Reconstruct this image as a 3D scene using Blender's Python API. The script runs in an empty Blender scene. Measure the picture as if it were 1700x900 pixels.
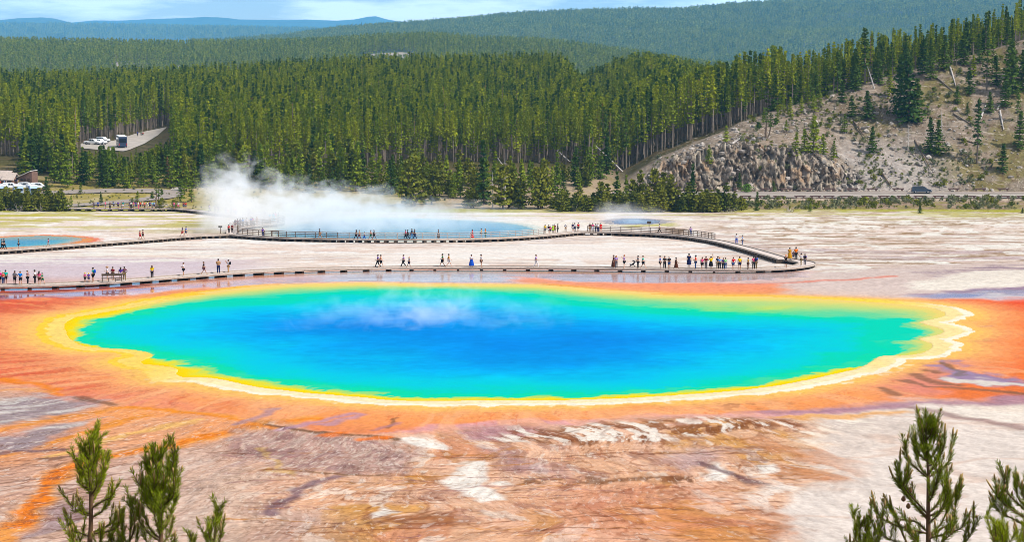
import bpy, bmesh, math, random
import numpy as np
from math import radians, sin, cos, pi
from mathutils import Vector, Matrix

random.seed(7)
SC = bpy.context.scene
COL = SC.collection

# ------------------------------------------------------------------ camera
H = 32.0                       # eye height of the overlook above the big spring
PITCH = math.atan(405.0 / 3740.0)
FOC = 3740.0                   # focal length in pixels of the 1700 px wide photograph
cam_d = bpy.data.cameras.new('camera')
cam = bpy.data.objects.new('camera', cam_d)
COL.objects.link(cam)
cam.location = (0, 0, H)
cam.rotation_euler = (pi / 2 - PITCH, 0, 0)
cam_d.sensor_width = 36.0
cam_d.lens = 36.0 * FOC / 1700.0
cam_d.clip_start = 0.5
cam_d.clip_end = 60000.0
SC.camera = cam

# ------------------------------------------------------------------ light
SUN_DIR = Vector((0.62, -0.24, 0.76)).normalized()     # towards the sun
SUN_EL = math.asin(SUN_DIR.z)
SUN_AZ = math.atan2(SUN_DIR.x, SUN_DIR.y)
sun_d = bpy.data.lights.new('sun', 'SUN')
sun_d.energy = 5.0
sun_d.angle = radians(0.5)
sun_d.color = (1.0, 0.955, 0.89)
sun = bpy.data.objects.new('sun', sun_d)
COL.objects.link(sun)
sun.location = (60, 100, 160)
sun.rotation_euler = SUN_DIR.to_track_quat('Z', 'Y').to_euler()

world = bpy.data.worlds.new('World')
SC.world = world
world.use_nodes = True
wn, wl = world.node_tree.nodes, world.node_tree.links
for n in list(wn):
    wn.remove(n)
w_out = wn.new('ShaderNodeOutputWorld')
w_bg = wn.new('ShaderNodeBackground')
w_bg.inputs['Strength'].default_value = 0.075
sky = wn.new('ShaderNodeTexSky')
sky.sky_type = 'NISHITA'
sky.sun_disc = False
sky.sun_elevation = SUN_EL
sky.sun_rotation = SUN_AZ
sky.altitude = 2200
sky.air_density = 1.0
sky.dust_density = 0.3
sky.ozone_density = 2.0
w_co = wn.new('ShaderNodeTexCoord')
w_mp = wn.new('ShaderNodeMapping')
w_mp.inputs['Scale'].default_value = (16, 16, 95)
w_mp.inputs['Location'].default_value = (1.3, 0.4, 0.2)
w_nz = wn.new('ShaderNodeTexNoise')
w_nz.inputs['Scale'].default_value = 1.0
w_nz.inputs['Detail'].default_value = 7
w_nz.inputs['Roughness'].default_value = 0.55
w_cr = wn.new('ShaderNodeValToRGB')
w_cr.color_ramp.elements[0].position = 0.44
w_cr.color_ramp.elements[0].color = (0.05, 0.05, 0.05, 1)
w_cr.color_ramp.elements[1].position = 0.60
w_cr.color_ramp.elements[1].color = (0.85, 0.85, 0.85, 1)
w_mx = wn.new('ShaderNodeMix')
w_mx.data_type = 'RGBA'
w_mx.inputs[7].default_value = (17.0, 17.6, 18.2, 1)
wl.new(w_co.outputs['Generated'], w_mp.inputs['Vector'])
wl.new(w_mp.outputs['Vector'], w_nz.inputs['Vector'])
wl.new(w_nz.outputs['Fac'], w_cr.inputs['Fac'])
wl.new(w_cr.outputs['Color'], w_mx.inputs[0])
wl.new(sky.outputs['Color'], w_mx.inputs[6])
wl.new(w_mx.outputs[2], w_bg.inputs['Color'])
wl.new(w_bg.outputs['Background'], w_out.inputs['Surface'])

SC.view_settings.view_transform = 'Standard'
SC.view_settings.look = 'None'
SC.view_settings.gamma = 1.0
SC.view_settings.exposure = 0.50
SC.view_settings.use_curve_mapping = False
SC.render.engine = 'CYCLES'
cy = SC.cycles
cy.max_bounces = 5
cy.diffuse_bounces = 2
cy.glossy_bounces = 2
cy.transmission_bounces = 2
cy.transparent_max_bounces = 6
cy.volume_bounces = 2
cy.volume_step_rate = 0.16
cy.volume_max_steps = 512
cy.use_denoising = True
cy.filter_width = 0.9

# ------------------------------------------------------------------ projection helpers
CT, ST = cos(PITCH), sin(PITCH)

def ray(px, py):
    u, t = (px - 850.0) / FOC, (450.0 - py) / FOC
    return u, CT + t * ST, -ST + t * CT

_PD = np.array([-2000, 275, 300, 345, 435, 470, 530, 2000], float)
_PZ = np.array([0, 0, -0.9, -3.6, -8.2, -8.3, -11.2, -11.2], float)

def plain(d):
    """height of the sinter plain at distance d: level at the spring, falling to the river"""
    d = np.asarray(d, float)
    k = 6.0
    return (np.interp(d - k, _PD, _PZ) + np.interp(d, _PD, _PZ) * 2 + np.interp(d + k, _PD, _PZ)) / 4

_yy = np.linspace(60, 800, 4000)
_qq = (plain(_yy) - H) / _yy

def gp(px, py, lift=0.0):
    """point of the plain seen at photo position (px, py)"""
    u, a, b = ray(px, py)
    q = b / a
    y = float(np.interp(q, (plain(_yy) + lift - H) / _yy, _yy)) if lift else float(np.interp(q, _qq, _yy))
    return Vector((u / a * y, y, float(plain(y)) + lift))

def at(px, py, d):
    """point at distance d seen at (px, py)"""
    u, a, b = ray(px, py)
    return Vector((u / a * d, d, H + b / a * d))

def gpoly(pts):
    return np.array([gp(x, y)[:2] for x, y in pts])

# ------------------------------------------------------------------ noise
def _hash(ix, iy, seed):
    n = (ix.astype(np.int64) * 374761393 + iy.astype(np.int64) * 668265263 + seed * 974634777) & 0xffffffff
    n = ((n ^ (n >> 13)) * 1274126177) & 0xffffffff
    return ((n ^ (n >> 16)) & 0xffff).astype(np.float64) / 65535.0

def vnoise(x, y, seed=0):
    ix, iy = np.floor(x), np.floor(y)
    fx, fy = x - ix, y - iy
    fx = fx * fx * fx * (fx * (fx * 6 - 15) + 10)
    fy = fy * fy * fy * (fy * (fy * 6 - 15) + 10)
    ix = ix.astype(np.int64); iy = iy.astype(np.int64)
    a = _hash(ix, iy, seed); b = _hash(ix + 1, iy, seed)
    c = _hash(ix, iy + 1, seed); d = _hash(ix + 1, iy + 1, seed)
    return (a + (b - a) * fx) * (1 - fy) + (c + (d - c) * fx) * fy

def fbm(x, y, seed=0, octv=4, gain=0.5):
    s, a, t = 0.0, 1.0, 0.0
    for o in range(octv):
        s = s + a * vnoise(x, y, seed + o * 17)
        t += a; a *= gain
        x, y = x * 2.03 + 3.1, y * 2.03 + 7.7
    return s / t                                        # 0..1, mean .5

def sstep(a, b, x):
    t = np.clip((x - a) / (b - a), 0, 1)
    return t * t * (3 - 2 * t)

def poly_sd(x, y, poly, margin=30.0):
    """signed distance (metres, + inside) to a closed outline; far points clipped to -margin"""
    out = np.full(x.shape, -margin)
    lo, hi = poly.min(0) - margin, poly.max(0) + margin
    m = (x > lo[0]) & (x < hi[0]) & (y > lo[1]) & (y < hi[1])
    if not m.any():
        return out
    X, Y = x[m], y[m]
    d2 = np.full(X.shape, 1e12)
    ins = np.zeros(X.shape, bool)
    for i in range(len(poly)):
        ax, ay = poly[i]; bx, by = poly[(i + 1) % len(poly)]
        ex, ey = bx - ax, by - ay
        L = ex * ex + ey * ey + 1e-12
        t = np.clip(((X - ax) * ex + (Y - ay) * ey) / L, 0, 1)
        dx, dy = X - ax - t * ex, Y - ay - t * ey
        d2 = np.minimum(d2, dx * dx + dy * dy)
        c = (ay > Y) != (by > Y)
        if ey != 0:
            ins ^= c & (X < ex * (Y - ay) / ey + ax)
    d = np.sqrt(d2)
    out[m] = np.where(ins, d, -np.minimum(d, margin))
    return out

def line_d(x, y, pts, margin=25.0):
    """distance to an open polyline"""
    out = np.full(x.shape, margin)
    lo, hi = pts.min(0) - margin, pts.max(0) + margin
    m = (x > lo[0]) & (x < hi[0]) & (y > lo[1]) & (y < hi[1])
    X, Y = x[m], y[m]
    d2 = np.full(X.shape, margin * margin)
    for i in range(len(pts) - 1):
        ax, ay = pts[i]; bx, by = pts[i + 1]
        ex, ey = bx - ax, by - ay
        t = np.clip(((X - ax) * ex + (Y - ay) * ey) / (ex * ex + ey * ey + 1e-12), 0, 1)
        dx, dy = X - ax - t * ex, Y - ay - t * ey
        d2 = np.minimum(d2, dx * dx + dy * dy)
    out[m] = np.sqrt(d2)
    return out

def smooth_poly(p, n=3, closed=True):
    """Chaikin corner cutting"""
    for _ in range(n):
        q = np.roll(p, -1, 0) if closed else p[1:]
        a = p if closed else p[:-1]
        r = np.empty((len(a) * 2, 2))
        r[0::2] = a * .75 + q * .25
        r[1::2] = a * .25 + q * .75
        if not closed:
            r = np.vstack([p[:1], r, p[-1:]])
        p = r
    return p

def lin(c, k=1.0, sat=1.12):
    c = np.array(c, float) / 255.0
    c = np.where(c <= .04045, c / 12.92, ((c + .055) / 1.055) ** 2.4)
    g = c @ np.array([.3, .55, .15])
    return np.clip(g + (c - g) * sat, 0, 1) * k

# ------------------------------------------------------------------ object helpers
def tag(o, label=None, cat=None, group=None, kind=None):
    if label: o['label'] = label
    if cat: o['category'] = cat
    if group: o['group'] = group
    if kind: o['kind'] = kind
    return o

def empty(name, loc=(0, 0, 0), rz=0.0):
    o = bpy.data.objects.new(name, None)
    COL.objects.link(o)
    o.location = loc
    o.rotation_euler = (0, 0, rz)
    o.empty_display_size = .2
    return o

def link(name, mesh, parent=None, mat=None):
    o = bpy.data.objects.new(name, mesh)
    COL.objects.link(o)
    if parent is not None:
        o.parent = parent
    if mat is not None:
        if not len(mesh.materials):
            mesh.materials.append(mat)
        elif mesh.materials[0] is not mat:
            o.material_slots[0].link = 'OBJECT'
            o.material_slots[0].material = mat
    return o

class MB:
    """collects boxes, bars and tubes of one part into one mesh"""
    def __init__(s):
        s.v, s.f = [], []
    def add(s, vs, fs):
        n = len(s.v)
        s.v += [tuple(v) for v in vs]
        s.f += [tuple(i + n for i in f) for f in fs]
        return s
    def box(s, c, size, rz=0.0, taper=1.0, m=None):
        hx, hy, hz = size[0] / 2, size[1] / 2, size[2] / 2
        vs = []
        for z, k in ((-hz, 1.0), (hz, taper)):
            for x, y in ((-hx, -hy), (hx, -hy), (hx, hy), (-hx, hy)):
                X, Y = x * k * cos(rz) - y * k * sin(rz), x * k * sin(rz) + y * k * cos(rz)
                p = Vector((c[0] + X, c[1] + Y, c[2] + z))
                vs.append(m @ p if m else p)
        return s.add(vs, [(0, 3, 2, 1), (4, 5, 6, 7), (0, 1, 5, 4), (1, 2, 6, 5), (2, 3, 7, 6), (3, 0, 4, 7)])
    def tube(s, pts, rad, n=6, cap=True):
        pts = [Vector(p) for p in pts]
        if not hasattr(rad, '__len__'):
            rad = [rad] * len(pts)
        rings, fs, vs = [], [], []
        for i, p in enumerate(pts):
            t = (pts[min(i + 1, len(pts) - 1)] - pts[max(i - 1, 0)])
            t = t.normalized() if t.length > 1e-9 else Vector((0, 0, 1))
            a = t.cross(Vector((0, 0, 1)) if abs(t.z) < .9 else Vector((1, 0, 0))).normalized()
            b = t.cross(a)
            for k in range(n):
                an = 2 * pi * k / n
                vs.append(p + (a * cos(an) + b * sin(an)) * rad[i])
        for i in range(len(pts) - 1):
            for k in range(n):
                k2 = (k + 1) % n
                fs.append((i * n + k, i * n + k2, (i + 1) * n + k2, (i + 1) * n + k))
        if cap:
            fs.append(tuple(reversed(range(n))))
            fs.append(tuple((len(pts) - 1) * n + k for k in range(n)))
        return s.add(vs, fs)
    def prism(s, prof, y0, y1, m=None):
        """profile of (x, z) pushed along y"""
        n = len(prof)
        vs = [Vector((x, y0, z)) for x, z in prof] + [Vector((x, y1, z)) for x, z in prof]
        if m: vs = [m @ v for v in vs]
        fs = [tuple(range(n)), tuple(reversed(range(n, 2 * n)))]
        fs += [(i, i + n, (i + 1) % n + n, (i + 1) % n) for i in range(n)]
        return s.add(vs, fs)
    def mesh(s, name, mat=None, smooth=False):
        me = bpy.data.meshes.new(name)
        me.from_pydata(s.v, [], s.f)
        if mat: me.materials.append(mat)
        if smooth:
            me.polygons.foreach_set('use_smooth', [True] * len(me.polygons))
        me.update()
        return me
    def build(s, name, mat, parent=None, smooth=False):
        return link(name, s.mesh(name, mat, smooth), parent)

def grid_mesh(name, X, Y, Z, attrs=None, mat=None):
    R, C = X.shape
    me = bpy.data.meshes.new(name)
    nv = R * C
    me.vertices.add(nv)
    me.vertices.foreach_set('co', np.stack([X, Y, Z], -1).astype(np.float32).ravel())
    i = np.arange(nv).reshape(R, C)
    q = np.stack([i[:-1, :-1], i[:-1, 1:], i[1:, 1:], i[1:, :-1]], -1).reshape(-1, 4)
    me.loops.add(q.size)
    me.loops.foreach_set('vertex_index', q.ravel().astype(np.int32))
    me.polygons.add(len(q))
    me.polygons.foreach_set('loop_start', np.arange(0, q.size, 4, dtype=np.int32))
    me.polygons.foreach_set('use_smooth', np.ones(len(q), bool))
    me.update(calc_edges=True)
    for k, a in (attrs or {}).items():
        if a.ndim == 3:
            at_ = me.attributes.new(k, 'FLOAT_COLOR', 'POINT')
            b = np.ones((nv, 4), np.float32); b[:, :3] = a.reshape(-1, 3)
            at_.data.foreach_set('color', b.ravel())
        else:
            at_ = me.attributes.new(k, 'FLOAT', 'POINT')
            at_.data.foreach_set('value', a.astype(np.float32).ravel())
    if mat: me.materials.append(mat)
    return me

# ------------------------------------------------------------------ materials
def new_mat(name):
    m = bpy.data.materials.new(name)
    m.use_nodes = True
    nt = m.node_tree
    for n in list(nt.nodes):
        nt.nodes.remove(n)
    out = nt.nodes.new('ShaderNodeOutputMaterial')
    return m, nt, out

def N(nt, typ, **kw):
    n = nt.nodes.new(typ)
    for k, v in kw.items():
        if k.startswith('i_'):
            key = k[2:]
            n.inputs[int(key) if key.isdigit() else key.replace('_', ' ')].default_value = v
        else:
            setattr(n, k, v)
    return n

def mat_plain(name, col, rough=.7, spec=.3, var=.25, scale=3.0, metal=0.0, rnd=0.0, bump=0.0):
    """painted / weathered surface: base colour broken up by two noises"""
    m, nt, out = new_mat(name)
    L = nt.links.new
    b = N(nt, 'ShaderNodeBsdfPrincipled')
    b.inputs['Roughness'].default_value = rough
    b.inputs['Specular IOR Level'].default_value = spec
    b.inputs['Metallic'].default_value = metal
    tc = N(nt, 'ShaderNodeTexCoord')
    nz = N(nt, 'ShaderNodeTexNoise', i_Scale=scale, i_Detail=5.0, i_Roughness=.6)
    L(tc.outputs['Object'], nz.inputs['Vector'])
    mr = N(nt, 'ShaderNodeMapRange')
    mr.inputs['From Min'].default_value = .3; mr.inputs['From Max'].default_value = .7
    mr.inputs['To Min'].default_value = 1 - var; mr.inputs['To Max'].default_value = 1 + var
    L(nz.outputs['Fac'], mr.inputs['Value'])
    hs = N(nt, 'ShaderNodeHueSaturation')
    hs.inputs['Color'].default_value = (*col, 1)
    src = mr.outputs['Result']
    if rnd:
        oi = N(nt, 'ShaderNodeObjectInfo')
        m2 = N(nt, 'ShaderNodeMapRange')
        m2.inputs['To Min'].default_value = 1 - rnd; m2.inputs['To Max'].default_value = 1 + rnd
        L(oi.outputs['Random'], m2.inputs['Value'])
        mm = N(nt, 'ShaderNodeMath', operation='MULTIPLY')
        L(src, mm.inputs[0]); L(m2.outputs['Result'], mm.inputs[1])
        src = mm.outputs[0]
    L(src, hs.inputs['Value'])
    L(hs.outputs['Color'], b.inputs['Base Color'])
    if bump:
        bp = N(nt, 'ShaderNodeBump', i_Strength=bump, i_Distance=.05)
        L(nz.outputs['Fac'], bp.inputs['Height'])
        L(bp.outputs['Normal'], b.inputs['Normal'])
    L(b.outputs[0], out.inputs['Surface'])
    return m
# ------------------------------------------------------------------ terrain
_cx = np.array([[1000, 318, 596], [1040, 298, 600], [1100, 262, 606], [1180, 229, 615], [1250, 196, 625], [1330, 172, 635], [1400, 152, 642],
                [1500, 118, 652], [1600, 96, 658], [1700, 66, 664], [1800, 45, 672], [1980, 25, 690]], float)
CR_X = (_cx[:, 0] - 850) / FOC * _cx[:, 2]
CR_D = _cx[:, 2]
CR_Z = np.array([at(a, b, c).z for a, b, c in _cx])
CR_Z[0] = -11.2
_ct = np.array([[1060, -9], [1095, -4.5], [1130, -1.5], [1200, 1.0], [1260, .6], [1320, -.6], [1370, -3.0], [1410, -6.5], [1440, -10]], float)
CT_X, CT_Z = (_ct[:, 0] - 850) / FOC * 597, _ct[:, 1]
_fx = np.array([[-300, -6], [0, -5.6], [300, -3.5], [600, 2], [900, 3.6], [1060, 2], [1150, -3], [1250, -8], [1500, -8], [2000, -8]], float)
FX, FZ = (_fx[:, 0] - 850) / FOC * 1150, _fx[:, 1]
FOOT = 590.0

def terrain(x, y):
    x = np.asarray(x, float); y = np.asarray(y, float)
    z = plain(y)
    # forest floor behind the river flat
    k = x / np.maximum(y, 1) * 1150
    far = np.interp(k, FX, FZ)
    mid = np.where(x < -60, -5.5, -6.8)
    f = np.where(y < 640, -11.2 + (mid + 11.2) * sstep(560, 650, y), mid + (far - mid) * np.clip((y - 650) / 500, 0, 1))
    z = np.where(y > 545, f, z)
    # the bare hill on the right
    cd, cz = np.interp(x, CR_X, CR_D), np.interp(x, CR_X, CR_Z)
    w = sstep(24, 34, x)
    u = np.clip((y - FOOT) / (cd - FOOT), 0, 1)
    slope = -11.2 + (cz + 11.2) * (u * .75 + .25 * np.sin(u * pi / 2))
    ctz = np.interp(x, CT_X, CT_Z, left=-11.2, right=-11.2)
    c = sstep(FOOT + .3, FOOT + 6.5, y)
    cl = np.where(y < FOOT + 6.5, -11.2 + (ctz + 11.2) * c,
                  ctz + (cz - ctz) * np.clip((y - FOOT - 6.5) / np.maximum(cd - FOOT - 6.5, 1), 0, 1))
    hz = np.maximum(slope, np.where(ctz > -11, cl, -50))
    hz = np.minimum(hz, np.maximum(cz, ctz))
    back = np.clip((y - cd) / 220, 0, 1)
    hz = np.where(y > cd, cz + (np.minimum(far, cz - 3) - cz) * back ** 1.3, hz)
    hz = np.where(y > FOOT, hz, -11.2)
    z = np.where((y > FOOT - 6), z * (1 - w) + np.where(y > FOOT, hz, -11.2) * w, z)
    # overlook slope under the camera
    z = np.maximum(z, np.clip(30.2 - .35 * y - .0 * x, -50, 60))
    return z

def tz(x, y):
    return float(terrain(np.array([x]), np.array([y]))[0])

def on_ground(px, py, lo=500.0, hi=1150.0):
    """first point of the terrain hit by the sight line through (px, py)"""
    u, a, b = ray(px, py)
    d = np.arange(lo, hi, .5)
    g = terrain(u / a * d, d) - (H + b / a * d)
    i = int(np.argmax(g > 0)) if (g > 0).any() else len(d) - 1
    y = d[i]
    return Vector((u / a * y, y, tz(u / a * y, y)))

# ------------------------------------------------------------------ traced outlines (photo position -> metres on the plain)
RIM = smooth_poly(gpoly([(96, 553), (90, 540), (107, 527), (160, 519), (221, 508), (293, 492), (373, 483), (440, 477), (500, 475), (607, 473), (713, 475),
    (860, 475), (920, 477), (1000, 483), (1080, 487), (1133, 490), (1280, 491), (1367, 495), (1473, 502), (1553, 509), (1580, 517), (1587, 523), (1575, 529),
    (1541, 535), (1541, 536), (1578, 546), (1584, 551), (1575, 557), (1541, 563), (1541, 564), (1563, 570), (1566, 576), (1555, 585), (1527, 592), (1477, 593), (1476, 594), (1447, 612),
    (1393, 625), (1313, 641), (1260, 649), (1150, 658), (1053, 664), (947, 668), (840, 668), (740, 669), (660, 669), (607, 664), (520, 657), (440, 649), (400, 643),
    (336, 628), (293, 631), (272, 622), (282, 614), (253, 608), (222, 607), (215, 600), (243, 591), (219, 583), (160, 580), (128, 577), (99, 564)]), 2)
TURQ = smooth_poly(gpoly([(138, 553), (180, 530), (240, 517), (300, 507), (373, 499), (430, 497), (500, 490), (600, 484), (720, 483), (840, 487), (900, 492), (960, 501),
    (1040, 509), (1100, 513), (1200, 519), (1300, 525), (1400, 530), (1470, 530), (1505, 532), (1482, 539), (1494, 546), (1514, 553), (1500, 561), (1470, 570), (1478, 578), (1492, 583), (1466, 590), (1430, 599),
    (1390, 608), (1330, 620), (1250, 636), (1150, 647), (1060, 653), (900, 657), (740, 657), (640, 653), (560, 645), (500, 638), (440, 631), (370, 616), (318, 602), (284, 590), (240, 586), (200, 577), (160, 572), (142, 563)]), 2)
EXC = smooth_poly(gpoly([(430, 388), (500, 397), (600, 400.5), (700, 401), (800, 399), (870, 394), (905, 385), (893, 376), (850, 369), (780, 366), (640, 364), (540, 365), (470, 374)]), 2)
LPOOL = smooth_poly(gpoly([(-160, 402), (-60, 396), (0, 394), (40, 391.5), (80, 391), (120, 392.5), (150, 396), (140, 401.5), (100, 407), (50, 410), (-20, 413), (-120, 415)]), 2)
VENT = smooth_poly(gpoly([(1008, 371), (1012, 365.5), (1030, 362.5), (1060, 362.5), (1085, 364), (1108, 367), (1098, 371), (1050, 373)]), 2)

# ------------------------------------------------------------------ the ground sheet
rows = [np.linspace(-60, 128, 34)]
y = 130.0
r = []
while y < 545:
    r.append(y)
    y += max(.22, y * y / (FOC * .602 * (H + 6)) * .85)
rows.append(np.array(r))
rows.append(np.arange(545, 589.5, .9))
rows.append(np.arange(589.5, 599, .16))
rows.append(np.arange(599, 672, .7))
rows.append(np.arange(672, 760, 4.0))
rows.append(np.arange(760, 1300, 20.0))
ry = np.concatenate(rows)
NC = 1150
s = np.linspace(-1, 1, NC)
GY = np.repeat(ry[:, None], NC, 1)
GX = s[None, :] * (.255 * np.maximum(GY, 40) + 14)
gx, gy = GX.ravel(), GY.ravel()
gz = terrain(gx, gy)

# domain warp for organic edges
wx = gx + (fbm(gx * .10, gy * .10, 11, 4) - .5) * 7 + (fbm(gx * .6, gy * .6, 13, 3) - .5) * 2.2
wy = gy + (fbm(gx * .10, gy * .10, 12, 4) - .5) * 9 + (fbm(gx * .6, gy * .6, 14, 3) - .5) * 2.6
sx = gx + (fbm(gx * .5, gy * .5, 21, 3) - .5) * 1.3
sy = gy + (fbm(gx * .5, gy * .5, 22, 3) - .5) * 1.6
inv = 1.0 / np.maximum(gy, 50)
PXA = 850 + FOC * gx * inv                       # bearing of each ground point
n1 = fbm(gx * .05, gy * .035, 31, 5)
n2 = fbm(gx * .22, gy * .16, 32, 5)
n3 = fbm(gx * .9, gy * .6, 33, 4)
n4 = fbm(gx * 2.6, gy * 1.6, 34, 3)
nh = fbm(gx * .12, gy * .42, 35, 4)              # wide low ripples across the plain
K = .49                                           # sunlit white -> albedo

C = np.empty((gx.size, 3))
WET = np.zeros(gx.size)
C[:] = lin((236, 219, 203), K)

def lay(col, a, k=K):
    global C
    a = np.clip(a, 0, 1)[:, None]
    C = C * (1 - a) + lin(col, k) * a

def area(px_pts, soft=2.0, warp=True, sharp=False):
    p = gpoly(px_pts)
    x_, y_ = (wx, wy) if warp else (gx, gy)
    if sharp: x_, y_ = sx, sy
    return sstep(-soft, soft, poly_sd(x_, y_, p, max(25.0, soft * 2)))

def stroke(px_pts, w, soft=.5, fine=False):
    p = gpoly(px_pts)
    d = line_d(sx if fine else wx * .5 + sx * .5, sy if fine else wy * .5 + sy * .5, p)
    return 1 - sstep(w * (1 - soft), w * (1 + soft), d)

D_ = gy
# -- far sinter plain
far_ = sstep(285, 330, D_)
lay((243, 226, 213), far_ * .8)
lay((250, 240, 228), far_ * sstep(.48, .62, n1) * .9)
lay((233, 203, 186), far_ * sstep(.50, .66, nh) * .75 * (1 - sstep(430, 470, D_)))
lay((252, 246, 240), far_ * sstep(.55, .66, n2) * .8)
lay((206, 184, 174), far_ * sstep(.60, .74, fbm(gx * .07, gy * .26, 41, 5)) * .7)
veins = np.abs(fbm(gx * .045 + n2 * .5, gy * .12, 42, 4) - .5)
veins2 = np.abs(fbm(gx * .09 - n1, gy * .2, 43, 4) - .5)
rt = sstep(30, 52, gx) * sstep(282, 300, D_)
lay((166, 133, 98), rt * (1 - sstep(.010, .045, veins)) * .85)
lay((192, 166, 138), rt * (1 - sstep(.01, .05, veins2)) * .75)
lay((196, 176, 178), rt * sstep(.46, .6, fbm(gx * .03, gy * .12, 44, 4)) * .65 * (1 - sstep(390, 430, D_)))
lay((150, 118, 74), rt * sstep(.58, .66, fbm(gx * .10, gy * .4, 47, 5)) * .7)
lay((252, 245, 233), rt * sstep(.58, .66, n2) * .9)
lay((186, 164, 150), (1 - sstep(.006, .03, veins)) * far_ * .45 * (1 - rt))
# dark brown soil beside the right part of the railed walkway
lay((112, 84, 52), area([(1088, 384), (1110, 378), (1150, 380), (1140, 388), (1105, 391)], 1.2) * sstep(.42, .55, n3) * .9)
# lavender tint near the left walkway
lay((214, 196, 202), area([(-200, 432), (180, 428), (420, 430), (430, 448), (200, 468), (-200, 478)], 7) * .85)
lay((247, 240, 228), area([(-200, 420), (330, 415), (430, 430), (250, 436), (-200, 442)], 4) * sstep(.47, .56, fbm(gx * .15, gy * .6, 45, 4)) * .8)
# white drift in the middle
lay((252, 243, 234), area([(600, 445), (680, 415), (840, 408), (1060, 405), (1130, 415), (1000, 432), (800, 425), (720, 445)], 5) * .65)
# thin yellow-green grass of the far margin
gr = fbm(gx * .06, gy * .22, 46, 5)
lay((196, 186, 96), sstep(455, 500, D_) * sstep(.50, .60, gr) * .8 * sstep(-20, 0, 545 - D_))
lay((196, 184, 90), sstep(425, 470, D_) * (1 - sstep(-46, -32, gx)) * sstep(.49, .58, gr) * .9)
lay((176, 172, 54), sstep(518, 532, D_ + (n2 - .5) * 24) * .9)
lay((160, 160, 60), area([(425, 379), (520, 374), (540, 382), (470, 388)], 3) * .9)
lay((190, 184, 80), area([(1015, 375), (1120, 371), (1115, 377), (1040, 378)], 2) * .8)

# -- the ring of coloured mats
sd_rim = poly_sd(sx, sy, RIM, 60)
sd_rim_s = poly_sd(gx, gy, RIM, 60)
near = 1 - sstep(285, 300, D_)
lay((214, 178, 168), near * sstep(250, 290, D_) * .9)
mats = area([(-400, 476), (0, 478), (150, 471), (260, 462), (420, 452), (700, 448), (1000, 450), (1120, 462), (1300, 480), (1500, 497), (2000, 492), (2000, 690), (1640, 655), (1500, 662), (1400, 678), (1250, 694), (1000, 704),
               (650, 722), (560, 724), (440, 706), (330, 745), (200, 800), (0, 850), (-400, 900)], 2.5)
lay((237, 148, 102), mats)
lay((230, 136, 108), mats * sstep(.48, .62, n1) * .4)
# the wet terrace between walkway and spring
wet1 = area([(150, 476), (260, 465), (420, 453), (620, 449), (860, 449), (1100, 451), (1345, 448), (1345, 462), (1150, 472), (1040, 474), (800, 475), (560, 476), (430, 478), (300, 484), (160, 492)], 2.0)
lay((240, 190, 172), wet1 * .85)
lay((230, 210, 204), area([(520, 452), (830, 451), (860, 458), (820, 468), (600, 471), (480, 466)], 2.2) * .95)
lay((220, 188, 182), area([(905, 455), (1040, 452), (1340, 452), (1345, 462), (1200, 467), (1040, 471), (930, 468)], 1.6) * .9)
lay((244, 156, 118), area([(840, 458), (930, 466), (1060, 470), (1150, 473), (1300, 470), (1250, 481), (1060, 487), (940, 478), (850, 472)], 1.6) * .95)
lay((244, 166, 130), area([(240, 478), (420, 462), (500, 455), (560, 462), (480, 475), (330, 484)], 2.5) * .7)
lay((170, 116, 96), (1 - sstep(.004, .02, np.abs(fbm(gx * .06, gy * .16, 51, 4) - .47))) * wet1 * .55)
# left: red mats, purple wet band, orange edge below the walkway
lay((224, 106, 78), area([(-400, 488), (60, 484), (150, 488), (240, 495), (130, 518), (70, 545), (78, 580), (150, 602), (210, 628), (160, 668), (40, 645), (-400, 640)], 4) * .80)
lay((224, 118, 78), area([(-400, 520), (40, 540), (60, 575), (30, 600), (-400, 600)], 6) * .7)
lay((186, 66, 58), area([(0, 560), (60, 566), (90, 590), (60, 610), (20, 600)], 3) * sstep(.42, .6, n2) * .7)
lay((162, 116, 130), area([(-400, 484), (0, 484), (100, 479), (210, 474), (250, 480), (150, 491), (20, 498), (-400, 506)], 1.6) * .92)
lay((236, 96, 30), area([(-400, 480), (0, 480), (110, 474), (185, 468), (240, 464), (185, 472), (60, 483), (-400, 490)], .8) * .95)
lay((238, 104, 50), stroke([(0, 486), (90, 484), (170, 480), (240, 477)], .9) * .8)
lay((234, 148, 122), area([(170, 640), (300, 640), (430, 665), (400, 690), (250, 680), (150, 660)], 4) * .6)
# right: burning orange mats
lay((240, 104, 46), area([(1590, 512), (1640, 498), (1720, 494), (2100, 490), (2100, 690), (1760, 640), (1650, 610), (1600, 590), (1592, 560), (1612, 536)], 3) * .95)
lay((230, 84, 54), area([(1480, 497), (1560, 498), (1640, 492), (2100, 486), (2100, 512), (1700, 515), (1600, 512)], 1.5) * .9)
lay((242, 130, 36), area([(1595, 515), (1660, 520), (1650, 560), (1640, 600), (1602, 590), (1598, 560), (1612, 540)], 3) * .8)
lay((248, 166, 60), area([(1585, 512), (1632, 514), (1640, 545), (1615, 575), (1600, 560), (1610, 540)], 2) * .8)
lay((246, 128, 38), area([(1610, 610), (1700, 615), (1900, 630), (1900, 650), (1690, 630)], 3) * .8)
for q in ([(1628, 531), (1650, 529), (1645, 533)], [(1607, 541), (1635, 540), (1660, 541), (1640, 544)], [(1600, 566), (1640, 562), (1650, 566), (1620, 568)], [(1618, 572), (1627, 571), (1625, 574)],
          [(1615, 580), (1632, 579), (1630, 583)], [(1600, 577), (1612, 576), (1612, 579)], [(1634, 553), (1648, 552), (1648, 555)], [(1605, 596), (1618, 594), (1618, 597)]):
    lay((150, 66, 88), area(q, .5, sharp=True) * .9)
lay((176, 130, 170), area([(1628, 542), (1655, 541), (1640, 543)], .3, sharp=True))

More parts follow.
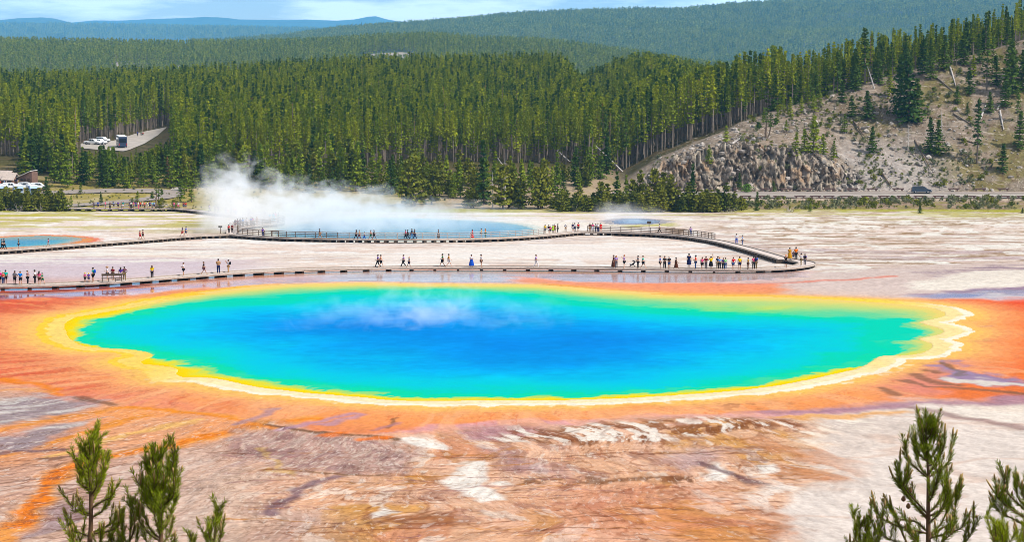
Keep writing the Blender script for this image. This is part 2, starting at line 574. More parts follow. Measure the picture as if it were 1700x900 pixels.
# lavender and cream shelf behind the right end
lay((222, 202, 192), area([(1280, 486), (1350, 460), (1480, 440), (2000, 430), (2000, 490), (1560, 497), (1400, 492)], 3) * .9)
lay((226, 140, 118), stroke([(1190, 473), (1300, 470), (1400, 465), (1480, 458)], .9) * .8)
lay((156, 130, 150), area([(1440, 488), (1520, 482), (1600, 478), (1720, 470), (2000, 464), (2000, 488), (1640, 493), (1540, 498)], 1.4) * sstep(.36, .56, n2 * .6 + nh * .4) * .95)
lay((88, 104, 160), area([(1500, 491), (1590, 485), (1630, 487), (1560, 497)], 1.2) * .6)
lay((150, 124, 138), area([(1500, 452), (1580, 446), (1660, 440), (2000, 436), (2000, 446), (1640, 454), (1540, 460)], 1.6) * sstep(.40, .6, nh) * .85)
lay((244, 232, 217), area([(1490, 470), (1560, 458), (1640, 450), (2000, 444), (2000, 468), (1660, 474), (1580, 479), (1500, 478)], 1.5) * .95)

# outside the rim
bottom = np.maximum(1 - sstep(203, 228, D_), sstep(30, 38, gx)) * (1 - sstep(254, 264, D_))
out = -sd_rim
lf = 1 - sstep(-40, -24, gx)
topm = sstep(262, 270, D_)
lay((249, 182, 124), (1 - sstep(2, 12, out)) * .9 * (1 - topm * .85))
lay((252, 206, 112), (1 - sstep(.6, 5.5, out)) * .85 * (1 - topm * .8))
lay((253, 220, 96), (1 - sstep(0, 2.0, out)) * .95 * (1 - topm * .75))
crink = fbm(gx * 1.2, gy * .9, 61, 3)
rimw = 1.1 + 1.1 * fbm(gx * .08, gy * .08, 62, 2)
rimw = rimw * (1 - .45 * sstep(34, 46, gx))
lay((254, 240, 206), bottom * (1 - sstep(rimw * .7, rimw * 1.15, out + (crink - .5) * 2.2)) * (.95 - .35 * sstep(30, 40, gx)) * (1 - lf))
lay((252, 214, 70), bottom * (1 - sstep(rimw * .6, rimw * 1.1, out)) * sstep(.54, .62, crink) * .55 * sstep(.8, 1.6, out))
lay((252, 208, 70), lf * (1 - sstep(.6, 1.8, out)) * .8)
lay((255, 246, 222), (1 - sstep(.3 - .22 * lf, .85 - .52 * lf, np.abs(out - .75 + .55 * lf))) * np.maximum(bottom * (1 - lf), lf * .75) * (.95 - .3 * lf) * (1 - lf * topm))
# peach apron under the near rim
lay((247, 162, 104), area([(300, 655), (450, 668), (620, 684), (850, 690), (1050, 686), (1260, 672), (1420, 648), (1480, 640), (1440, 668), (1250, 688), (1000, 700), (780, 703), (600, 705), (420, 690)], 2) * (1 - bottom * (1 - sstep(rimw * .8, rimw * 1.4, out))) * .85)
lay((226, 170, 172), area([(660, 716), (780, 700), (880, 695), (1010, 700), (1260, 690), (1400, 678), (1440, 680), (1290, 702), (1050, 707), (860, 714)], 1.2) * .85)

# run-off leaves the spring in all directions: flow coordinates around it
FA = np.arctan2(gx + 2, 232 - gy) * 62
FR = np.hypot(gx + 2, gy - 232)
FA = FA + (fbm(gx * .06, gy * .06, 141, 3) - .5) * 9
def ff(a, b, seed, o=4):
    return fbm(FA * a * 1.5, FR * b * .32, seed, o)
n2f, n3f = ff(.22, .2, 142, 5), ff(.9, .7, 143, 4)
mb_ = mats * (1 - sstep(206, 222, D_)) * sstep(2.5, 6, out)
lay((250, 186, 138), mb_ * sstep(.52, .60, ff(.3, .25, 145, 5)) * .55)
lay((222, 116, 72), mb_ * (1 - sstep(.004, .022, np.abs(ff(.35, .3, 146, 5) - .5))) * .5)
ml_ = mats * (1 - sstep(-30, -18, gx)) * sstep(3, 7, out)
lay((206, 88, 62), ml_ * sstep(.55, .63, ff(.25, .3, 147, 5)) * .5)
lay((246, 168, 116), ml_ * sstep(.55, .62, ff(.3, .3, 148, 5)) * .5)
lay((170, 92, 72), ml_ * (1 - sstep(.003, .014, np.abs(ff(.3, .5, 149, 5) - .5))) * .45)
# -- lower left: braided run-off
ll = area([(-400, 640), (60, 648), (190, 672), (300, 690), (430, 705), (480, 716), (620, 730), (660, 760), (640, 840), (560, 960), (-400, 960)], 4)
lay((214, 176, 154), ll * .9)
ang = radians(44)
ax_, ay_ = gx * cos(ang) + gy * sin(ang), -gx * sin(ang) + gy * cos(ang)
fl = ff(.16, .10, 71, 5)
fl2 = ff(.5, .25, 72, 5)
lay((246, 168, 110), area([(-400, 690), (0, 700), (150, 670), (300, 680), (430, 690), (450, 705), (330, 742), (250, 752), (150, 765), (0, 790), (-400, 830)], 3) * (.55 + .4 * sstep(.42, .56, fl)))
lay((160, 140, 148), ll * sstep(.53, .64, fl) * .65 * (1 - sstep(170, 186, D_)))
lay((228, 208, 196), ll * sstep(.52, .62, fl2) * .5 * (1 - sstep(158, 172, D_)))
lay((132, 100, 96), ll * (1 - sstep(.012, .04, np.abs(fl2 - .44))) * .45 * (1 - sstep(150, 180, D_)))
for pts, w, c, a in (
    ([(-60, 925), (0, 890), (55, 850), (85, 815), (110, 785), (160, 768), (230, 755), (300, 742), (350, 728), (430, 708), (520, 694)], 2.0, (240, 160, 78), .85),
    ([(20, 875), (60, 840), (88, 805), (112, 782), (150, 772)], 1.1, (238, 132, 44), .9),
    ([(165, 768), (220, 758), (300, 740), (345, 726)], 1.0, (242, 140, 42), .85),
    ([(350, 725), (420, 708), (500, 697), (600, 690)], 1.0, (240, 138, 52), .7),
    ([(-80, 768), (0, 756), (70, 742), (130, 728), (200, 705), (260, 694)], 1.1, (240, 156, 70), .8),
    ([(-80, 722), (0, 714), (80, 696), (170, 684), (230, 676), (300, 684), (390, 695)], 1.3, (242, 160, 84), .85),
    ([(200, 676), (260, 676), (330, 690), (395, 698)], .9, (240, 148, 48), .8),
    ([(90, 760), (150, 748), (230, 724), (330, 700)], 1.0, (248, 200, 126), .8),
    ([(0, 630), (40, 636), (100, 648), (110, 655)], 1.2, (238, 138, 48), .9),
    ([(-80, 655), (30, 648), (100, 652)], .9, (240, 170, 108), .7)):
    lay(c, stroke(pts, w * .5, .8) * a)
for pts in ([(-80, 664), (0, 660), (110, 655), (190, 668), (110, 684), (0, 700), (-80, 708)], [(-80, 738), (0, 726), (80, 704), (165, 700), (110, 724), (40, 748), (-80, 760)]):
    lay((160, 146, 150), area(pts, 1.2) * .9)
    lay((222, 214, 206), area(pts, 1.0) * sstep(.50, .64, ff(.6, .5, 73, 5)) * .7)
lay((96, 80, 96), stroke([(-20, 757), (30, 750), (60, 752), (110, 746)], .45, .5, True) * .7)
lay((86, 66, 60), stroke([(60, 763), (90, 763), (140, 756)], .4, .5, True) * .7)
lay((110, 80, 60), stroke([(130, 660), (160, 668), (190, 672)], .6, .5, True) * .7)
for k in range(60):                                      # dark threads of run-off near the lower left corner
    yy_ = 735 + k * 2.8 + random.uniform(-2, 2)
    x0 = random.uniform(-30, 120); L_ = random.uniform(60, 320)
    lay((126, 86, 70), stroke([(x0, yy_ + 6), (x0 + L_ * .4, yy_ + random.uniform(-3, 5)), (x0 + L_, yy_ - random.uniform(2, 14))], random.uniform(.06, .16), .8, True) * random.uniform(.3, .7))

# -- lower middle: terraces of ochre, mauve and white
lc = area([(430, 706), (560, 724), (680, 722), (860, 712), (1050, 706), (1290, 700), (1345, 702), (1365, 730), (1345, 762), (1395, 790), (1310, 872), (1270, 960), (360, 960), (420, 800)], 3)
lay((230, 178, 142), lc * .92)
lay((216, 142, 104), lc * sstep(.49, .62, n2f) * .6)
lay((218, 160, 84), lc * sstep(.51, .62, ff(.12, .2, 81, 5)) * .7)
lay((240, 196, 168), lc * sstep(.53, .64, ff(.25, .5, 82, 5)) * .7)
lay((246, 226, 208), lc * sstep(.62, .69, ff(.5, .8, 83, 4)) * .7)
lay((156, 106, 92), lc * sstep(.58, .68, ff(.3, .9, 84, 5)) * .55)
lay((148, 82, 40), lc * (1 - sstep(.006, .03, np.abs(ff(.16, .5, 85, 5) - .5))) * .55)
mauve = area([(400, 718), (470, 714), (640, 728), (665, 760), (640, 790), (560, 792), (470, 790), (400, 770)], 2)
lay((188, 154, 144), mauve * .85)
lay((226, 204, 186), mauve * sstep(.55, .66, ff(3.4, 2.6, 86, 2)) * .55)
lay((150, 112, 110), mauve * sstep(.56, .66, ff(.5, .9, 94, 4)) * .6)
lay((214, 190, 172), area([(330, 800), (460, 792), (470, 830), (560, 850), (600, 890), (560, 960), (300, 960)], 4) * .55)
lay((176, 136, 130), area([(480, 852), (520, 850), (560, 880), (540, 960), (470, 960)], 3) * .5)
lay((186, 138, 150), area([(780, 712), (860, 712), (900, 722), (860, 735), (790, 728)], 1.5) * .7)
lay((176, 142, 148), area([(825, 745), (880, 752), (905, 785), (890, 795), (850, 790), (840, 765)], 1.5) * .6)
lay((206, 178, 176), area([(1060, 745), (1130, 735), (1180, 745), (1160, 770), (1100, 780), (1060, 765)], 2) * .75)
lay((214, 136, 104), area([(920, 815), (1100, 810), (1250, 835), (1230, 900), (1000, 900), (900, 860)], 5) * .5)
tb = area([(840, 712), (900, 714), (1000, 708), (1080, 704), (1260, 700), (1330, 706), (1345, 716), (1200, 724), (1080, 730), (940, 735), (850, 738)], 1.2)
lay((134, 76, 36), tb * sstep(.46, .54, ff(.8, 1.2, 87, 4)) * .8)
lay((254, 242, 228), tb * sstep(.54, .60, ff(.7, 1.0, 88, 4)) * .9)
tb2 = area([(800, 798), (960, 794), (1100, 788), (1170, 786), (1160, 800), (1000, 806), (850, 812), (800, 808)], .8)
lay((120, 72, 36), tb2 * sstep(.44, .52, ff(.5, 1.6, 89, 4)) * .75)
for pts in ([(728, 798), (760, 782), (785, 772), (800, 764), (816, 768), (808, 776), (803, 790), (812, 808), (836, 831), (800, 834), (770, 822), (738, 810)],
            [(668, 728), (690, 724), (722, 734), (745, 744), (735, 750), (690, 742)], [(738, 770), (790, 764), (812, 768), (780, 772)], [(626, 861), (636, 838), (650, 846), (673, 852), (640, 860)],
            [(1164, 801), (1180, 776), (1194, 768), (1214, 784), (1208, 798)], [(820, 800), (838, 800), (838, 807), (822, 808)], [(1250, 775), (1285, 770), (1290, 785), (1255, 786)]):
    lay((252, 242, 230), area(pts, .35, sharp=True) * .95)
for pts, w, c, a in (
    ([(440, 706), (470, 710), (520, 718), (600, 724), (660, 730)], .7, (110, 74, 44), .85), ([(540, 723), (570, 719)], .9, (244, 130, 24), .8), ([(600, 732), (640, 727)], 1.0, (244, 130, 24), .8),
    ([(455, 712), (420, 704), (400, 700)], .7, (246, 150, 40), .7), ([(480, 782), (540, 788), (600, 791), (630, 790)], .5, (120, 80, 40), .7),
    ([(450, 852), (490, 825), (500, 812), (530, 800), (560, 794)], 1.0, (132, 104, 112), .85), ([(470, 888), (560, 886), (700, 876), (800, 872), (850, 862)], .22, (150, 84, 40), .8),
    ([(730, 752), (770, 770), (850, 745)], .5, (176, 120, 60), .5), ([(430, 745), (480, 790), (445, 779)], .5, (220, 180, 100), .5),
    ([(1170, 770), (1215, 790), (1260, 802)], .8, (110, 76, 80), .8), ([(1280, 900), (1300, 872), (1380, 800), (1400, 785)], .9, (190, 130, 96), .7),
    ([(440, 679), (462, 677), (440, 690), (400, 705)], .7, (170, 140, 150), .7), ([(640, 712), (662, 694)], .35, (140, 96, 70), .8), ([(470, 715), (530, 700), (580, 686), (600, 690), (540, 705)], .9, (186, 150, 170), .7),
    ([(620, 715), (660, 702)], .5, (176, 130, 140), .6), ([(900, 735), (1000, 700), (1005, 725)], .3, (120, 70, 40), .4)):
    lay(c, stroke(pts, w * .6, .7, True) * a)
for k in range(170):                                      # fine dark and ochre threads running across the terraces
    yy_ = random.uniform(745, 905); x0 = random.uniform(330, 1290); L_ = random.uniform(30, 170)
    c = random.choice([(140, 84, 52), (120, 70, 50), (196, 130, 48), (160, 110, 110)])
    lay(c, stroke([(x0, yy_), (x0 + L_ * .5, yy_ + random.uniform(-3, 3)), (x0 + L_, yy_ + random.uniform(-5, 5))], random.uniform(.06, .15), .8, True) * random.uniform(.3, .8))

# -- lower right: pale dry sinter
lr = area([(1350, 706), (1420, 702), (1480, 690), (1540, 682), (1620, 690), (1720, 700), (2100, 720), (2100, 980), (1255, 980), (1300, 880), (1395, 795), (1350, 765), (1395, 745), (1400, 722)], 1.0)
lay((228, 211, 198), lr * .97)
lay((238, 224, 213), lr * sstep(.46, .62, n1) * .7)
lay((206, 166, 140), lr * (1 - sstep(.006, .05, np.abs(fbm(gx * .05, gy * .1, 91, 4) - .47))) * .35)
lay((236, 172, 100), area([(1280, 696), (1400, 688), (1500, 682), (1510, 686), (1420, 698), (1330, 706)], .9) * .8)
lay((252, 240, 222), area([(1340, 708), (1440, 698), (1460, 706), (1380, 722), (1370, 750), (1345, 735)], 1.6) * sstep(.44, .54, n3f) * .85)
lay((206, 140, 96), area([(1270, 706), (1345, 708), (1380, 740), (1440, 775), (1390, 800), (1300, 880), (1270, 900)], 2.5) * sstep(.46, .56, n2f) * .6)
lay((252, 240, 228), area([(1290, 770), (1380, 775), (1390, 790), (1330, 830), (1300, 850)], 2) * sstep(.55, .62, ff(.5, .6, 92, 4)) * .9)
# right middle: mauve tongues and shelves
lay((170, 126, 142), area([(1230, 688), (1340, 682), (1430, 670), (1560, 660), (1720, 650), (2100, 650), (2100, 668), (1700, 668), (1600, 664), (1500, 676), (1440, 682), (1330, 692)], 1.3) * .85)
lay((240, 226, 212), area([(1510, 672), (1570, 667), (1640, 672), (1720, 682), (2100, 700), (2100, 716), (1700, 706), (1620, 688), (1540, 678)], 1.0) * .95)
lay((150, 116, 112), stroke([(1520, 676), (1580, 688), (1660, 704), (1760, 722)], .9, .7) * .7)
lay((222, 140, 130), area([(1470, 640), (1540, 612), (1590, 596), (1600, 640), (1520, 652)], 2.5) * .7)
lay((236, 120, 60), area([(1600, 625), (1720, 640), (2100, 655), (2100, 668), (1700, 655), (1560, 655)], 1.6) * .7)
tongue = area([(1564, 598), (1582, 596), (1590, 603), (1640, 618), (1700, 634), (1800, 650), (1800, 644), (1700, 640), (1620, 634), (1592, 626), (1588, 610)], .7)
lay((150, 118, 150), tongue * .95)
lay((240, 226, 206), area([(1590, 618), (1640, 626), (1720, 640), (1640, 635), (1600, 630)], .6) * .9)
lay((116, 84, 52), stroke([(1566, 602), (1586, 612), (1592, 624), (1606, 622)], .4, .5, True) * .7)
for pts in ([(1513, 620), (1530, 628), (1560, 636), (1590, 641)], [(1500, 632), (1540, 642), (1620, 648), (1700, 654)], [(1460, 644), (1475, 650), (1490, 656)], [(1533, 614), (1550, 616), (1554, 618)]):
    lay((132, 96, 74), stroke(pts, .6, .6, True) * .75)
lay((190, 130, 90), sstep(.62, .66, fbm(gx * 1.0, gy * .7, 93, 2)) * area([(1200, 664), (1290, 655), (1300, 676), (1210, 684)], 2) * .8)

# -- beds of the pools (seen only where the sheet of water thins out)
lay((252, 205, 60), sstep(-.2, .6, sd_rim_s))
sd_ex = poly_sd(sx, sy, EXC, 30); sd_lp = poly_sd(sx, sy, LPOOL, 30); sd_v = poly_sd(sx, sy, VENT, 20)
lay((232, 118, 74), sstep(-3.2, -.6, sd_lp) * .95)
lay((226, 176, 110), sstep(-.5, .5, sd_lp))
lay((248, 236, 220), sstep(-6, -1, sd_ex) * .8)
lay((196, 214, 206), sstep(-.5, .5, sd_ex))
lay((150, 150, 160), sstep(-2, .5, sd_v) * .8)

# -- beyond the flat: bank, roadside, hill, cliff, forest floor
beyond = sstep(533, 539, D_ + (n2 - .5) * 6)
lay((176, 152, 130), beyond)
lay((150, 142, 74), beyond * sstep(.50, .60, fbm(gx * .35, gy * .2, 101, 4)) * .75)
lay((124, 110, 60), beyond * sstep(.57, .66, n3) * .6)
lay((206, 186, 166), beyond * sstep(560, 563, D_) * (1 - sstep(588, 592, D_)) * sstep(20, 40, gx))
hill = sstep(FOOT - 1, FOOT + 1, D_) * sstep(26, 34, gx)
lay((152, 138, 122), hill)
lay((178, 160, 142), hill * sstep(.48, .6, n2) * .6)
lay((134, 124, 70), hill * sstep(.48, .62, fbm(gx * .12, gy * .12, 102, 5)) * .75 * sstep(85, 110, gx))
lay((120, 100, 80), hill * sstep(.58, .66, n3) * .55)
lay((98, 90, 62), hill * sstep(.68, .72, n4) * .6)
ct = np.interp(gx, CT_X, CT_Z, left=-11.2, right=-11.2)
cliffw = sstep(-9.8, -7, ct) * sstep(FOOT, FOOT + .8, D_) * (1 - sstep(FOOT + 6.5, FOOT + 10, D_ + (n2 - .5) * 6))
colm = fbm(gx * .55 + (n3 - .5) * .8, gz * .45, 103, 4)
lay((184, 170, 154), cliffw * .9)
lay((222, 208, 188), cliffw * sstep(.47, .6, colm) * .7)
lay((196, 150, 100), cliffw * sstep(.62, .70, fbm(gx * .35, gz * .5, 104, 4)) * .45)
lay((132, 122, 116), cliffw * sstep(.55, .64, fbm(gx * .7, gz * .6, 105, 4)) * .5)
talus = sstep(85, 92, gx + (n2 - .5) * 10) * sstep(FOOT, FOOT + 1, D_) * (1 - sstep(FOOT + 12, FOOT + 30, D_ + (n1 - .5) * 16)) * (1 - sstep(108, 122, gx))
lay((196, 186, 178), talus * .85)
fw = sstep(580, 640, D_ + (n1 - .5) * 40) * (1 - sstep(24, 34, gx))
cdv = np.interp(gx, CR_X, CR_D)
fw = np.maximum(fw, sstep(2, 12, D_ - cdv) * sstep(24, 34, gx) * (1 - sstep(110, 130, gx) * .7))
lay((78, 74, 40), fw * .9)
lay((120, 100, 70), fw * sstep(.55, .65, n2) * .5)
lft = beyond * (1 - fw) * (1 - sstep(-30, -10, gx))
lay((172, 158, 86), lft * .8)
lay((204, 186, 150), lft * sstep(.5, .6, n2) * .6)
lay((200, 178, 150), beyond * (1 - fw) * (1 - hill) * sstep(-30, -10, gx) * (1 - sstep(20, 34, gx)) * .7)
lay((120, 110, 80), sstep(-200, -140, -D_) * 0 + (1 - sstep(90, 120, D_)) * .9)

# mottling of the mineral crust
mot = 1 + (n4 - .5) * .16 + (n3 - .5) * .12 + ((n3f - .5) * .34 + (ff(3.0, 2.2, 144, 3) - .5) * .30) * (1 - sstep(285, 300, D_)) * (.35 + .65 * (1 - sstep(-4, 6, sd_rim + 14)))
C *= mot[:, None]
C = np.clip(C, .004, .86)

WET = np.clip(wet1 * .9 * (1 - area([(840, 460), (1060, 472), (1300, 472), (1250, 481), (1060, 487), (850, 474)], 2) * .6)
              + area([(-400, 482), (0, 482), (110, 478), (250, 474), (250, 484), (20, 498), (-400, 506)], 2)
              + area([(1440, 490), (1600, 480), (2000, 466), (2000, 488), (1560, 498)], 2) * .8 + tongue * .6, 0, 1)

THR = np.clip(ll * .9 + lc * .8 + rt * .5 + hill * .12 * (1 - cliffw) + far_ * .25 + lr * .12 + mats * .12, 0, 1) * (1 - WET)

# relief
micro = (n3 - .5) * .10 + (n4 - .5) * .05
micro = micro * (1 - WET) * sstep(0, 3, out)
gz = gz + micro * np.where(gy < 540, 1, 2.5)
gz = gz + np.where(gy > FOOT, (n2 - .5) * 1.2 * hill * (1 - cliffw), 0)
gz = gz - np.clip(sd_rim_s, 0, 3) * .12 - np.clip(sd_ex, 0, 4) * .15 - np.clip(sd_lp, 0, 3) * .12 - np.clip(sd_v, 0, 3) * .12
gz = gz + .05 * (1 - sstep(.3, 1.6, np.abs(out - .8))) * bottom
gz = np.where((sd_rim_s < -.05) & (sd_rim_s > -3), np.maximum(gz, .02), gz)
zc = gz + fbm(gx * .2, gz * .2, 110, 3) * 3
rdg = 1 - np.abs(fbm(gx * .34 + (n3 - .5) * .6, zc * .16, 106, 4) * 2 - 1)
rdg2 = 1 - np.abs(fbm(gx * .9, zc * .55, 107, 4) * 2 - 1)
off = cliffw * ((rdg - .75) * 3.2 + (rdg2 - .75) * 2.6 + (fbm(gx * .1, zc * .12, 108, 3) - .5) * 4 + (fbm(gx * 1.7, zc * 1.3, 111, 3) - .5) * 2.0)
GYo = gy - off
gz = gz + cliffw * ((fbm(gx * .7, gy * .9, 109, 4) - .5) * 3.4)

m_ground, nt, out_ = new_mat('mineral_ground')
L = nt.links.new
b = N(nt, 'ShaderNodeBsdfPrincipled')
ca = N(nt, 'ShaderNodeAttribute', attribute_name='crust')
wa = N(nt, 'ShaderNodeAttribute', attribute_name='wet')
tc = N(nt, 'ShaderNodeTexCoord')
nz = N(nt, 'ShaderNodeTexNoise', i_Scale=1.7, i_Detail=6.0, i_Roughness=.65)
L(tc.outputs['Object'], nz.inputs['Vector'])
mr = N(nt, 'ShaderNodeMapRange')
mr.inputs['From Min'].default_value = .3; mr.inputs['From Max'].default_value = .7
mr.inputs['To Min'].default_value = .84; mr.inputs['To Max'].default_value = 1.12
L(nz.outputs['Fac'], mr.inputs['Value'])
hs = N(nt, 'ShaderNodeHueSaturation')
f0 = N(nt, 'ShaderNodeAttribute', attribute_name='flow')
fm = N(nt, 'ShaderNodeMapping'); fm.inputs['Scale'].default_value = (2.6, .55, 1)
fz = N(nt, 'ShaderNodeTexNoise', i_Scale=1.0, i_Detail=6.0, i_Roughness=.7)
L(f0.outputs['Vector'], fm.inputs['Vector']); L(fm.outputs['Vector'], fz.inputs['Vector'])
fr = N(nt, 'ShaderNodeMapRange')
fr.inputs['From Min'].default_value = .3; fr.inputs['From Max'].default_value = .7
fr.inputs['To Min'].default_value = .80; fr.inputs['To Max'].default_value = 1.17
L(fz.outputs['Fac'], fr.inputs['Value'])
vm0 = N(nt, 'ShaderNodeMath', operation='MULTIPLY')
t0 = N(nt, 'ShaderNodeAttribute', attribute_name='thread')
k0 = N(nt, 'ShaderNodeMath', operation='MULTIPLY_ADD'); k0.inputs[1].default_value = .8; k0.inputs[2].default_value = .18
L(t0.outputs['Fac'], k0.inputs[0])
k1 = N(nt, 'ShaderNodeMath', operation='SUBTRACT'); k1.inputs[1].default_value = 1.0; L(fr.outputs['Result'], k1.inputs[0])
k2 = N(nt, 'ShaderNodeMath', operation='MULTIPLY_ADD'); k2.inputs[2].default_value = 1.0; L(k1.outputs[0], k2.inputs[0]); L(k0.outputs[0], k2.inputs[1])
L(mr.outputs['Result'], vm0.inputs[0]); L(k2.outputs[0], vm0.inputs[1])
L(vm0.outputs[0], hs.inputs['Value'])
L(ca.outputs['Color'], hs.inputs['Color'])
# fine threads of run-off and cracks in the crust
ta = N(nt, 'ShaderNodeAttribute', attribute_name='thread')
fa = N(nt, 'ShaderNodeAttribute', attribute_name='flow')
def thread(scale, rot, width, seed, flow=False):
    mp = N(nt, 'ShaderNodeMapping')
    mp.inputs['Scale'].default_value = scale; mp.inputs['Rotation'].default_value = (0, 0, radians(rot)); mp.inputs['Location'].default_value = (seed, seed * 2.3, 0)
    n_ = N(nt, 'ShaderNodeTexNoise', i_Scale=1.0, i_Detail=5.0, i_Roughness=.6, i_Distortion=.5)
    L(fa.outputs['Vector'] if flow else tc.outputs['Object'], mp.inputs['Vector']); L(mp.outputs['Vector'], n_.inputs['Vector'])
    a1 = N(nt, 'ShaderNodeMath', operation='SUBTRACT'); a1.inputs[1].default_value = .5; L(n_.outputs['Fac'], a1.inputs[0])
    a2 = N(nt, 'ShaderNodeMath', operation='ABSOLUTE'); L(a1.outputs[0], a2.inputs[0])
    m_ = N(nt, 'ShaderNodeMapRange'); m_.inputs['From Max'].default_value = width; m_.inputs['To Min'].default_value = 1.0; m_.inputs['To Max'].default_value = 0.0
    L(a2.outputs[0], m_.inputs['Value'])
    return m_.outputs['Result']
t1 = thread((.16, .75, 1), 8, .015, 1.0); t2 = thread((.55, .13, 1), 0, .014, 5.0, True)
tm = N(nt, 'ShaderNodeMath', operation='MAXIMUM'); L(t1, tm.inputs[0]); L(t2, tm.inputs[1])
tf = N(nt, 'ShaderNodeMath', operation='MULTIPLY'); L(tm.outputs[0], tf.inputs[0]); L(ta.outputs['Fac'], tf.inputs[1])
tk = N(nt, 'ShaderNodeMath', operation='MULTIPLY'); tk.inputs[1].default_value = .42; L(tf.outputs[0], tk.inputs[0])
mxc = N(nt, 'ShaderNodeMix', data_type='RGBA', blend_type='MULTIPLY'); mxc.inputs[7].default_value = (.42, .24, .14, 1)
# crisp speckle of crust: dark grains and pale flakes
def grain(scale, lo, hi, seed):
    gm = N(nt, 'ShaderNodeMapping'); gm.inputs['Scale'].default_value = scale; gm.inputs['Location'].default_value = (seed, seed, 0)
    gn = N(nt, 'ShaderNodeTexNoise', i_Scale=1.0, i_Detail=3.0, i_Roughness=.6)
    L(fa.outputs['Vector'], gm.inputs['Vector']); L(gm.outputs['Vector'], gn.inputs['Vector'])
    g_ = N(nt, 'ShaderNodeMapRange'); g_.inputs['From Min'].default_value = lo; g_.inputs['From Max'].default_value = hi
    L(gn.outputs['Fac'], g_.inputs['Value'])
    k_ = N(nt, 'ShaderNodeMath', operation='MULTIPLY'); L(g_.outputs['Result'], k_.inputs[0]); L(ta.outputs['Fac'], k_.inputs[1])
    return k_.outputs[0]
gd = N(nt, 'ShaderNodeMath', operation='MULTIPLY'); gd.inputs[1].default_value = .5; L(grain((3.6, .8, 1), .56, .64, 2.0), gd.inputs[0])
gl = N(nt, 'ShaderNodeMath', operation='MULTIPLY'); gl.inputs[1].default_value = .42; L(grain((3.0, .7, 1), .57, .64, 9.0), gl.inputs[0])
mg1 = N(nt, 'ShaderNodeMix', data_type='RGBA', blend_type='MULTIPLY'); mg1.inputs[7].default_value = (.56, .40, .30, 1)
L(gd.outputs[0], mg1.inputs[0]); L(hs.outputs['Color'], mg1.inputs[6])
mg2 = N(nt, 'ShaderNodeMix', data_type='RGBA'); mg2.inputs[7].default_value = (.47, .40, .34, 1)
L(gl.outputs[0], mg2.inputs[0]); L(mg1.outputs[2], mg2.inputs[6])
L(tk.outputs[0], mxc.inputs[0]); L(mg2.outputs[2], mxc.inputs[6])
L(mxc.outputs[2], b.inputs['Base Color'])
rr = N(nt, 'ShaderNodeMapRange')
rr.inputs['To Min'].default_value = .85; rr.inputs['To Max'].default_value = .05
L(wa.outputs['Fac'], rr.inputs['Value']); L(rr.outputs['Result'], b.inputs['Roughness'])
r2 = N(nt, 'ShaderNodeMapRange')
r2.inputs['To Min'].default_value = .04; r2.inputs['To Max'].default_value = .075
L(wa.outputs['Fac'], r2.inputs['Value']); L(r2.outputs['Result'], b.inputs['Specular IOR Level'])
# joints of the cliff rock
ka = N(nt, 'ShaderNodeAttribute', attribute_name='rock')
vm = N(nt, 'ShaderNodeMapping'); vm.inputs['Scale'].default_value = (.62, .4, .34)
vd = N(nt, 'ShaderNodeVectorMath', operation='MULTIPLY_ADD'); vd.inputs[1].default_value = (1.6, 1.6, 1.6)
L(nz.outputs['Color'], vd.inputs[0]); L(tc.outputs['Object'], vd.inputs[2]); L(vd.outputs[0], vm.inputs['Vector'])
vo = N(nt, 'ShaderNodeTexVoronoi', feature='DISTANCE_TO_EDGE'); vo.inputs['Scale'].default_value = 1.0
L(vm.outputs['Vector'], vo.inputs['Vector'])
vr = N(nt, 'ShaderNodeMapRange'); vr.inputs['From Max'].default_value = .09; vr.inputs['To Min'].default_value = 1.0; vr.inputs['To Max'].default_value = 0.0
L(vo.outputs['Distance'], vr.inputs['Value'])
vk = N(nt, 'ShaderNodeMath', operation='MULTIPLY'); L(vr.outputs['Result'], vk.inputs[0]); L(ka.outputs['Fac'], vk.inputs[1])
mxk = N(nt, 'ShaderNodeMix', data_type='RGBA', blend_type='MULTIPLY'); mxk.inputs[7].default_value = (.30, .26, .24, 1)
L(vk.outputs[0], mxk.inputs[0]); L(mxc.outputs[2], mxk.inputs[6]); L(mxk.outputs[2], b.inputs['Base Color'])
bp = N(nt, 'ShaderNodeBump', i_Distance=.12)
iv = N(nt, 'ShaderNodeMapRange')
iv.inputs['To Min'].default_value = .45; iv.inputs['To Max'].default_value = .0
L(wa.outputs['Fac'], iv.inputs['Value']); L(iv.outputs['Result'], bp.inputs['Strength'])
L(nz.outputs['Fac'], bp.inputs['Height']); L(bp.outputs['Normal'], b.inputs['Normal'])
L(b.outputs[0], out_.inputs['Surface'])

sh = GX.shape
gme = grid_mesh('ground', GX, GYo.reshape(sh), gz.reshape(sh), {'crust': C.reshape(sh + (3,)), 'wet': WET.reshape(sh), 'thread': THR.reshape(sh), 'rock': cliffw.reshape(sh), 'flow': np.stack([FA, FR, 0 * FA], -1).reshape(sh + (3,))}, m_ground)
ground = link('ground', gme)
tag(ground, 'sinter plain of white crust and orange, red and yellow microbial mats', kind='structure')

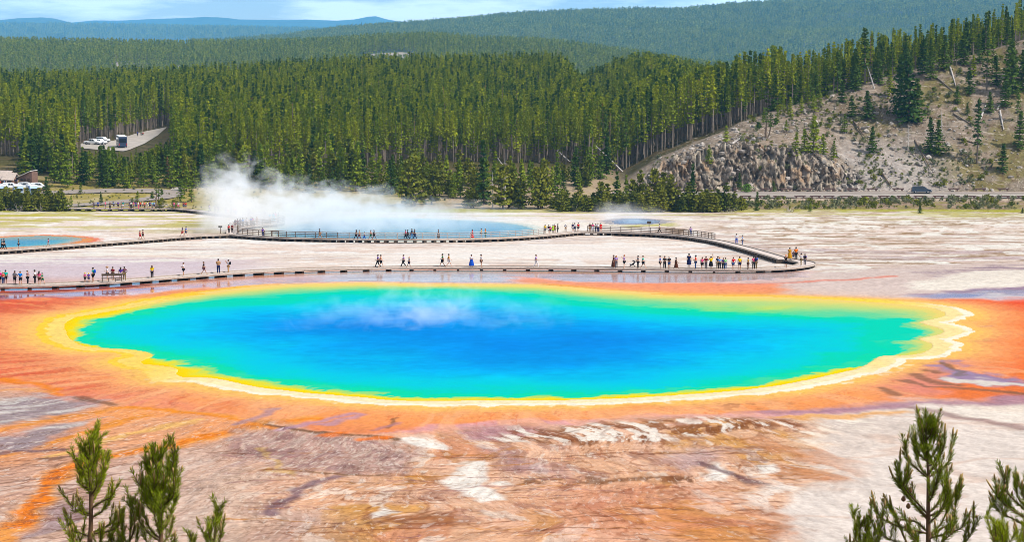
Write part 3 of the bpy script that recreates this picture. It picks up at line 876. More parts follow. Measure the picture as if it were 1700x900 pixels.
# ------------------------------------------------------------------ water
def water_mat(name, rough, spec, bump, sc):
    m, nt, o = new_mat(name)
    L = nt.links.new
    b = N(nt, 'ShaderNodeBsdfPrincipled')
    b.inputs['Roughness'].default_value = rough
    b.inputs['Specular IOR Level'].default_value = spec
    a = N(nt, 'ShaderNodeAttribute', attribute_name='tint')
    tc = N(nt, 'ShaderNodeTexCoord')
    mp = N(nt, 'ShaderNodeMapping')
    mp.inputs['Scale'].default_value = (sc, sc * 1.6, sc)
    mp.inputs['Rotation'].default_value = (0, 0, radians(12))
    n = N(nt, 'ShaderNodeTexNoise', i_Scale=1.0, i_Detail=4.0, i_Roughness=.6)
    L(tc.outputs['Object'], mp.inputs['Vector']); L(mp.outputs['Vector'], n.inputs['Vector'])
    bp = N(nt, 'ShaderNodeBump', i_Strength=bump, i_Distance=.15)
    L(n.outputs['Fac'], bp.inputs['Height']); L(bp.outputs['Normal'], b.inputs['Normal'])
    L(a.outputs['Color'], b.inputs['Base Color'])
    L(b.outputs[0], o.inputs['Surface'])
    return m

def ramp(t, stops):
    ts = [s_[0] for s_ in stops]
    cs = np.array([lin(s_[1], 1.0) for s_ in stops])
    return np.stack([np.interp(t, ts, cs[:, k]) for k in range(3)], -1)

def pool(name, poly, z, res, colour, mat, label, grow=1.0):
    lo, hi = poly.min(0) - 2, poly.max(0) + 2
    X, Y = np.meshgrid(np.arange(lo[0], hi[0], res), np.arange(lo[1], hi[1], res))
    x, y = X.ravel(), Y.ravel()
    sd = poly_sd(x, y, poly, 40)
    col = colour(x, y, sd)
    me = grid_mesh(name, X, Y, (z(Y) if callable(z) else np.full(X.shape, z)), {'tint': col.reshape(X.shape + (3,))}, mat)
    keep = (sd > -grow)
    bm = bmesh.new(); bm.from_mesh(me)
    bm.verts.ensure_lookup_table()
    bmesh.ops.delete(bm, geom=[v for v in bm.verts if not keep[v.index]], context='VERTS')
    bm.to_mesh(me); bm.free()
    return tag(link(name, me), label, kind='structure')

def prism_colour(x, y, sd):
    x2 = x + (fbm(x * .35, y * .35, 121, 4) - .5) * 3.0 + (fbm(x * 1.6, y * 1.2, 123, 3) - .5) * 1.2
    y2 = y + (fbm(x * .35, y * .35, 122, 4) - .5) * 3.5 + (fbm(x * 1.6, y * 1.2, 124, 3) - .5) * 1.2
    t = poly_sd(x2, y2, TURQ, 40)
    e = np.clip(sd, 0, 40)
    shal = e / (e + np.maximum(-t, 0) + 1e-6)          # 0 at the shore .. 1 where the water turns turquoise
    shal = np.clip(shal + (fbm(x * .3, y * .3, 125, 3) - .5) * .15, 0, 1)
    top = np.maximum(sstep(252, 262, y), sstep(30, 42, x + (y - 232) * .2))
    yel = ramp(shal, [(0, (252, 206, 30)), (.3, (254, 222, 50)), (.55, (236, 226, 96)), (.8, (150, 222, 140)), (1, (70, 222, 170))])
    ytop = ramp(shal, [(0, (250, 216, 140)), (.15, (240, 220, 132)), (.38, (196, 220, 142)), (.72, (120, 218, 164)), (1, (66, 218, 186))])
    yel = yel * (1 - top[:, None]) + ytop * top[:, None]
    tt = t + (fbm(x * .10, y * .10, 126, 4) - .5) * 9 - 2 * top
    rt_ = sstep(25, 60, x)
    tt = tt - rt_ * 2.5
    deep = ramp(tt, [(0, (60, 217, 186)), (1.5, (0, 214, 204)), (4, (0, 209, 220)), (8.5, (0, 200, 231)), (14, (0, 179, 235)), (20, (0, 157, 231)), (30, (0, 142, 226))])
    k = sstep(-.4, .6, t)[:, None]
    c = yel * (1 - k) + deep * k
    rp = fbm(x * .9, y * 1.1, 127, 4) * .6 + fbm(x * .16, y * .2, 128, 3) * .4                  # wind ripple painted into the tint, standing in for sky reflections
    c = c * (1 + (rp - .5)[:, None] * .45 * sstep(4, 12, t)[:, None])
    return np.clip(c * .455, .002, .85)

m_spring = water_mat('spring_water', .35, .0, .35, 1.1)
pool('water', RIM, -.012, .33, prism_colour, m_spring, 'rainbow hot spring water, blue centre fading to green and yellow shore')

def exc_colour(x, y, sd):
    n = fbm(x * .15, y * .15, 131, 3)
    c = ramp(sd + (n - .5) * 4, [(0, (214, 226, 214)), (1.2, (150, 214, 228)), (4, (104, 198, 232)), (9, (78, 184, 230)), (18, (110, 196, 230))])
    return np.clip(c * .50, 0, .85)

def left_colour(x, y, sd):
    n = fbm(x * .5, y * .5, 132, 4)
    back = sstep(0, 1, (y - (gp(60, 400.5).y)) / 14 + (n - .5) * .9)
    c = ramp(sd + (n - .5) * 1.5, [(0, (226, 140, 80)), (1.0, (206, 170, 130)), (2.4, (120, 176, 176)), (4.5, (40, 160, 186)), (9, (20, 146, 180))])
    b_ = ramp(n, [(.3, (190, 150, 110)), (.5, (150, 160, 140)), (.7, (120, 160, 150))])
    c = c * (1 - back[:, None] * .85) + b_ * back[:, None] * .85
    return np.clip(c * .50, 0, .85)

def vent_colour(x, y, sd):
    c = ramp(sd, [(0, (120, 120, 130)), (1.5, (110, 132, 166)), (4, (150, 176, 200))])
    return np.clip(c * .5, 0, .8)

m_pool = water_mat('pool_water', .25, .05, .3, 1.4)
pool('water', EXC, float(plain(435)) - .25, .6, exc_colour, m_pool, 'milky turquoise water of the steaming crater pool')
pool('water', LPOOL, lambda Y: plain(Y) - .02, .5, left_colour, m_pool, 'small teal pool with an orange edge beside the left walkway')
pool('water', VENT, lambda Y: plain(Y) - .02, .5, vent_colour, m_pool, 'small grey blue vent pool behind the railed walkway')
# ------------------------------------------------------------------ far hills
m_hill = mat_plain('wooded_hill_ground', (.060, .075, .030), .95, .02, .35, .02)
m_rock = mat_plain('bare_hill_ground', (.24, .20, .155), .95, .02, .2, .05)

def hill_profile(tops, d, drop):
    t = np.array(tops, float)
    z = np.array([at(a, b, d).z for a, b in t]) - drop
    return (t[:, 0] - 850) / FOC, z

class Hill:
    """a ridge whose crest is seen along given points; bottom at height z0 at distance d0"""
    def __init__(s, tops, d0, d1, z0, drop, seed, back=1.25):
        s.k, s.z1 = hill_profile(tops, d1, drop)
        s.d0, s.d1, s.z0, s.seed, s.back = d0, d1, z0, seed, back
    def z(s, x, y):
        k = x / y
        z1 = np.interp(k, s.k, s.z1)
        u = np.clip((y - s.d0) / (s.d1 - s.d0), 0, 1)
        g = fbm(x / s.d1 * 9, y / s.d1 * 9, s.seed, 4) - .5
        z = s.z0 + (z1 - s.z0) * (u ** .85) + g * (z1 - s.z0) * .5 * np.sin(u * pi)
        v = np.clip((y - s.d1) / (s.d1 * (s.back - 1)), 0, 1)
        return z - v * v * (np.abs(z1 - s.z0) + 20)
    def mesh(s, name, kx0, kx1, nx, ny, mat):
        Y = np.repeat(np.linspace(s.d0, s.d1 * s.back, ny)[:, None], nx, 1)
        X = np.linspace(kx0, kx1, nx)[None, :] * Y
        Z = s.z(X.ravel(), Y.ravel()).reshape(X.shape)
        return grid_mesh(name, X, Y, Z, None, mat)

kl, kr = -.27, .27
RIDGE = Hill([(-200, 60), (0, 63), (150, 66), (300, 69), (420, 68), (560, 63), (640, 57), (720, 55), (800, 62), (900, 65), (950, 70), (1000, 78), (1060, 86), (1150, 100), (1400, 120), (2000, 130)], 2250, 3000, -45, 15, 201)
BLUE = Hill([(-300, 75), (380, 66), (440, 61), (480, 58), (560, 46), (640, 40), (700, 36), (750, 32), (850, 22), (930, 18), (1000, 16), (1060, 14), (1110, 15), (1180, 9), (1230, 4), (1280, 1), (1340, -3), (1450, -10), (1600, -22), (1900, -40)], 4700, 6500, -60, 13, 202)
FARL = Hill([(-300, 41), (0, 40), (80, 40), (180, 41), (280, 43), (350, 44), (420, 46), (520, 48), (650, 54), (900, 60), (2000, 70)], 11500, 13200, -40, 12, 203)
tag(link('hill', RIDGE.mesh('hill', kl, .12, 160, 60, m_hill)), 'green wooded ridge with small bare patches behind the forest', kind='structure')
tag(link('hill', BLUE.mesh('hill', -.15, kr, 180, 80, m_hill)), 'long blue green wooded mountain rising to the right', kind='structure')
tag(link('hill', FARL.mesh('hill', kl, .02, 160, 50, m_hill)), 'low blue wooded ridge at the far left', kind='structure')
MT1 = Hill([(-300, 40), (0, 33), (35, 29.5), (75, 28), (95, 30), (125, 37.5), (160, 45), (600, 60), (900, 70)], 17000, 18500, -120, 0, 204)
MT2 = Hill([(-200, 45), (60, 42), (110, 38), (160, 33), (200, 33.5), (250, 31), (310, 29), (345, 27), (375, 28.5), (400, 31.5), (480, 32.5), (510, 31.5), (560, 33.5), (590, 31.5), (612, 27), (625, 26), (642, 31), (680, 38), (800, 50)], 20000, 21500, -120, 0, 205)
tag(link('mountains', MT1.mesh('mountains', kl, .05, 200, 24, m_hill)), 'rounded distant blue mountain on the left skyline', kind='structure')
tag(link('mountains', MT2.mesh('mountains', kl, .05, 260, 24, m_hill)), 'faint blue mountain range along the left skyline', kind='structure')
# ------------------------------------------------------------------ air
hz = MB().box((0, 11900, 740), (15000, 24600, 1740))
m_haze, nt, o = new_mat('haze_air')
pv = N(nt, 'ShaderNodeVolumePrincipled')
pv.inputs['Color'].default_value = (.14, .52, .95, 1)
pv.inputs['Density'].default_value = 0.45e-4
pv.inputs['Anisotropy'].default_value = 0.0
nt.links.new(pv.outputs[0], o.inputs['Volume'])
haze = hz.build('haze', m_haze)
tag(haze, 'thin blue summer haze over the valley', kind='stuff')
# ------------------------------------------------------------------ bodies grown once, before the heavy scenery
def skin_mesh(name, joints, edges, root=0):
    me = bpy.data.meshes.new(name + '_skeleton')
    keys = list(joints)
    me.from_pydata([joints[k][0] for k in keys], [(keys.index(a), keys.index(b)) for a, b in edges], [])
    o = bpy.data.objects.new(name + '_grow', me)
    COL.objects.link(o)
    o.modifiers.new('skin', 'SKIN')
    for i, k in enumerate(keys):
        r = joints[k][1]
        me.skin_vertices[0].data[i].radius = r if isinstance(r, tuple) else (r, r)
        me.skin_vertices[0].data[i].use_root = (i == root)
    sb = o.modifiers.new('round', 'SUBSURF'); sb.levels = 1
    dg = bpy.context.evaluated_depsgraph_get()
    out = bpy.data.meshes.new_from_object(o.evaluated_get(dg))
    out.name = name
    out.polygons.foreach_set('use_smooth', [True] * len(out.polygons))
    bpy.data.objects.remove(o)
    return out

def pose_joints(pose):
    J = dict(pelvis=(0, 0, .95), spine=(0, 0, 1.18), chest=(0, 0, 1.36), neck=(0, 0, 1.48), head=(0, .02, 1.60), crown=(0, .01, 1.70))
    for s, t in ((-1, 'l'), (1, 'r')):
        J.update({'sh' + t: (.17 * s, 0, 1.41), 'el' + t: (.23 * s, -.02, 1.14), 'wr' + t: (.24 * s, .06, .90), 'ha' + t: (.24 * s, .09, .80),
                  'hip' + t: (.09 * s, 0, .90), 'kn' + t: (.10 * s, .02, .50), 'an' + t: (.10 * s, 0, .09), 'to' + t: (.11 * s, .15, .045)})
    if pose == 'walk':
        J.update(knl=(-.09, .20, .52), anl=(-.09, .34, .10), tol=(-.09, .49, .08), knr=(.09, -.06, .50), anr=(.09, -.36, .14), tor=(.09, -.24, .05),
                 ell=(-.23, -.16, 1.16), wrl=(-.23, -.18, .92), hal=(-.22, -.17, .83), elr=(.23, .08, 1.15), wrr=(.21, .28, 1.0), har=(.2, .36, .97))
    elif pose == 'photo':
        J.update(ell=(-.24, .16, 1.25), wrl=(-.10, .32, 1.48), hal=(-.06, .36, 1.55), elr=(.24, .16, 1.25), wrr=(.10, .32, 1.48), har=(.06, .36, 1.55))
    elif pose == 'hip':
        J.update(elr=(.38, -.08, 1.18), wrr=(.22, .02, 1.0), har=(.16, .04, .99))
    elif pose == 'up':
        J.update(elr=(.24, .02, 1.66), wrr=(.20, .04, 1.92), har=(.19, .05, 2.02), ell=(-.34, .05, 1.22), wrl=(-.24, .2, 1.40), hal=(-.2, .25, 1.46))
    elif pose == 'wide':
        J.update(elr=(.44, .05, 1.36), wrr=(.68, .12, 1.42), har=(.78, .14, 1.44), ell=(-.42, .05, 1.30), wrl=(-.62, .14, 1.36), hal=(-.70, .18, 1.38))
    elif pose == 'lean':
        J.update(spine=(0, .08, 1.14), chest=(0, .22, 1.26), neck=(0, .33, 1.34), head=(0, .42, 1.43), crown=(0, .45, 1.52),
                 shl=(-.17, .26, 1.29), shr=(.17, .26, 1.29), ell=(-.22, .42, 1.06), elr=(.22, .42, 1.06), wrl=(-.14, .56, 1.10), wrr=(.14, .56, 1.10), hal=(-.1, .62, 1.12), har=(.1, .62, 1.12))
    elif pose == 'hold':
        J.update(ell=(-.23, .02, 1.15), wrl=(-.10, .24, 1.16), hal=(-.03, .28, 1.18), elr=(.23, .02, 1.15), wrr=(.10, .24, 1.14), har=(.03, .28, 1.16))
    elif pose == 'sit':
        d = -.48
        for k in list(J):
            x, y, z = J[k]
            if k[:2] not in ('kn', 'an', 'to'): J[k] = (x, y, z + d)
        J.update(knl=(-.1, .42, .48), knr=(.1, .42, .48), anl=(-.1, .45, .09), anr=(.1, .45, .09), tol=(-.1, .6, .045), tor=(.1, .6, .045))
    return J

def fingers(J, E, R):
    """a small hand: palm, four finger ends spread as one row and a thumb to the side"""
    for t, s in (('l', -1), ('r', 1)):
        w, h = Vector(J['wr' + t]), Vector(J['ha' + t])
        d = (h - w).normalized()
        sd = d.cross(Vector((0, 1, .2))).normalized()
        for i, f in enumerate((-.6, -.2, .2, .6)):
            k = 'f%d%s' % (i, t)
            J[k] = tuple(h + d * (.075 - .012 * abs(f + .2)) + sd * .035 * f)
            R[k] = .009
            E.append(('ha' + t, k))
        J['th' + t] = tuple(w.lerp(h, .5) + d * .02 + sd * .05); R['th' + t] = .010
        E.append(('wr' + t, 'th' + t))

BODY_R = dict(pelvis=(.15, .11), spine=(.13, .10), chest=(.17, .11), neck=.055, head=(.085, .10), crown=(.065, .075),
              sh=.060, el=.043, wr=.030, ha=.034, hip=.085, kn=.060, an=.042, to=.035)
BODY_E = [('pelvis', 'spine'), ('spine', 'chest'), ('chest', 'neck'), ('neck', 'head'), ('head', 'crown')]
for t in 'lr':
    BODY_E += [('chest', 'sh' + t), ('sh' + t, 'el' + t), ('el' + t, 'wr' + t), ('wr' + t, 'ha' + t), ('pelvis', 'hip' + t), ('hip' + t, 'kn' + t), ('kn' + t, 'an' + t), ('an' + t, 'to' + t)]

def rad(k, R, add=0.0):
    r = R.get(k, BODY_R.get(k, BODY_R.get(k[:-1], .03)))
    return tuple(v + add for v in r) if isinstance(r, tuple) else (r + add, r + add)

POSES = {}
def person_meshes(pose):
    J = pose_joints(pose)
    out = {}
    Jb, E, R = dict(J), list(BODY_E), {}
    fingers(Jb, E, R)
    out['body'] = skin_mesh('body', {k: (Jb[k], rad(k, R)) for k in Jb}, E)
    def sub(name, keys, edges, add, ov=None):
        ov = ov or {}
        Jn = {k: (ov[k][0] if k in ov else J[k], ov[k][1] if k in ov else rad(k, {}, add)) for k in keys}
        return skin_mesh(name, Jn, edges)
    te = [('pelvis', 'spine'), ('spine', 'chest')] + [('chest', 'sh' + t) for t in 'lr']
    half = {'el' + t: (tuple(Vector(J['sh' + t]).lerp(Vector(J['el' + t]), .75)), (.062, .062)) for t in 'lr'}
    out['shirt'] = sub('shirt', ['pelvis', 'spine', 'chest', 'shl', 'shr', 'ell', 'elr'], te + [('sh' + t, 'el' + t) for t in 'lr'], .022, half)
    out['jacket'] = sub('jacket', ['pelvis', 'spine', 'chest', 'shl', 'shr', 'ell', 'elr', 'wrl', 'wrr'], te + [('sh' + t, 'el' + t) for t in 'lr'] + [('el' + t, 'wr' + t) for t in 'lr'], .026)
    be = [('pelvis', 'hip' + t) for t in 'lr']
    out['trousers'] = sub('trousers', ['pelvis', 'hipl', 'hipr', 'knl', 'knr', 'anl', 'anr'], be + [('hip' + t, 'kn' + t) for t in 'lr'] + [('kn' + t, 'an' + t) for t in 'lr'], .024)
    sh = {'kn' + t: (tuple(Vector(J['hip' + t]).lerp(Vector(J['kn' + t]), .85)), (.095, .095)) for t in 'lr'}
    out['shorts'] = sub('shorts', ['pelvis', 'hipl', 'hipr', 'knl', 'knr'], be + [('hip' + t, 'kn' + t) for t in 'lr'], .028, sh)
    # skirts and dresses: a flared cone with a waist
    for nm, z0, r0 in (('skirt', .45, .26), ('dress', .22, .34)):
        mb = MB()
        n = 14; P = Vector(J['pelvis'])
        rings = [(P.z + .16, .155), (P.z, .19), (P.z - .25, .22 + (r0 - .22) * .4), (P.z - .95 + z0, r0)]
        vs = [(P.x + cos(2 * pi * k / n) * r * (1 + .06 * (k % 2)), P.y + sin(2 * pi * k / n) * r * .85 * (1 + .06 * (k % 2)), z) for z, r in rings for k in range(n)]
        fs = [(i * n + k, (i + 1) * n + k, (i + 1) * n + (k + 1) % n, i * n + (k + 1) % n) for i in range(3) for k in range(n)]
        out[nm] = mb.add(vs, fs).mesh(nm, None, True)
    hd = Vector(J['head'])
    def ball(c, r, sc, zmin=None, n=10, m=7):
        vs, fs = [], []
        for i in range(m + 1):
            th = pi * i / m
            for k in range(n):
                p = Vector((sin(th) * cos(2 * pi * k / n) * r * sc[0], sin(th) * sin(2 * pi * k / n) * r * sc[1], cos(th) * r * sc[2]))
                vs.append(c + p)
        for i in range(m):
            for k in range(n):
                fs.append((i * n + k, (i + 1) * n + k, (i + 1) * n + (k + 1) % n, i * n + (k + 1) % n))
        return vs, fs
    out['hair'] = MB().add(*ball(hd + Vector((0, -.035, .06)), .125, (.88, .95, .85))).mesh('hair', None, True)
    out['long_hair'] = MB().add(*ball(hd + Vector((0, -.035, .06)), .125, (.9, .95, .85))).add(*ball(hd + Vector((0, -.09, -.10)), .13, (.8, .5, 1.5))).mesh('hair', None, True)
    hat = MB().add(*ball(hd + Vector((0, -.01, .09)), .12, (.95, 1.05, .75)))
    n = 14
    hat.add([(hd.x + cos(2 * pi * k / n) * .2, hd.y - .01 + sin(2 * pi * k / n) * .21, hd.z + .065 + dz) for dz in (0, .02) for k in range(n)],
            [tuple(range(n))[::-1], tuple(range(n, 2 * n))] + [(k, (k + 1) % n, (k + 1) % n + n, k + n) for k in range(n)])
    out['hat'] = hat.mesh('hat', None, True)
    ch = Vector(J['chest'])
    bp_ = MB().add(*ball(ch + Vector((0, -.22, -.08)), .21, (.8, .55, 1.15)))
    out['backpack'] = bp_.mesh('backpack', None, True)
    # face: brow line, eyes, nose and mouth as one small relief mesh
    f = MB()
    for s in (-1, 1):
        f.add(*ball(hd + Vector((.034 * s, .088, .015)), .014, (1, .6, .8), n=6, m=4))
    f.add(*ball(hd + Vector((0, .105, -.02)), .018, (.8, 1, 1.3), n=6, m=4))
    f.add(*ball(hd + Vector((0, .088, -.062)), .024, (1.1, .5, .35), n=6, m=4))
    out['face'] = f.mesh('face', None, True)
    return out
for ps in ('stand', 'walk', 'photo', 'hip', 'up', 'wide', 'lean', 'hold', 'sit'):
    POSES[ps] = person_meshes(ps)
# ------------------------------------------------------------------ tree materials
def leaf_mat(name, dark, lightc, transl=.12):
    m, nt, o = new_mat(name)
    L = nt.links.new
    a = N(nt, 'ShaderNodeAttribute', attribute_name='tone')
    oi = N(nt, 'ShaderNodeObjectInfo')
    ad = N(nt, 'ShaderNodeMath', operation='MULTIPLY_ADD')
    ad.inputs[1].default_value = .55
    L(oi.outputs['Random'], ad.inputs[0])
    mu = N(nt, 'ShaderNodeMath', operation='MULTIPLY')
    mu.inputs[1].default_value = .5
    L(a.outputs['Fac'], mu.inputs[0]); L(mu.outputs[0], ad.inputs[2])
    cr = N(nt, 'ShaderNodeValToRGB')
    cr.color_ramp.elements[0].color = (*dark, 1)
    cr.color_ramp.elements[1].color = (*lightc, 1)
    cr.color_ramp.elements[0].position = .1; cr.color_ramp.elements[1].position = .95
    L(ad.outputs[0], cr.inputs['Fac'])
    d = N(nt, 'ShaderNodeBsdfPrincipled')
    d.inputs['Roughness'].default_value = .75; d.inputs['Specular IOR Level'].default_value = .08
    t = N(nt, 'ShaderNodeBsdfTranslucent')
    mx = N(nt, 'ShaderNodeMixShader'); mx.inputs[0].default_value = transl
    L(cr.outputs['Color'], d.inputs['Base Color']); L(cr.outputs['Color'], t.inputs['Color'])
    L(d.outputs[0], mx.inputs[1]); L(t.outputs[0], mx.inputs[2]); L(mx.outputs[0], o.inputs['Surface'])
    return m

m_pine = leaf_mat('pine_needles', (.055, .104, .004), (.30, .315, .005))
m_young = leaf_mat('young_pine_needles', (.060, .110, .006), (.22, .255, .010))
m_bush = leaf_mat('bushy_pine_needles', (.050, .075, .008), (.19, .185, .014))
m_dark = leaf_mat('dark_pine_needles', (.022, .052, .008), (.090, .135, .010))
m_green = leaf_mat('fresh_shrub_leaves', (.08, .16, .02), (.16, .26, .03))
m_rust = leaf_mat('dead_needles', (.13, .065, .02), (.24, .13, .04), .15)
m_bark = mat_plain('pine_bark', (.19, .15, .115), .9, .05, .35, 2.0, rnd=.25)
m_bark_dark = mat_plain('dark_bark', (.13, .095, .07), .9, .05, .35, 3.0, rnd=.2)
m_grey = mat_plain('weathered_wood', (.40, .36, .33), .9, .05, .25, 2.0, rnd=.15)
m_dryw = mat_plain('dry_grey_twigs', (.36, .31, .28), .9, .05, .25, 2.0, rnd=.15)

def crown_arrays(rg, h, z0, R, nwh, nb, spr, size, top_pow=.75, base_full=.4, droop=-.2, lean=(0, 0), gap=.12, upright=.15, flat=.0):
    V, T = [], []
    for i in range(nwh):
        t = (i + rg.uniform(-.35, .35)) / nwh
        t = min(max(t, 0), .985)
        z = z0 + (h - z0) * t
        prof = (1 - t) ** top_pow * min(1.0, base_full + t * 3.2)
        for k in range(nb):
            if rg.random() < gap: continue
            az = rg.uniform(0, 2 * pi)
            Lb = max(R * prof * rg.uniform(.55, 1.18), size * .45)
            rise = droop + (0.65 - droop) * t + rg.uniform(-.12, .12)
            bd = np.array([cos(az), sin(az), rise]); bd /= np.linalg.norm(bd)
            o = np.array([lean[0] * z / h, lean[1] * z / h, z])
            bt = rg.random()
            for q in range(spr):
                f = (q + rg.uniform(.35, 1.0)) / spr
                p = o + bd * Lb * f
                d = bd * .8 + np.array([rg.gauss(0, .45), rg.gauss(0, .45), rg.gauss(upright, .35)])
                d /= np.linalg.norm(d)
                n = np.array([bd[0] + rg.gauss(0, .42), bd[1] + rg.gauss(0, .42), .35 + flat + rg.gauss(0, .35)])
                d = d - n * (d @ n) / (n @ n) * .7; s = np.cross(d, n); ln = np.linalg.norm(s)
                if ln < .1: continue
                s /= ln
                l = size * rg.uniform(.65, 1.25); w = l * rg.uniform(.22, .36)
                V += [p - d * l * .35, p + s * w, p + d * l * .65, p - s * w]
                tn = .5 * bt + .5 * rg.random()
                T += [tn] * 4
    # leader
    for q in range(3):
        az = rg.uniform(0, pi)
        s = np.array([cos(az), sin(az), 0]) * size * .22
        o = np.array([lean[0], lean[1], h])
        V += [o - np.array([0, 0, size * 1.1]), o - np.array([0, 0, size * .5]) + s, o + np.array([0, 0, size * .25]), o - np.array([0, 0, size * .5]) - s]
        T += [.6] * 4
    return np.array(V), np.array(T)

def leaf_mesh(name, V, T, mat):
    me = bpy.data.meshes.new(name)
    n = len(V)
    me.vertices.add(n); me.vertices.foreach_set('co', V.astype(np.float32).ravel())
    me.loops.add(n); me.loops.foreach_set('vertex_index', np.arange(n, dtype=np.int32))
    me.polygons.add(n // 4); me.polygons.foreach_set('loop_start', np.arange(0, n, 4, dtype=np.int32))
    a = me.attributes.new('tone', 'FLOAT', 'POINT'); a.data.foreach_set('value', T.astype(np.float32))
    me.materials.append(mat)
    me.update(calc_edges=True)
    return me

def trunk_mb(rg, h, r, lean=(0, 0), stubs=0, n=6, z1=None):
    mb = MB()
    z1 = z1 or h * .96
    pts = [(lean[0] * f + rg.uniform(-1, 1) * r * .5 * (f > 0), lean[1] * f, z1 * f) for f in (0, .25, .5, .75, 1)]
    pts[0] = (0, 0, -.6)
    mb.tube(pts, [r * 1.25, r, r * .8, r * .5, r * .12], n)
    for k in range(stubs):
        f = rg.uniform(.18, .85); az = rg.uniform(0, 2 * pi); l = rg.uniform(.5, 1.6) * (1.1 - f) * (1.7 if stubs > 30 else 1)
        o = Vector((lean[0] * f, lean[1] * f, z1 * f))
        mb.tube([o, o + Vector((cos(az) * l * .6, sin(az) * l * .6, -.1 * l)), o + Vector((cos(az) * l, sin(az) * l, rg.uniform(-.4, .3) * l))], [r * .22, r * .15, r * .05], 3)
    return mb

def tree_kind(kind, seed):
    """-> (crown mesh or None, trunk mesh); real metres"""
    rg = random.Random(seed * 131 + hash(kind) % 1 + len(kind) * 7)
    lean = (rg.uniform(-.5, .5), rg.uniform(-.5, .5))
    if kind == 'lodgepole':          # tall, bare below, narrow crown; 20 m
        h = 20; z0 = h * (.24, .44, .34, .52, .18, .40, .30)[seed % 7]
        V, T = crown_arrays(rg, h, z0, rg.uniform(1.5, 2.2), 24, 8, 5, .9, 1.05, .65, -.3, lean, .14)
        tr = trunk_mb(rg, h, .21, lean, 14)
        return leaf_mesh('lodgepole_crown', V, T, m_pine), tr.mesh('lodgepole_trunk', m_bark)
    if kind == 'full':               # younger pine, foliage nearly to the ground; 10 m
        h = 10; z0 = h * .08
        V, T = crown_arrays(rg, h, z0, rg.uniform(1.9, 2.5), 17, 9, 6, .8, .9, .85, -.1, lean, .08)
        return leaf_mesh('young_crown', V, T, m_young), trunk_mb(rg, h, .14, lean, 0).mesh('young_trunk', m_bark_dark)
    if kind == 'spruce':             # dark dense conical, 12 m
        h = 12; z0 = h * .05
        V, T = crown_arrays(rg, h, z0, rg.uniform(2.3, 2.9), 20, 10, 7, .9, .9, .9, -.25, lean, .05)
        return leaf_mesh('dark_crown', V, T, m_dark), trunk_mb(rg, h, .17, lean, 0).mesh('dark_trunk', m_bark_dark)
    if kind == 'slim':               # thin tall pine with sparse crown, 16 m
        h = 16; z0 = h * .30
        V, T = crown_arrays(rg, h, z0, 1.6, 19, 7, 4, .9, .55, .6, -.3, lean, .22)
        return leaf_mesh('slim_crown', V, T, m_dark), trunk_mb(rg, h, .17, lean, 10).mesh('slim_trunk', m_bark)
    if kind == 'bushy':              # broad low pine with several leaders, 8 m
        Vs, Ts, mb = [], [], MB()
        for q in range(rg.choice([2, 3, 4])):
            hh = 8 * rg.uniform(.6, 1.0); ox, oy = rg.uniform(-1.3, 1.3), rg.uniform(-1.3, 1.3)
            V, T = crown_arrays(rg, hh, hh * .10, rg.uniform(1.5, 2.1), 11, 10, 6, .8, .55, .9, .1, (0, 0), .08)
            Vs.append(V + np.array([ox, oy, 0])); Ts.append(T)
            mb.tube([(ox * .4, oy * .4, -.5), (ox, oy, hh * .4), (ox, oy, hh * .93)], [.16, .11, .02], 5)
        return leaf_mesh('bushy_crown', np.vstack(Vs), np.concatenate(Ts), m_bush), mb.mesh('bushy_trunk', m_bark_dark)
    if kind == 'shrub':              # round leafy shrub 2 m
        V, T = crown_arrays(rg, 2, .1, 1.6, 7, 12, 4, .45, .5, .8, .3, (0, 0), .05, .4)
        return leaf_mesh('shrub_crown', V, T, m_green), MB().tube([(0, 0, -.3), (.1, 0, .7), (.2, .1, 1.4)], [.08, .06, .02], 5).tube([(0, 0, 0), (-.4, .2, .6), (-.6, .3, 1.1)], [.06, .04, .01], 4).mesh('shrub_trunk', m_bark_dark)
    if kind == 'rust':               # dead pine with rusty needles, 9 m
        V, T = crown_arrays(rg, 9, 1.5, 1.3, 11, 5, 4, .7, .7, .7, -.2, lean, .3)
        return leaf_mesh('rusty_crown', V, T, m_rust), trunk_mb(rg, 9, .14, lean, 8).mesh('rusty_trunk', m_bark)
    if kind == 'gnarled':            # open crooked pine with two stems, 9 m
        mb = MB()
        mb.tube([(0, 0, -.5), (-.2, 0, 2), (.1, 0, 4.5), (-.2, .1, 8)], [.35, .28, .2, .04], 6)
        mb.tube([(0, 0, .2), (.9, 0, 1.6), (1.3, .2, 3.6), (1.2, .1, 6.2)], [.28, .2, .15, .03], 6)
        mb.tube([(-.1, 0, 3), (-1.4, 0, 3.8), (-2.4, .2, 4.0)], [.12, .08, .02], 4)
        mb.tube([(1.3, 0, 3.8), (2.3, 0, 4.8), (2.9, .2, 5.0)], [.1, .07, .02], 4)
        Vs, Ts = [], []
        for ox, oz, hh, r in ((-.1, 5.0, 4, 1.5), (1.3, 3.8, 3.0, 1.3), (-2.2, 3.3, 1.6, .9), (2.8, 4.2, 1.7, .9)):
            V, T = crown_arrays(rg, hh, 0, r, 7, 6, 4, .65, .4, .8, .1, (0, 0), .2)
            Vs.append(V + np.array([ox, 0, oz])); Ts.append(T)
        return leaf_mesh('gnarled_crown', np.vstack(Vs), np.concatenate(Ts), m_dark), mb.mesh('gnarled_trunk', m_bark_dark)
    if kind == 'snag':               # standing dead tree, 14 m
        mb = trunk_mb(rg, 14, .22, lean, 64)
        return None, mb.mesh('snag_trunk', m_grey)

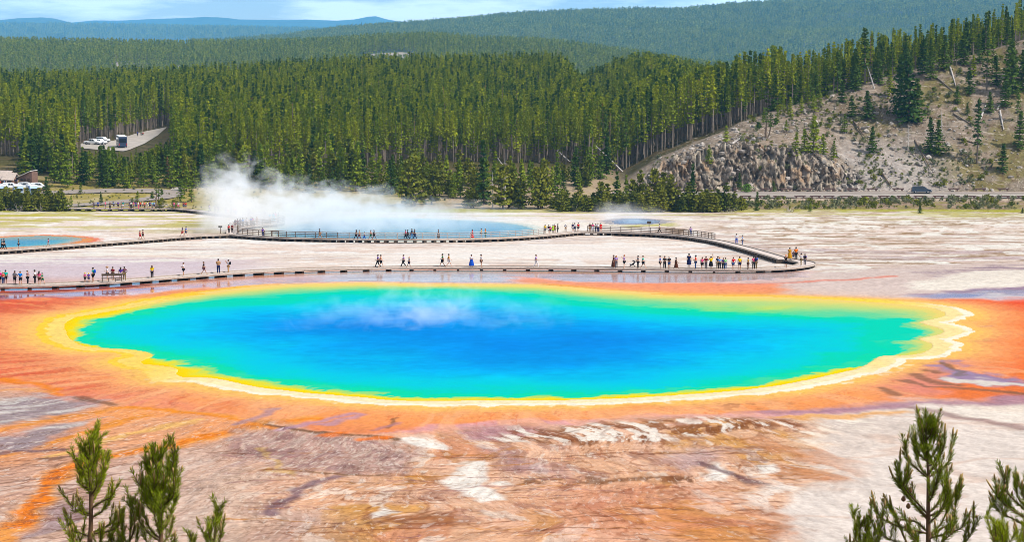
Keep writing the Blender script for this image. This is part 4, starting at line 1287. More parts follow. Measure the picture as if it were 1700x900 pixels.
KINDS = {}
def kind_mesh(kind, v):
    if (kind, v) not in KINDS:
        KINDS[(kind, v)] = tree_kind(kind, v)
    return KINDS[(kind, v)]
BASE_H = dict(lodgepole=20, full=10, spruce=12, slim=16, bushy=8, shrub=2, rust=9, gnarled=9, snag=14)
NVAR = dict(lodgepole=7, full=5, spruce=4, slim=3, bushy=6, shrub=1, rust=2, gnarled=1, snag=4)

def plant(name, label, cat, group, kind, loc, h, rz=None, v=None, wide=1.0):
    v = random.randrange(NVAR[kind]) if v is None else v
    crown, trunk = kind_mesh(kind, v)
    e = empty(name, loc, random.uniform(0, 2 * pi) if rz is None else rz)
    k = h / BASE_H[kind]
    e.scale = (k * wide, k * wide, k)
    tag(e, label, cat, group)
    link('trunk', trunk, e)
    if crown: link('crown', crown, e)
    return e

# ------------------------------------------------------------------ where the forest stands
FRX = np.array([[-200, 660], [0, 660], [72, 650], [110, 606], [200, 606], [260, 612], [340, 606], [450, 612], [560, 628], [650, 640], [800, 650], [950, 642], [1050, 630], [1150, 632], [2100, 640]], float)

def lot_clear(px, y):
    """open ground of the parking lot and the sight line to it"""
    return (px > 128) & (px < 286) & (y < np.interp(px, [120, 150, 190, 230, 276, 290], [726, 732, 746, 796, 836, 840]))

def forest_points(y0, y1, sp, rgen, zfun, k0=-.262, k1=.262, keep=None):
    P = []
    nyy = int((y1 - y0) / sp)
    ys = np.linspace(y0, y1, nyy)
    for yy in ys:
        n = int((k1 - k0) * yy / sp)
        x = np.linspace(k0 * yy, k1 * yy, n) + rgen.uniform(-.48, .48, n) * sp
        y = np.full(n, yy) + rgen.uniform(-.48, .48, n) * sp
        P.append(np.stack([x, y], 1))
    P = np.vstack(P)
    if keep is not None:
        P = P[keep(P[:, 0], P[:, 1])]
    z = zfun(P[:, 0], P[:, 1])
    return np.column_stack([P, z])

rgen = np.random.default_rng(5)
def keep_main(x, y):
    px = 850 + FOC * x / y
    ok = y > np.interp(px, FRX[:, 0], FRX[:, 1])
    ok &= ~lot_clear(px, y)
    cd = np.interp(x, CR_X, CR_D)
    ok &= (x < 26) | (y > cd + 3)
    ok &= (px < 1700) | (y > 690)
    return ok
MAIN = forest_points(570, 1180, 2.95, rgen, terrain, keep=keep_main)
mpx = 850 + FOC * MAIN[:, 0] / MAIN[:, 1]
front = np.interp(mpx, FRX[:, 0], FRX[:, 1])
cdm = np.interp(MAIN[:, 0], CR_X, CR_D)
depth_in = np.where(MAIN[:, 0] > 26, MAIN[:, 1] - cdm, MAIN[:, 1] - front)
vis = (mpx > -15) & (mpx < 1715)
order = np.argsort(np.where(vis, depth_in, 1e6))
N_IND = 255
ind, rest = order[:N_IND], order[N_IND:]

def near_words(px):
    if px < 130: return 'behind the small cabins'
    if px < 300: return 'around the upper parking lot'
    if px < 480: return 'above the tall end of the steam plume'
    if px < 680: return 'behind the middle of the steam plume'
    if px < 900: return 'behind the blue steaming pool'
    if px < 1060: return 'left of the bare hill'
    if px < 1250: return 'on the low shoulder of the bare hill'
    if px < 1480: return 'along the crest of the bare hill'
    return 'on the high end of the bare hill'

sizes = {'tall': (1.02, 1.16), 'middling': (.88, 1.02), 'short': (.72, .88)}
for n_, i in enumerate(ind):
    x, y, z = MAIN[i]
    px = mpx[i]
    w = near_words(px)
    tall = random.choice(['tall', 'tall', 'middling', 'short'])
    h = 14.2 * random.uniform(*sizes[tall])
    if px > 940: h *= 1.12
    if px > 1300: h *= .80
    if px > 1480: h *= .88
    if px > 1060 and random.random() < .6:
        kd = random.choice(['spruce', 'full', 'spruce', 'slim'])
        plant('crest_pine', '%s green pine with low limbs %s' % (tall, w), 'pine tree', 'green pines ' + w, kd, (x, y, z), h * random.uniform(.5, .95), None, None, 1.15)
    else:
        plant('lodgepole_pine', '%s lodgepole pine with bare trunk %s' % (tall, w), 'pine tree', 'front row pines ' + w, 'lodgepole', (x, y, z), h)

# the rest of the wood is one mass
def scatter(name, pts, scales, kinds, label, rg):
    """points -> one object that instances whole trees"""
    me = bpy.data.meshes.new(name)
    n = len(pts)
    me.vertices.add(n)
    me.vertices.foreach_set('co', pts.astype(np.float32).ravel())
    for k, a, t in (('tree_scale', scales, 'FLOAT'), ('tree_turn', rg.uniform(0, 6.283, n), 'FLOAT'), ('tree_pick', np.minimum(rg.integers(0, len(kinds) * 4, n) // 4 if len(kinds) != 9 else np.where(rg.uniform(0, 1, n) < .03, 8, rg.integers(0, 8, n)), len(kinds) - 1), 'INT')):
        at_ = me.attributes.new(k, t, 'POINT')
        at_.data.foreach_set('value', a.astype(np.int32 if t == 'INT' else np.float32))
    o = link(name, me)
    ng = bpy.data.node_groups.new(name + '_nodes', 'GeometryNodeTree')
    ng.interface.new_socket('Geometry', in_out='INPUT', socket_type='NodeSocketGeometry')
    ng.interface.new_socket('Geometry', in_out='OUTPUT', socket_type='NodeSocketGeometry')
    gi, go = ng.nodes.new('NodeGroupInput'), ng.nodes.new('NodeGroupOutput')
    ci = ng.nodes.new('GeometryNodeCollectionInfo')
    ci.inputs['Separate Children'].default_value = True
    ci.inputs['Reset Children'].default_value = True
    ci.inputs['Collection'].default_value = kinds_collection(kinds)
    ip = ng.nodes.new('GeometryNodeInstanceOnPoints')
    ip.inputs['Pick Instance'].default_value = True
    mp_ = ng.nodes.new('GeometryNodeMeshToPoints')
    def named(k, t):
        a = ng.nodes.new('GeometryNodeInputNamedAttribute'); a.data_type = t
        a.inputs['Name'].default_value = k
        return a.outputs['Attribute']
    cx = ng.nodes.new('ShaderNodeCombineXYZ')
    L = ng.links.new
    L(gi.outputs[0], mp_.inputs['Mesh'])
    L(mp_.outputs['Points'], ip.inputs['Points'])
    L(ci.outputs[0], ip.inputs['Instance'])
    L(named('tree_pick', 'INT'), ip.inputs['Instance Index'])
    L(named('tree_turn', 'FLOAT'), cx.inputs['Z'])
    L(cx.outputs[0], ip.inputs['Rotation'])
    L(named('tree_scale', 'FLOAT'), ip.inputs['Scale'])
    L(ip.outputs[0], go.inputs[0])
    md = o.modifiers.new('trees', 'NODES'); md.node_group = ng
    tag(o, label, kind='stuff')
    return o

_kc = {}
def kinds_collection(kinds):
    key = tuple(id(k) for k in kinds)
    if key not in _kc:
        c = bpy.data.collections.new('forest_tree_kinds')
        for me in kinds:
            c.objects.link(bpy.data.objects.new(me.name, me))
        _kc[key] = c
    return _kc[key]

def whole_tree(name, V, T, trunk, mat):
    """crown and trunk as one mesh with two materials, for the mass of the wood"""
    tv = np.array(trunk.v)
    me = bpy.data.meshes.new(name)
    n = len(V)
    fs = [tuple(range(i, i + 4)) for i in range(0, n, 4)] + [tuple(k + n for k in f) for f in trunk.f]
    me.from_pydata([tuple(v) for v in V] + trunk.v, [], fs)
    a = me.attributes.new('tone', 'FLOAT', 'POINT')
    a.data.foreach_set('value', np.concatenate([T, np.zeros(len(tv))]).astype(np.float32))
    me.materials.append(mat); me.materials.append(m_bark)
    mi = np.zeros(len(fs), np.int32); mi[n // 4:] = 1
    me.polygons.foreach_set('material_index', mi)
    me.update()
    return me

rg_ = random.Random(77)
WOOD = []
for k in range(8):
    h = 20; ln = (rg_.uniform(-.5, .5), rg_.uniform(-.5, .5))
    V, T = crown_arrays(rg_, h, h * rg_.uniform(.26, .42), rg_.uniform(1.45, 2.1), 17, 7, 4, 1.05, 1.15, .7, -.25, ln, .1)
    WOOD.append(whole_tree('forest_tree', V, T, trunk_mb(rg_, h, .2, ln, 5, 4), m_dark if k in (2, 5) else m_young if k == 7 else m_pine))
V, T = crown_arrays(rg_, 19, 7, 1.0, 8, 3, 2, .9, .8, .6, -.3, (.6, .2), .45)
WOOD.append(whole_tree('forest_tree', V, T, trunk_mb(rg_, 20, .24, (.6, .2), 18, 4), m_rust))
MID = []
for k in range(6):
    h = 17
    V, T = crown_arrays(rg_, h, h * .15, rg_.uniform(2.0, 2.7), 8, 7, 3, 1.9, .95, .7, -.1, (0, 0), .1)
    MID.append(whole_tree('ridge_tree', V, T, trunk_mb(rg_, h, .25, (0, 0), 0, 3), m_pine))
CLUMP = []
for k in range(6):
    Vs, Ts, tm = [], [], MB()
    for q in range(6):
        h = rg_.uniform(11, 20)
        V, T = crown_arrays(rg_, h, h * .12, rg_.uniform(1.8, 2.6), 5, 4, 2, 3.2, .7, .7, -.1, (0, 0), .05)
        ox, oy = rg_.uniform(-10, 10), rg_.uniform(-10, 10)
        Vs.append(V + np.array([ox, oy, 0])); Ts.append(T)
        tm.tube([(ox, oy, -1), (ox, oy, h * .9)], [.3, .05], 3)
    CLUMP.append(whole_tree('far_tree_clump', np.vstack(Vs), np.concatenate(Ts), tm, m_pine))

ms = MAIN[rest]
sc_ = rgen.choice([.62, .8, .9, 1.0, 1.1, 1.2], len(ms)) * rgen.uniform(.92, 1.06, len(ms))
pxr = 850 + FOC * ms[:, 0] / ms[:, 1]
sc_ *= .68 * np.where(pxr > 940, 1.12, 1.0) * np.where(pxr > 1300, .80, 1.0) * np.where(pxr > 1480, .88, 1.0)
scatter('forest', ms, sc_, WOOD, 'dense lodgepole pine forest filling the valley behind the springs', rgen)

def bare_patch(x, y):
    """little rocky clearings on the middle ridge"""
    px = 850 + FOC * x / y
    n = fbm(x * .02, y * .008, 311, 3)
    a = (px > 185) & (px < 305) & (y > 2600) & (y < 2800)
    b_ = (px > 600) & (px < 710) & (y > 2680) & (y < 2880)
    return (a | b_) & (n > .44)
def keep_ridge(x, y):
    return ~bare_patch(x, y) & (850 + FOC * x / y < 1250)
RP = forest_points(2330, 3120, 6.6, rgen, RIDGE.z, k0=-.245, k1=.11, keep=keep_ridge)
scatter('forest', RP, rgen.uniform(.7, 1.15, len(RP)), MID, 'wooded middle ridge with pale rocky clearings', rgen)
rx, ry_ = np.meshgrid(np.linspace(-.2, .0, 300), np.linspace(2440, 2800, 90))
patch = np.zeros(rx.shape)
# rocky clearings themselves
for nm, (p0, p1), (d0, d1), lab in (('rocky_clearing', (180, 312), (2600, 2800), 'larger pale rocky clearing on the left of the middle ridge'), ('rocky_clearing', (595, 715), (2680, 2880), 'pale rocky clearing near the crest of the middle ridge')):
    Y, U = np.meshgrid(np.linspace(d0, d1, 40), np.linspace((p0 - 850) / FOC, (p1 - 850) / FOC, 60), indexing='ij')
    X = U * Y
    Z = RIDGE.z(X.ravel(), Y.ravel()).reshape(X.shape) + 1.0 + (fbm(X * .1, Y * .1, 312, 3) - .5) * 3
    edge = np.minimum(np.minimum(Y - d0, d1 - Y) / (d1 - d0), np.minimum(U - U.min(), U.max() - U) / (U.max() - U.min()))
    Z = Z - 4 * (1 - sstep(0, .12, edge))
    tag(link(nm, grid_mesh(nm, X, Y, Z, None, m_rock)), lab, kind='structure')
BP = forest_points(4780, 6750, 17.0, rgen, BLUE.z, k0=-.14, k1=.262)
scatter('forest', BP, rgen.uniform(.75, 1.2, len(BP)), CLUMP, 'pine woods covering the long blue mountain', rgen)
FP = forest_points(11800, 13500, 46.0, rgen, FARL.z, k0=-.26, k1=-.0)
scatter('forest', FP, rgen.uniform(1.2, 1.7, len(FP)), CLUMP, 'pine woods on the low far ridge', rgen)
# ------------------------------------------------------------------ trees of the bare hill, one by one
def hill_tree(name, label, cat, kind, px, base, top, group=None, wide=1.0, v=None, lo=505.0):
    p = on_ground(px, base, lo)
    h = (base - top) * p.y / FOC
    return plant(name, label, cat, group, kind, p, h, None, v, wide)

HILL = [
 ('crooked_pine', 'crooked two stemmed pine standing on top of the cliff', 'pine tree', 'gnarled', 1272, 233, 178, 1.0),
 ('young_pine', 'small pine just left of the crooked pine above the cliff', 'young pine', 'full', 1305, 218, 199, 1.1),
 ('young_pine', 'small round pine where the cliff top meets the forest', 'young pine', 'full', 1205, 236, 208, 1.2),
 ('young_pine', 'young pine at the left of the cluster on the cliff shelf', 'young pine', 'full', 1319, 262, 220, 1.0),
 ('young_pine', 'tallest young pine of the cluster on the cliff shelf', 'young pine', 'full', 1350, 258, 192, 1.0),
 ('young_pine', 'bushy young pine in the middle of the cliff shelf cluster', 'young pine', 'full', 1336, 254, 214, 1.2),
 ('young_pine', 'narrow young pine at the lower right of the cliff shelf cluster', 'young pine', 'full', 1383, 268, 234, .9),
 ('young_pine', 'short young pine beside the right end of the shelf cluster', 'young pine', 'full', 1367, 258, 222, 1.0),
 ('young_pine', 'narrow little pine alone on bare soil above the shelf cluster', 'young pine', 'full', 1402, 220, 188, 1.0),
 ('pine_tree', 'dark conical pine directly above the right end of the cliff', 'pine tree', 'spruce', 1448, 255, 210, 1.0),
 ('dark_bush_pine', 'broad dark bush pine with a wide shadow, left of a pair', 'pine tree', 'spruce', 1415, 194, 160, 1.3),
 ('dark_bush_pine', 'broad dark bush pine with a wide shadow, right of a pair', 'pine tree', 'spruce', 1441, 197, 150, 1.2),
 ('dark_bush_pine', 'small dark pine near the crest above the pair of bush pines', 'pine tree', 'spruce', 1398, 170, 138, 1.1),
 ('tall_pine', 'biggest dark pine on the hill, dense and skirted to the ground', 'pine tree', 'spruce', 1510, 204, 98, .95),
 ('tall_pine', 'tall pine leaning against the biggest pine from the left', 'pine tree', 'spruce', 1494, 190, 92, .8),
 ('tall_pine', 'dark pine just right of and below the biggest pine', 'pine tree', 'spruce', 1524, 200, 130, 1.0),
 ('dead_tree', 'grey dead tree below the biggest dark pine', 'dead tree', 'snag', 1507, 250, 200, 1.0),
 ('dead_tree', 'bare grey snag behind the double pine', 'dead tree', 'snag', 1563, 232, 176, 1.0),
 ('pine_tree', 'left stem of the dark double pine on the open slope', 'pine tree', 'spruce', 1546, 254, 194, 1.0),
 ('pine_tree', 'right stem of the dark double pine on the open slope', 'pine tree', 'spruce', 1558, 257, 200, 1.0),
 ('pine_tree', 'small pine under the twin fallen logs high on the slope', 'pine tree', 'spruce', 1589, 173, 144, 1.1),
 ('tall_pine', 'narrow dark pine high on the slope right of the white log', 'pine tree', 'spruce', 1610, 156, 112, .9),
 ('pine_tree', 'dark bush pine beside the forked white log', 'pine tree', 'spruce', 1644, 187, 152, 1.2),
 ('pine_tree', 'small dark pine in shade between the two stacked logs', 'pine tree', 'spruce', 1606, 190, 172, 1.2),
 ('slender_pine', 'tall slender pine with visible trunk on the lower right slope', 'pine tree', 'slim', 1622, 272, 165, 1.1),
 ('pine_tree', 'lone pine lowest on the right slope above the road', 'pine tree', 'spruce', 1663, 286, 238, 1.0),
 ('pine_tree', 'dark pine at the right border of the slope', 'pine tree', 'spruce', 1691, 246, 184, .9),
 ('tall_pine', 'tall shaggy pine near the top of the slope at far right', 'pine tree', 'spruce', 1677, 158, 68, .85),
 ('tall_pine', 'shaggy dark pine below the hilltop, right of the narrow pine', 'pine tree', 'slim', 1638, 152, 66, 1.2),
 ('tall_pine', 'dark pine close behind the shaggy pine at far right', 'pine tree', 'spruce', 1697, 150, 84, 1.0),
 ('tall_pine', 'thin tall pine with bare trunk, first to break the skyline', 'pine tree', 'slim', 1386, 146, 55, 1.0),
 ('tall_pine', 'tallest thin pine rising well above the crest trees', 'pine tree', 'slim', 1410, 140, 33, 1.1),
 ('tall_pine', 'leafy tall pine right of the tallest thin pine', 'pine tree', 'slim', 1436, 140, 46, 1.3),
 ('tall_pine', 'lone pole pine above the biggest dark pine', 'pine tree', 'slim', 1493, 112, 34, .9),
 ('tall_pine', 'broad crest pine right of the lone pole pine', 'pine tree', 'spruce', 1552, 100, 38, .9),
 ('tall_pine', 'rusty topped pine among the crest trees', 'pine tree', 'rust', 1580, 98, 27, .8),
 ('tall_pine', 'tall dark crest pine near the bare hilltop', 'pine tree', 'slim', 1638, 70, 4, 1.2),
 ('tall_pine', 'tallest dark pine at the very top of the hill', 'pine tree', 'slim', 1657, 62, -4, 1.3),
 ('tall_pine', 'heavy dark pine at the top right of the hill', 'pine tree', 'spruce', 1688, 62, -2, .8),
 ('young_pine', 'green pine sapling standing in the cliff face', 'young pine', 'full', 1178, 278, 246, 1.0),
 ('young_pine', 'dark sapling at the cliff foot left of the bright shrub', 'young pine', 'spruce', 1227, 312, 287, .9),
 ('young_pine', 'dark sapling at the cliff foot right of the bright shrub', 'young pine', 'spruce', 1285, 318, 301, 1.1),
 ('leafy_shrub', 'bright green rounded shrub at the foot of the cliff', 'shrub', 'shrub', 1240, 320, 306, 1.3),
 ('young_pine', 'left one of two pines on the bank below the road', 'young pine', 'bushy', 1233, 350, 318, .9),
 ('young_pine', 'right one of two pines on the bank below the road', 'young pine', 'spruce', 1256, 350, 318, .8),
 ('young_pine', 'little cone shaped pine on the bank right of the two pines', 'young pine', 'full', 1345, 352, 335, 1.2),
 ('young_pine', 'squat dark pine on the bank below the parked van', 'young pine', 'spruce', 1527, 354, 341, 1.6),
 ('young_pine', 'brownish sapling near the right end of the bank', 'young pine', 'rust', 1640, 354, 344, 1.2),
 ('young_pine', 'dark low pine at the right end of the bank', 'young pine', 'spruce', 1697, 354, 345, 1.8),
]
for nm, lab, cat, kd, px, b_, t_, w_ in HILL:
    hill_tree(nm, lab, cat, kd, px, b_, t_, None, w_ * (1.3 if kd in ('spruce', 'full') else .95 if kd == 'snag' else 1.1))
for k, (px, b_, t_, kd) in enumerate([(1345, 168, 122, 'spruce'), (1370, 158, 112, 'full'), (1420, 150, 102, 'spruce'), (1458, 138, 86, 'spruce'), (1476, 160, 116, 'full'), (1532, 122, 66, 'spruce'), (1545, 130, 86, 'spruce'), (1566, 116, 58, 'spruce'),
        (1588, 112, 60, 'slim'), (1600, 106, 52, 'spruce'), (1626, 104, 56, 'spruce'), (1648, 122, 62, 'slim'), (1668, 178, 124, 'spruce'), (1690, 204, 148, 'slim'), (1655, 142, 92, 'spruce'), (1684, 128, 70, 'spruce'), (1616, 128, 92, 'full'), (1500, 128, 76, 'spruce'), (1482, 128, 70, 'slim'), (1398, 146, 96, 'slim')]):
    hill_tree('pine_tree', 'dark pine among the scattered trees just below the hill crest', 'pine tree', kd, px, b_, t_, 'scattered pines below the hill crest', 1.25)
# small growth of the forest margin on the hill shoulder
for k, (px, b_, t_) in enumerate([(1290, 205, 178), (1312, 196, 160), (1268, 205, 182), (1330, 190, 158), (1352, 186, 150), (1362, 178, 146), (1300, 186, 158), (1340, 172, 140)]):
    hill_tree('young_pine', 'young pine of the thin fringe between forest edge and cliff top', 'young pine', 'full', px, b_, t_, 'young pines of the fringe above the cliff', 1.0)

# ------------------------------------------------------------------ young and bushy pines of the forest margin
MARGIN = [  # name, label, kind, px, base, top, width
 ('bushy_pine', 'big dark bushy pine behind the steam at the middle', 'bushy', 690, 343, 244, 1.0),
 ('bushy_pine', 'dark bushy pine touching the right side of the big bushy pine', 'bushy', 712, 340, 270, 1.1),
 ('bushy_pine', 'tall dark pine at the right end of the blue steaming pool', 'spruce', 803, 340, 232, .8),
 ('bushy_pine', 'broad dark pine right of the pool end with low limbs', 'bushy', 838, 346, 262, 1.1),
 ('bushy_pine', 'dark thick pine standing behind the railed crowd', 'bushy', 895, 346, 258, 1.0),
 ('bushy_pine', 'low spreading dark pine at the pool end', 'bushy', 786, 345, 308, 1.7),
 ('bushy_pine', 'round bushy pine between the pool end pines', 'bushy', 862, 347, 292, 1.2),
 ('bushy_pine', 'olive bushy pine left of the tallest thicket pine', 'bushy', 1000, 350, 294, 1.1),
 ('bushy_pine', 'pointed dark pine sticking out of the thicket', 'spruce', 1024, 346, 284, .9),
 ('bushy_pine', 'slim pine in front of the sandy slope', 'full', 1039, 342, 290, .9),
 ('bushy_pine', 'conical olive pine in the middle of the thicket', 'bushy', 1058, 350, 278, .9),
 ('bushy_pine', 'largest olive pine of the thicket below the cliff', 'bushy', 1092, 350, 270, .95),
 ('bushy_pine', 'olive pine just right of the largest thicket pine', 'bushy', 1110, 351, 286, 1.1),
 ('bushy_pine', 'dark pointed pine in front of the cliff face', 'spruce', 1150, 346, 272, .7),
 ('bushy_pine', 'olive pine below the dark pointed pine', 'bushy', 1142, 352, 300, 1.2),
 ('bushy_pine', 'rounded olive pine near the right end of the thicket', 'bushy', 1172, 352, 302, 1.2),
 ('bushy_pine', 'last tall olive pine at the right end of the thicket', 'bushy', 1200, 352, 300, 1.1),
 ('bushy_pine', 'low olive pine at the thicket end by the bank', 'bushy', 1215, 351, 322, 1.2),
 ('bushy_pine', 'dark pine standing apart by the left road bend', 'spruce', 168, 339, 318, 1.1),
 ('bushy_pine', 'round headed little pine beside the left road loop', 'full', 227, 337, 317, 1.5),
 ('bushy_pine', 'pine on the road island near the cabins', 'full', 134, 322, 303, 1.4),
 ('bushy_pine', 'dark full pine beside the parked motorhomes', 'spruce', 78, 340, 293, 1.1),
 ('bushy_pine', 'thin tree with open crown beside the crowd at the left', 'gnarled', 260, 346, 298, .9),
 ('bushy_pine', 'low bush in front of the thin open tree', 'bushy', 270, 350, 326, 1.6),
 ('bushy_pine', 'olive bush right of the thin open tree', 'bushy', 288, 350, 328, 1.3),
 ('bushy_pine', 'bright pine at the left end of the steam', 'full', 300, 336, 296, 1.2),
 ('bushy_pine', 'second bright pine at the left end of the steam', 'full', 318, 336, 300, 1.1),
 ('bushy_pine', 'tall bright pine behind the left end of the steam', 'full', 310, 318, 276, 1.2),
 ('bushy_pine', 'little pine at the foot of the left shrubs', 'full', 118, 345, 324, 1.1),
 ('dead_tree', 'rusty dying pine beside the path left of the steam', 'rust', 280, 312, 260, 1.0),
 ('dead_tree', 'pale dead tree among the shrubs at the pool end', 'snag', 818, 345, 282, .9),
 ('dead_tree', 'white bare snag in front of the middle pines', 'snag', 838, 335, 250, .8),
]
for nm, lab, kd, px, b_, t_, w_ in MARGIN:
    hill_tree(nm, lab, 'dead tree' if nm == 'dead_tree' else 'bushy pine', kd, px, b_, t_, None, w_)
rm = random.Random(21)
# olive shrubs of the left margin
for k in range(20):
    px = -2 + k * 5.5 + rm.uniform(-3, 3)
    hill_tree('bushy_pine', 'olive bushy pine in the low hedge at the left border', 'bushy pine', 'bushy', px, 350 + rm.uniform(-2, 1), 314 + rm.uniform(-6, 6) - (7 if k % 3 == 0 else 0), 'low olive pines at the left border', 1.35)
# olive thicket below the cliff
for k in range(48):
    px = 925 + k * 6.1 + rm.uniform(-4, 4)
    hill_tree('bushy_pine', 'low olive pine in the thicket along the far edge of the flat', 'bushy pine', 'bushy', px, 351 + rm.uniform(-3, 2), 318 + rm.uniform(-10, 8), 'low olive pines of the thicket', 1.4)
# bright young pines before the tall trunks
for k in range(150):
    px = 300 + k * 4.75 + rm.uniform(-6, 6)
    lim = np.interp(px, [300, 450, 600, 760, 930, 1000], [314, 322, 326, 334, 334, 300])
    b_ = lim - abs(rm.gauss(0, 16)) - 2
    hgt = rm.uniform(30, 72) * (1.1 if px < 620 else .95)
    w = 'left' if px < 520 else 'middle' if px < 760 else 'right'
    hill_tree('young_pine', 'bright young pine growing before the tall trunks, %s part of the margin' % w, 'young pine', rm.choice(['full', 'full', 'full', 'bushy', 'spruce']), px, b_, b_ - hgt, 'young pines before the tall trunks, ' + w, 1.0)
# trees that screen the parking lot and fill the left wood
for k in range(120):
    px = rm.uniform(40, 350)
    b_ = rm.uniform(262, 314) if px > 84 else rm.uniform(258, 290)
    top = b_ - rm.uniform(42, 78)
    if 120 < px < 285:
        top = max(top, np.interp(px, [120, 138, 142, 158, 166, 184, 200, 215, 240, 285], [222, 232, 250, 252, 240, 238, 254, 264, 250, 230]) + rm.uniform(-3, 14))
        if top > b_ - 14: top = b_ - 14
    p = on_ground(px, b_, 520)
    plant('young_pine', 'green pine on the slope between the cabins road and the upper lot', 'young pine', 'pines below the upper parking lot', rm.choice(['full', 'full', 'spruce']), p, max(3, (b_ - top) * p.y / FOC), None, None, 1.1)
for k in range(34):
    px = rm.uniform(205, 284)
    lim = np.interp(px, [205, 215, 240, 262, 284], [262, 263, 250, 240, 228])
    b_ = lim + rm.uniform(16, 44); top = lim + rm.uniform(-3, 12)
    p = on_ground(px, b_, 520)
    plant('young_pine', 'green pine on the slope between the cabins road and the upper lot', 'young pine', 'pines below the upper parking lot', rm.choice(['full', 'full', 'bushy', 'spruce']), p, max(3, (b_ - top) * p.y / FOC), None, None, 1.3)
# dry brush
for k, (px, b_) in enumerate([(12, 350), (34, 351), (56, 350), (70, 351), (950, 351), (1000, 352), (1062, 352), (1098, 352), (1170, 352), (860, 347), (1208, 352), (1310, 352)]):
    mb = MB(); p = on_ground(px, b_, 505)
    for q in range(22):
        az = rm.uniform(0, 6.28); l = rm.uniform(1.2, 2.6); e_ = rm.uniform(.2, 1.2)
        d = Vector((cos(az) * cos(e_), sin(az) * cos(e_), sin(e_)))
        o0 = Vector((rm.uniform(-.8, .8), rm.uniform(-.6, .6), -.1))
        mb.tube([o0, o0 + d * l * .55, o0 + d * l + Vector((rm.uniform(-.5, .5), 0, rm.uniform(-.5, .2)))], [.055, .04, .015], 3)
    o = mb.build('dry_brush', m_dryw)
    o.location = p
    tag(o, ['dry grey bush of bare twigs before the left hedge', 'dry grey bush of bare twigs before the olive thicket'][px > 800], 'dry bush', ['dry bushes before the left hedge', 'dry bushes before the thicket'][px > 800])

# ------------------------------------------------------------------ fallen trunks
LOGS = [((1372, 152), (1391, 162), 'white fallen log on the crest by the forest edge'), ((1553, 129), (1583, 155), 'long grey fallen log below the crest pines'), ((1577, 112), (1587, 146), 'white fallen trunk lying straight down the upper slope'),
 ((1583, 191), (1615, 211), 'thick grey log lying across the slope, lower of two'), ((1655, 184), (1667, 167), 'upper arm of the forked white log'), ((1628, 199), (1637, 176), 'short white log left of the forked one'),
 ((1660, 186), (1666, 217), 'white log lying down the slope at far right'), ((1417, 204), (1436, 230), 'brown fallen log above the dark conical pine'), ((1519, 236), (1546, 286), 'long dark log sliding down the talus'),
 ((1464, 289), (1481, 314), 'dark fallen pole on the pale talus'), ((1215, 241), (1241, 223), 'pale fallen log left of the crooked pine'), ((1590, 232), (1620, 240), 'dark thin log in the grass below the double pine'),
 ((1488, 216), (1478, 211), 'short dark branch on the soil near the dead tree')]
for (a0, a1, lab) in LOGS:
    p, q = on_ground(*a0), on_ground(*a1)
    L_ = (q - p).length
    mb = MB()
    mid = (p + q) / 2 + Vector((0, 0, .3))
    ds = (q - p).normalized()
    pts = [p + Vector((0, 0, .3)), p.lerp(q, .33) + Vector((0, 0, .35)), p.lerp(q, .66) + Vector((0, 0, .32)), q + Vector((0, 0, .25))]
    for i_, pt in enumerate(pts):
        pt.z = max(pt.z, tz(pt.x, pt.y) + .3)
    mb.tube(pts, [.27, .24, .19, .08], 7)
    for q_ in range(5):
        f = rm.uniform(.2, .9); o0 = pts[0].lerp(pts[3], f)
        d = Vector((rm.uniform(-1, 1), rm.uniform(-.6, .2), rm.uniform(.2, 1))).normalized()
        mb.tube([o0, o0 + d * rm.uniform(.6, 1.5)], [.06, .02], 4)
    o = mb.build('fallen_log', m_bark_dark if 'dark' in lab else m_grey if ('white' in lab or 'pale' in lab) else m_bark)
    tag(o, lab, 'fallen log')
LEAN = [((947, 268), (911, 239), 'pale dead trunk leaning to the left among the tall pines'), ((1035, 285), (987, 240), 'long white dead trunk leaning left beside the bare hill'), ((852, 252), (864, 238), 'short white leaning pole in the forest behind the pool'),
        ((838, 280), (826, 262), 'thin white leaning stem near the pool end'), ((1452, 148), (1440, 110), 'pale dead pole leaning among the crest trees'), ((1377, 148), (1362, 82), 'rusty leaning dead pole at the hill crest')]
for a0, a1, lab in LEAN:
    p = on_ground(*a0)
    q = at(a1[0], a1[1], p.y - 1.0)
    mb = MB().tube([p - Vector((0, 0, .3)), p.lerp(q, .5), q], [.26, .19, .06], 6)
    for q_ in range(6):
        f = rm.uniform(.3, .95); o0 = p.lerp(q, f)
        mb.tube([o0, o0 + Vector((rm.uniform(-1, 1), rm.uniform(-1, 1), rm.uniform(-.2, .8)))], [.06, .015], 3)
    tag(mb.build('leaning_dead_trunk', m_grey), lab, 'dead tree')

# ------------------------------------------------------------------ low scrub of the slope and the bank
SCRUB = []
for k in range(5):
    V, T = crown_arrays(rm, .8, .05, .75, 4, 9, 3, .34, .4, .9, .4, (0, 0), .05, .3)
    me = leaf_mesh('scrub_clump', V, T, m_bush if k % 2 else leaf_mat('sage_leaves', (.10, .11, .06), (.22, .22, .10)))
    SCRUB.append(me)
sx0 = np.column_stack([rgen.uniform(34, 190, 5200), rgen.uniform(591, 680, 5200)])
cd0 = np.interp(sx0[:, 0], CR_X, CR_D)
ok = (sx0[:, 1] < cd0 + 2) & (fbm(sx0[:, 0] * .06, sx0[:, 1] * .06, 402, 3) + rgen.uniform(-.12, .12, len(sx0)) > .47)
sx0 = sx0[ok]
bk = np.column_stack([rgen.uniform(36, 175, 1500), rgen.uniform(534, 565, 1500)])
bk = bk[fbm(bk[:, 0] * .12, bk[:, 1] * .12, 403, 3) > .45]
lf0 = np.column_stack([rgen.uniform(-150, -60, 500), rgen.uniform(534, 600, 500)])
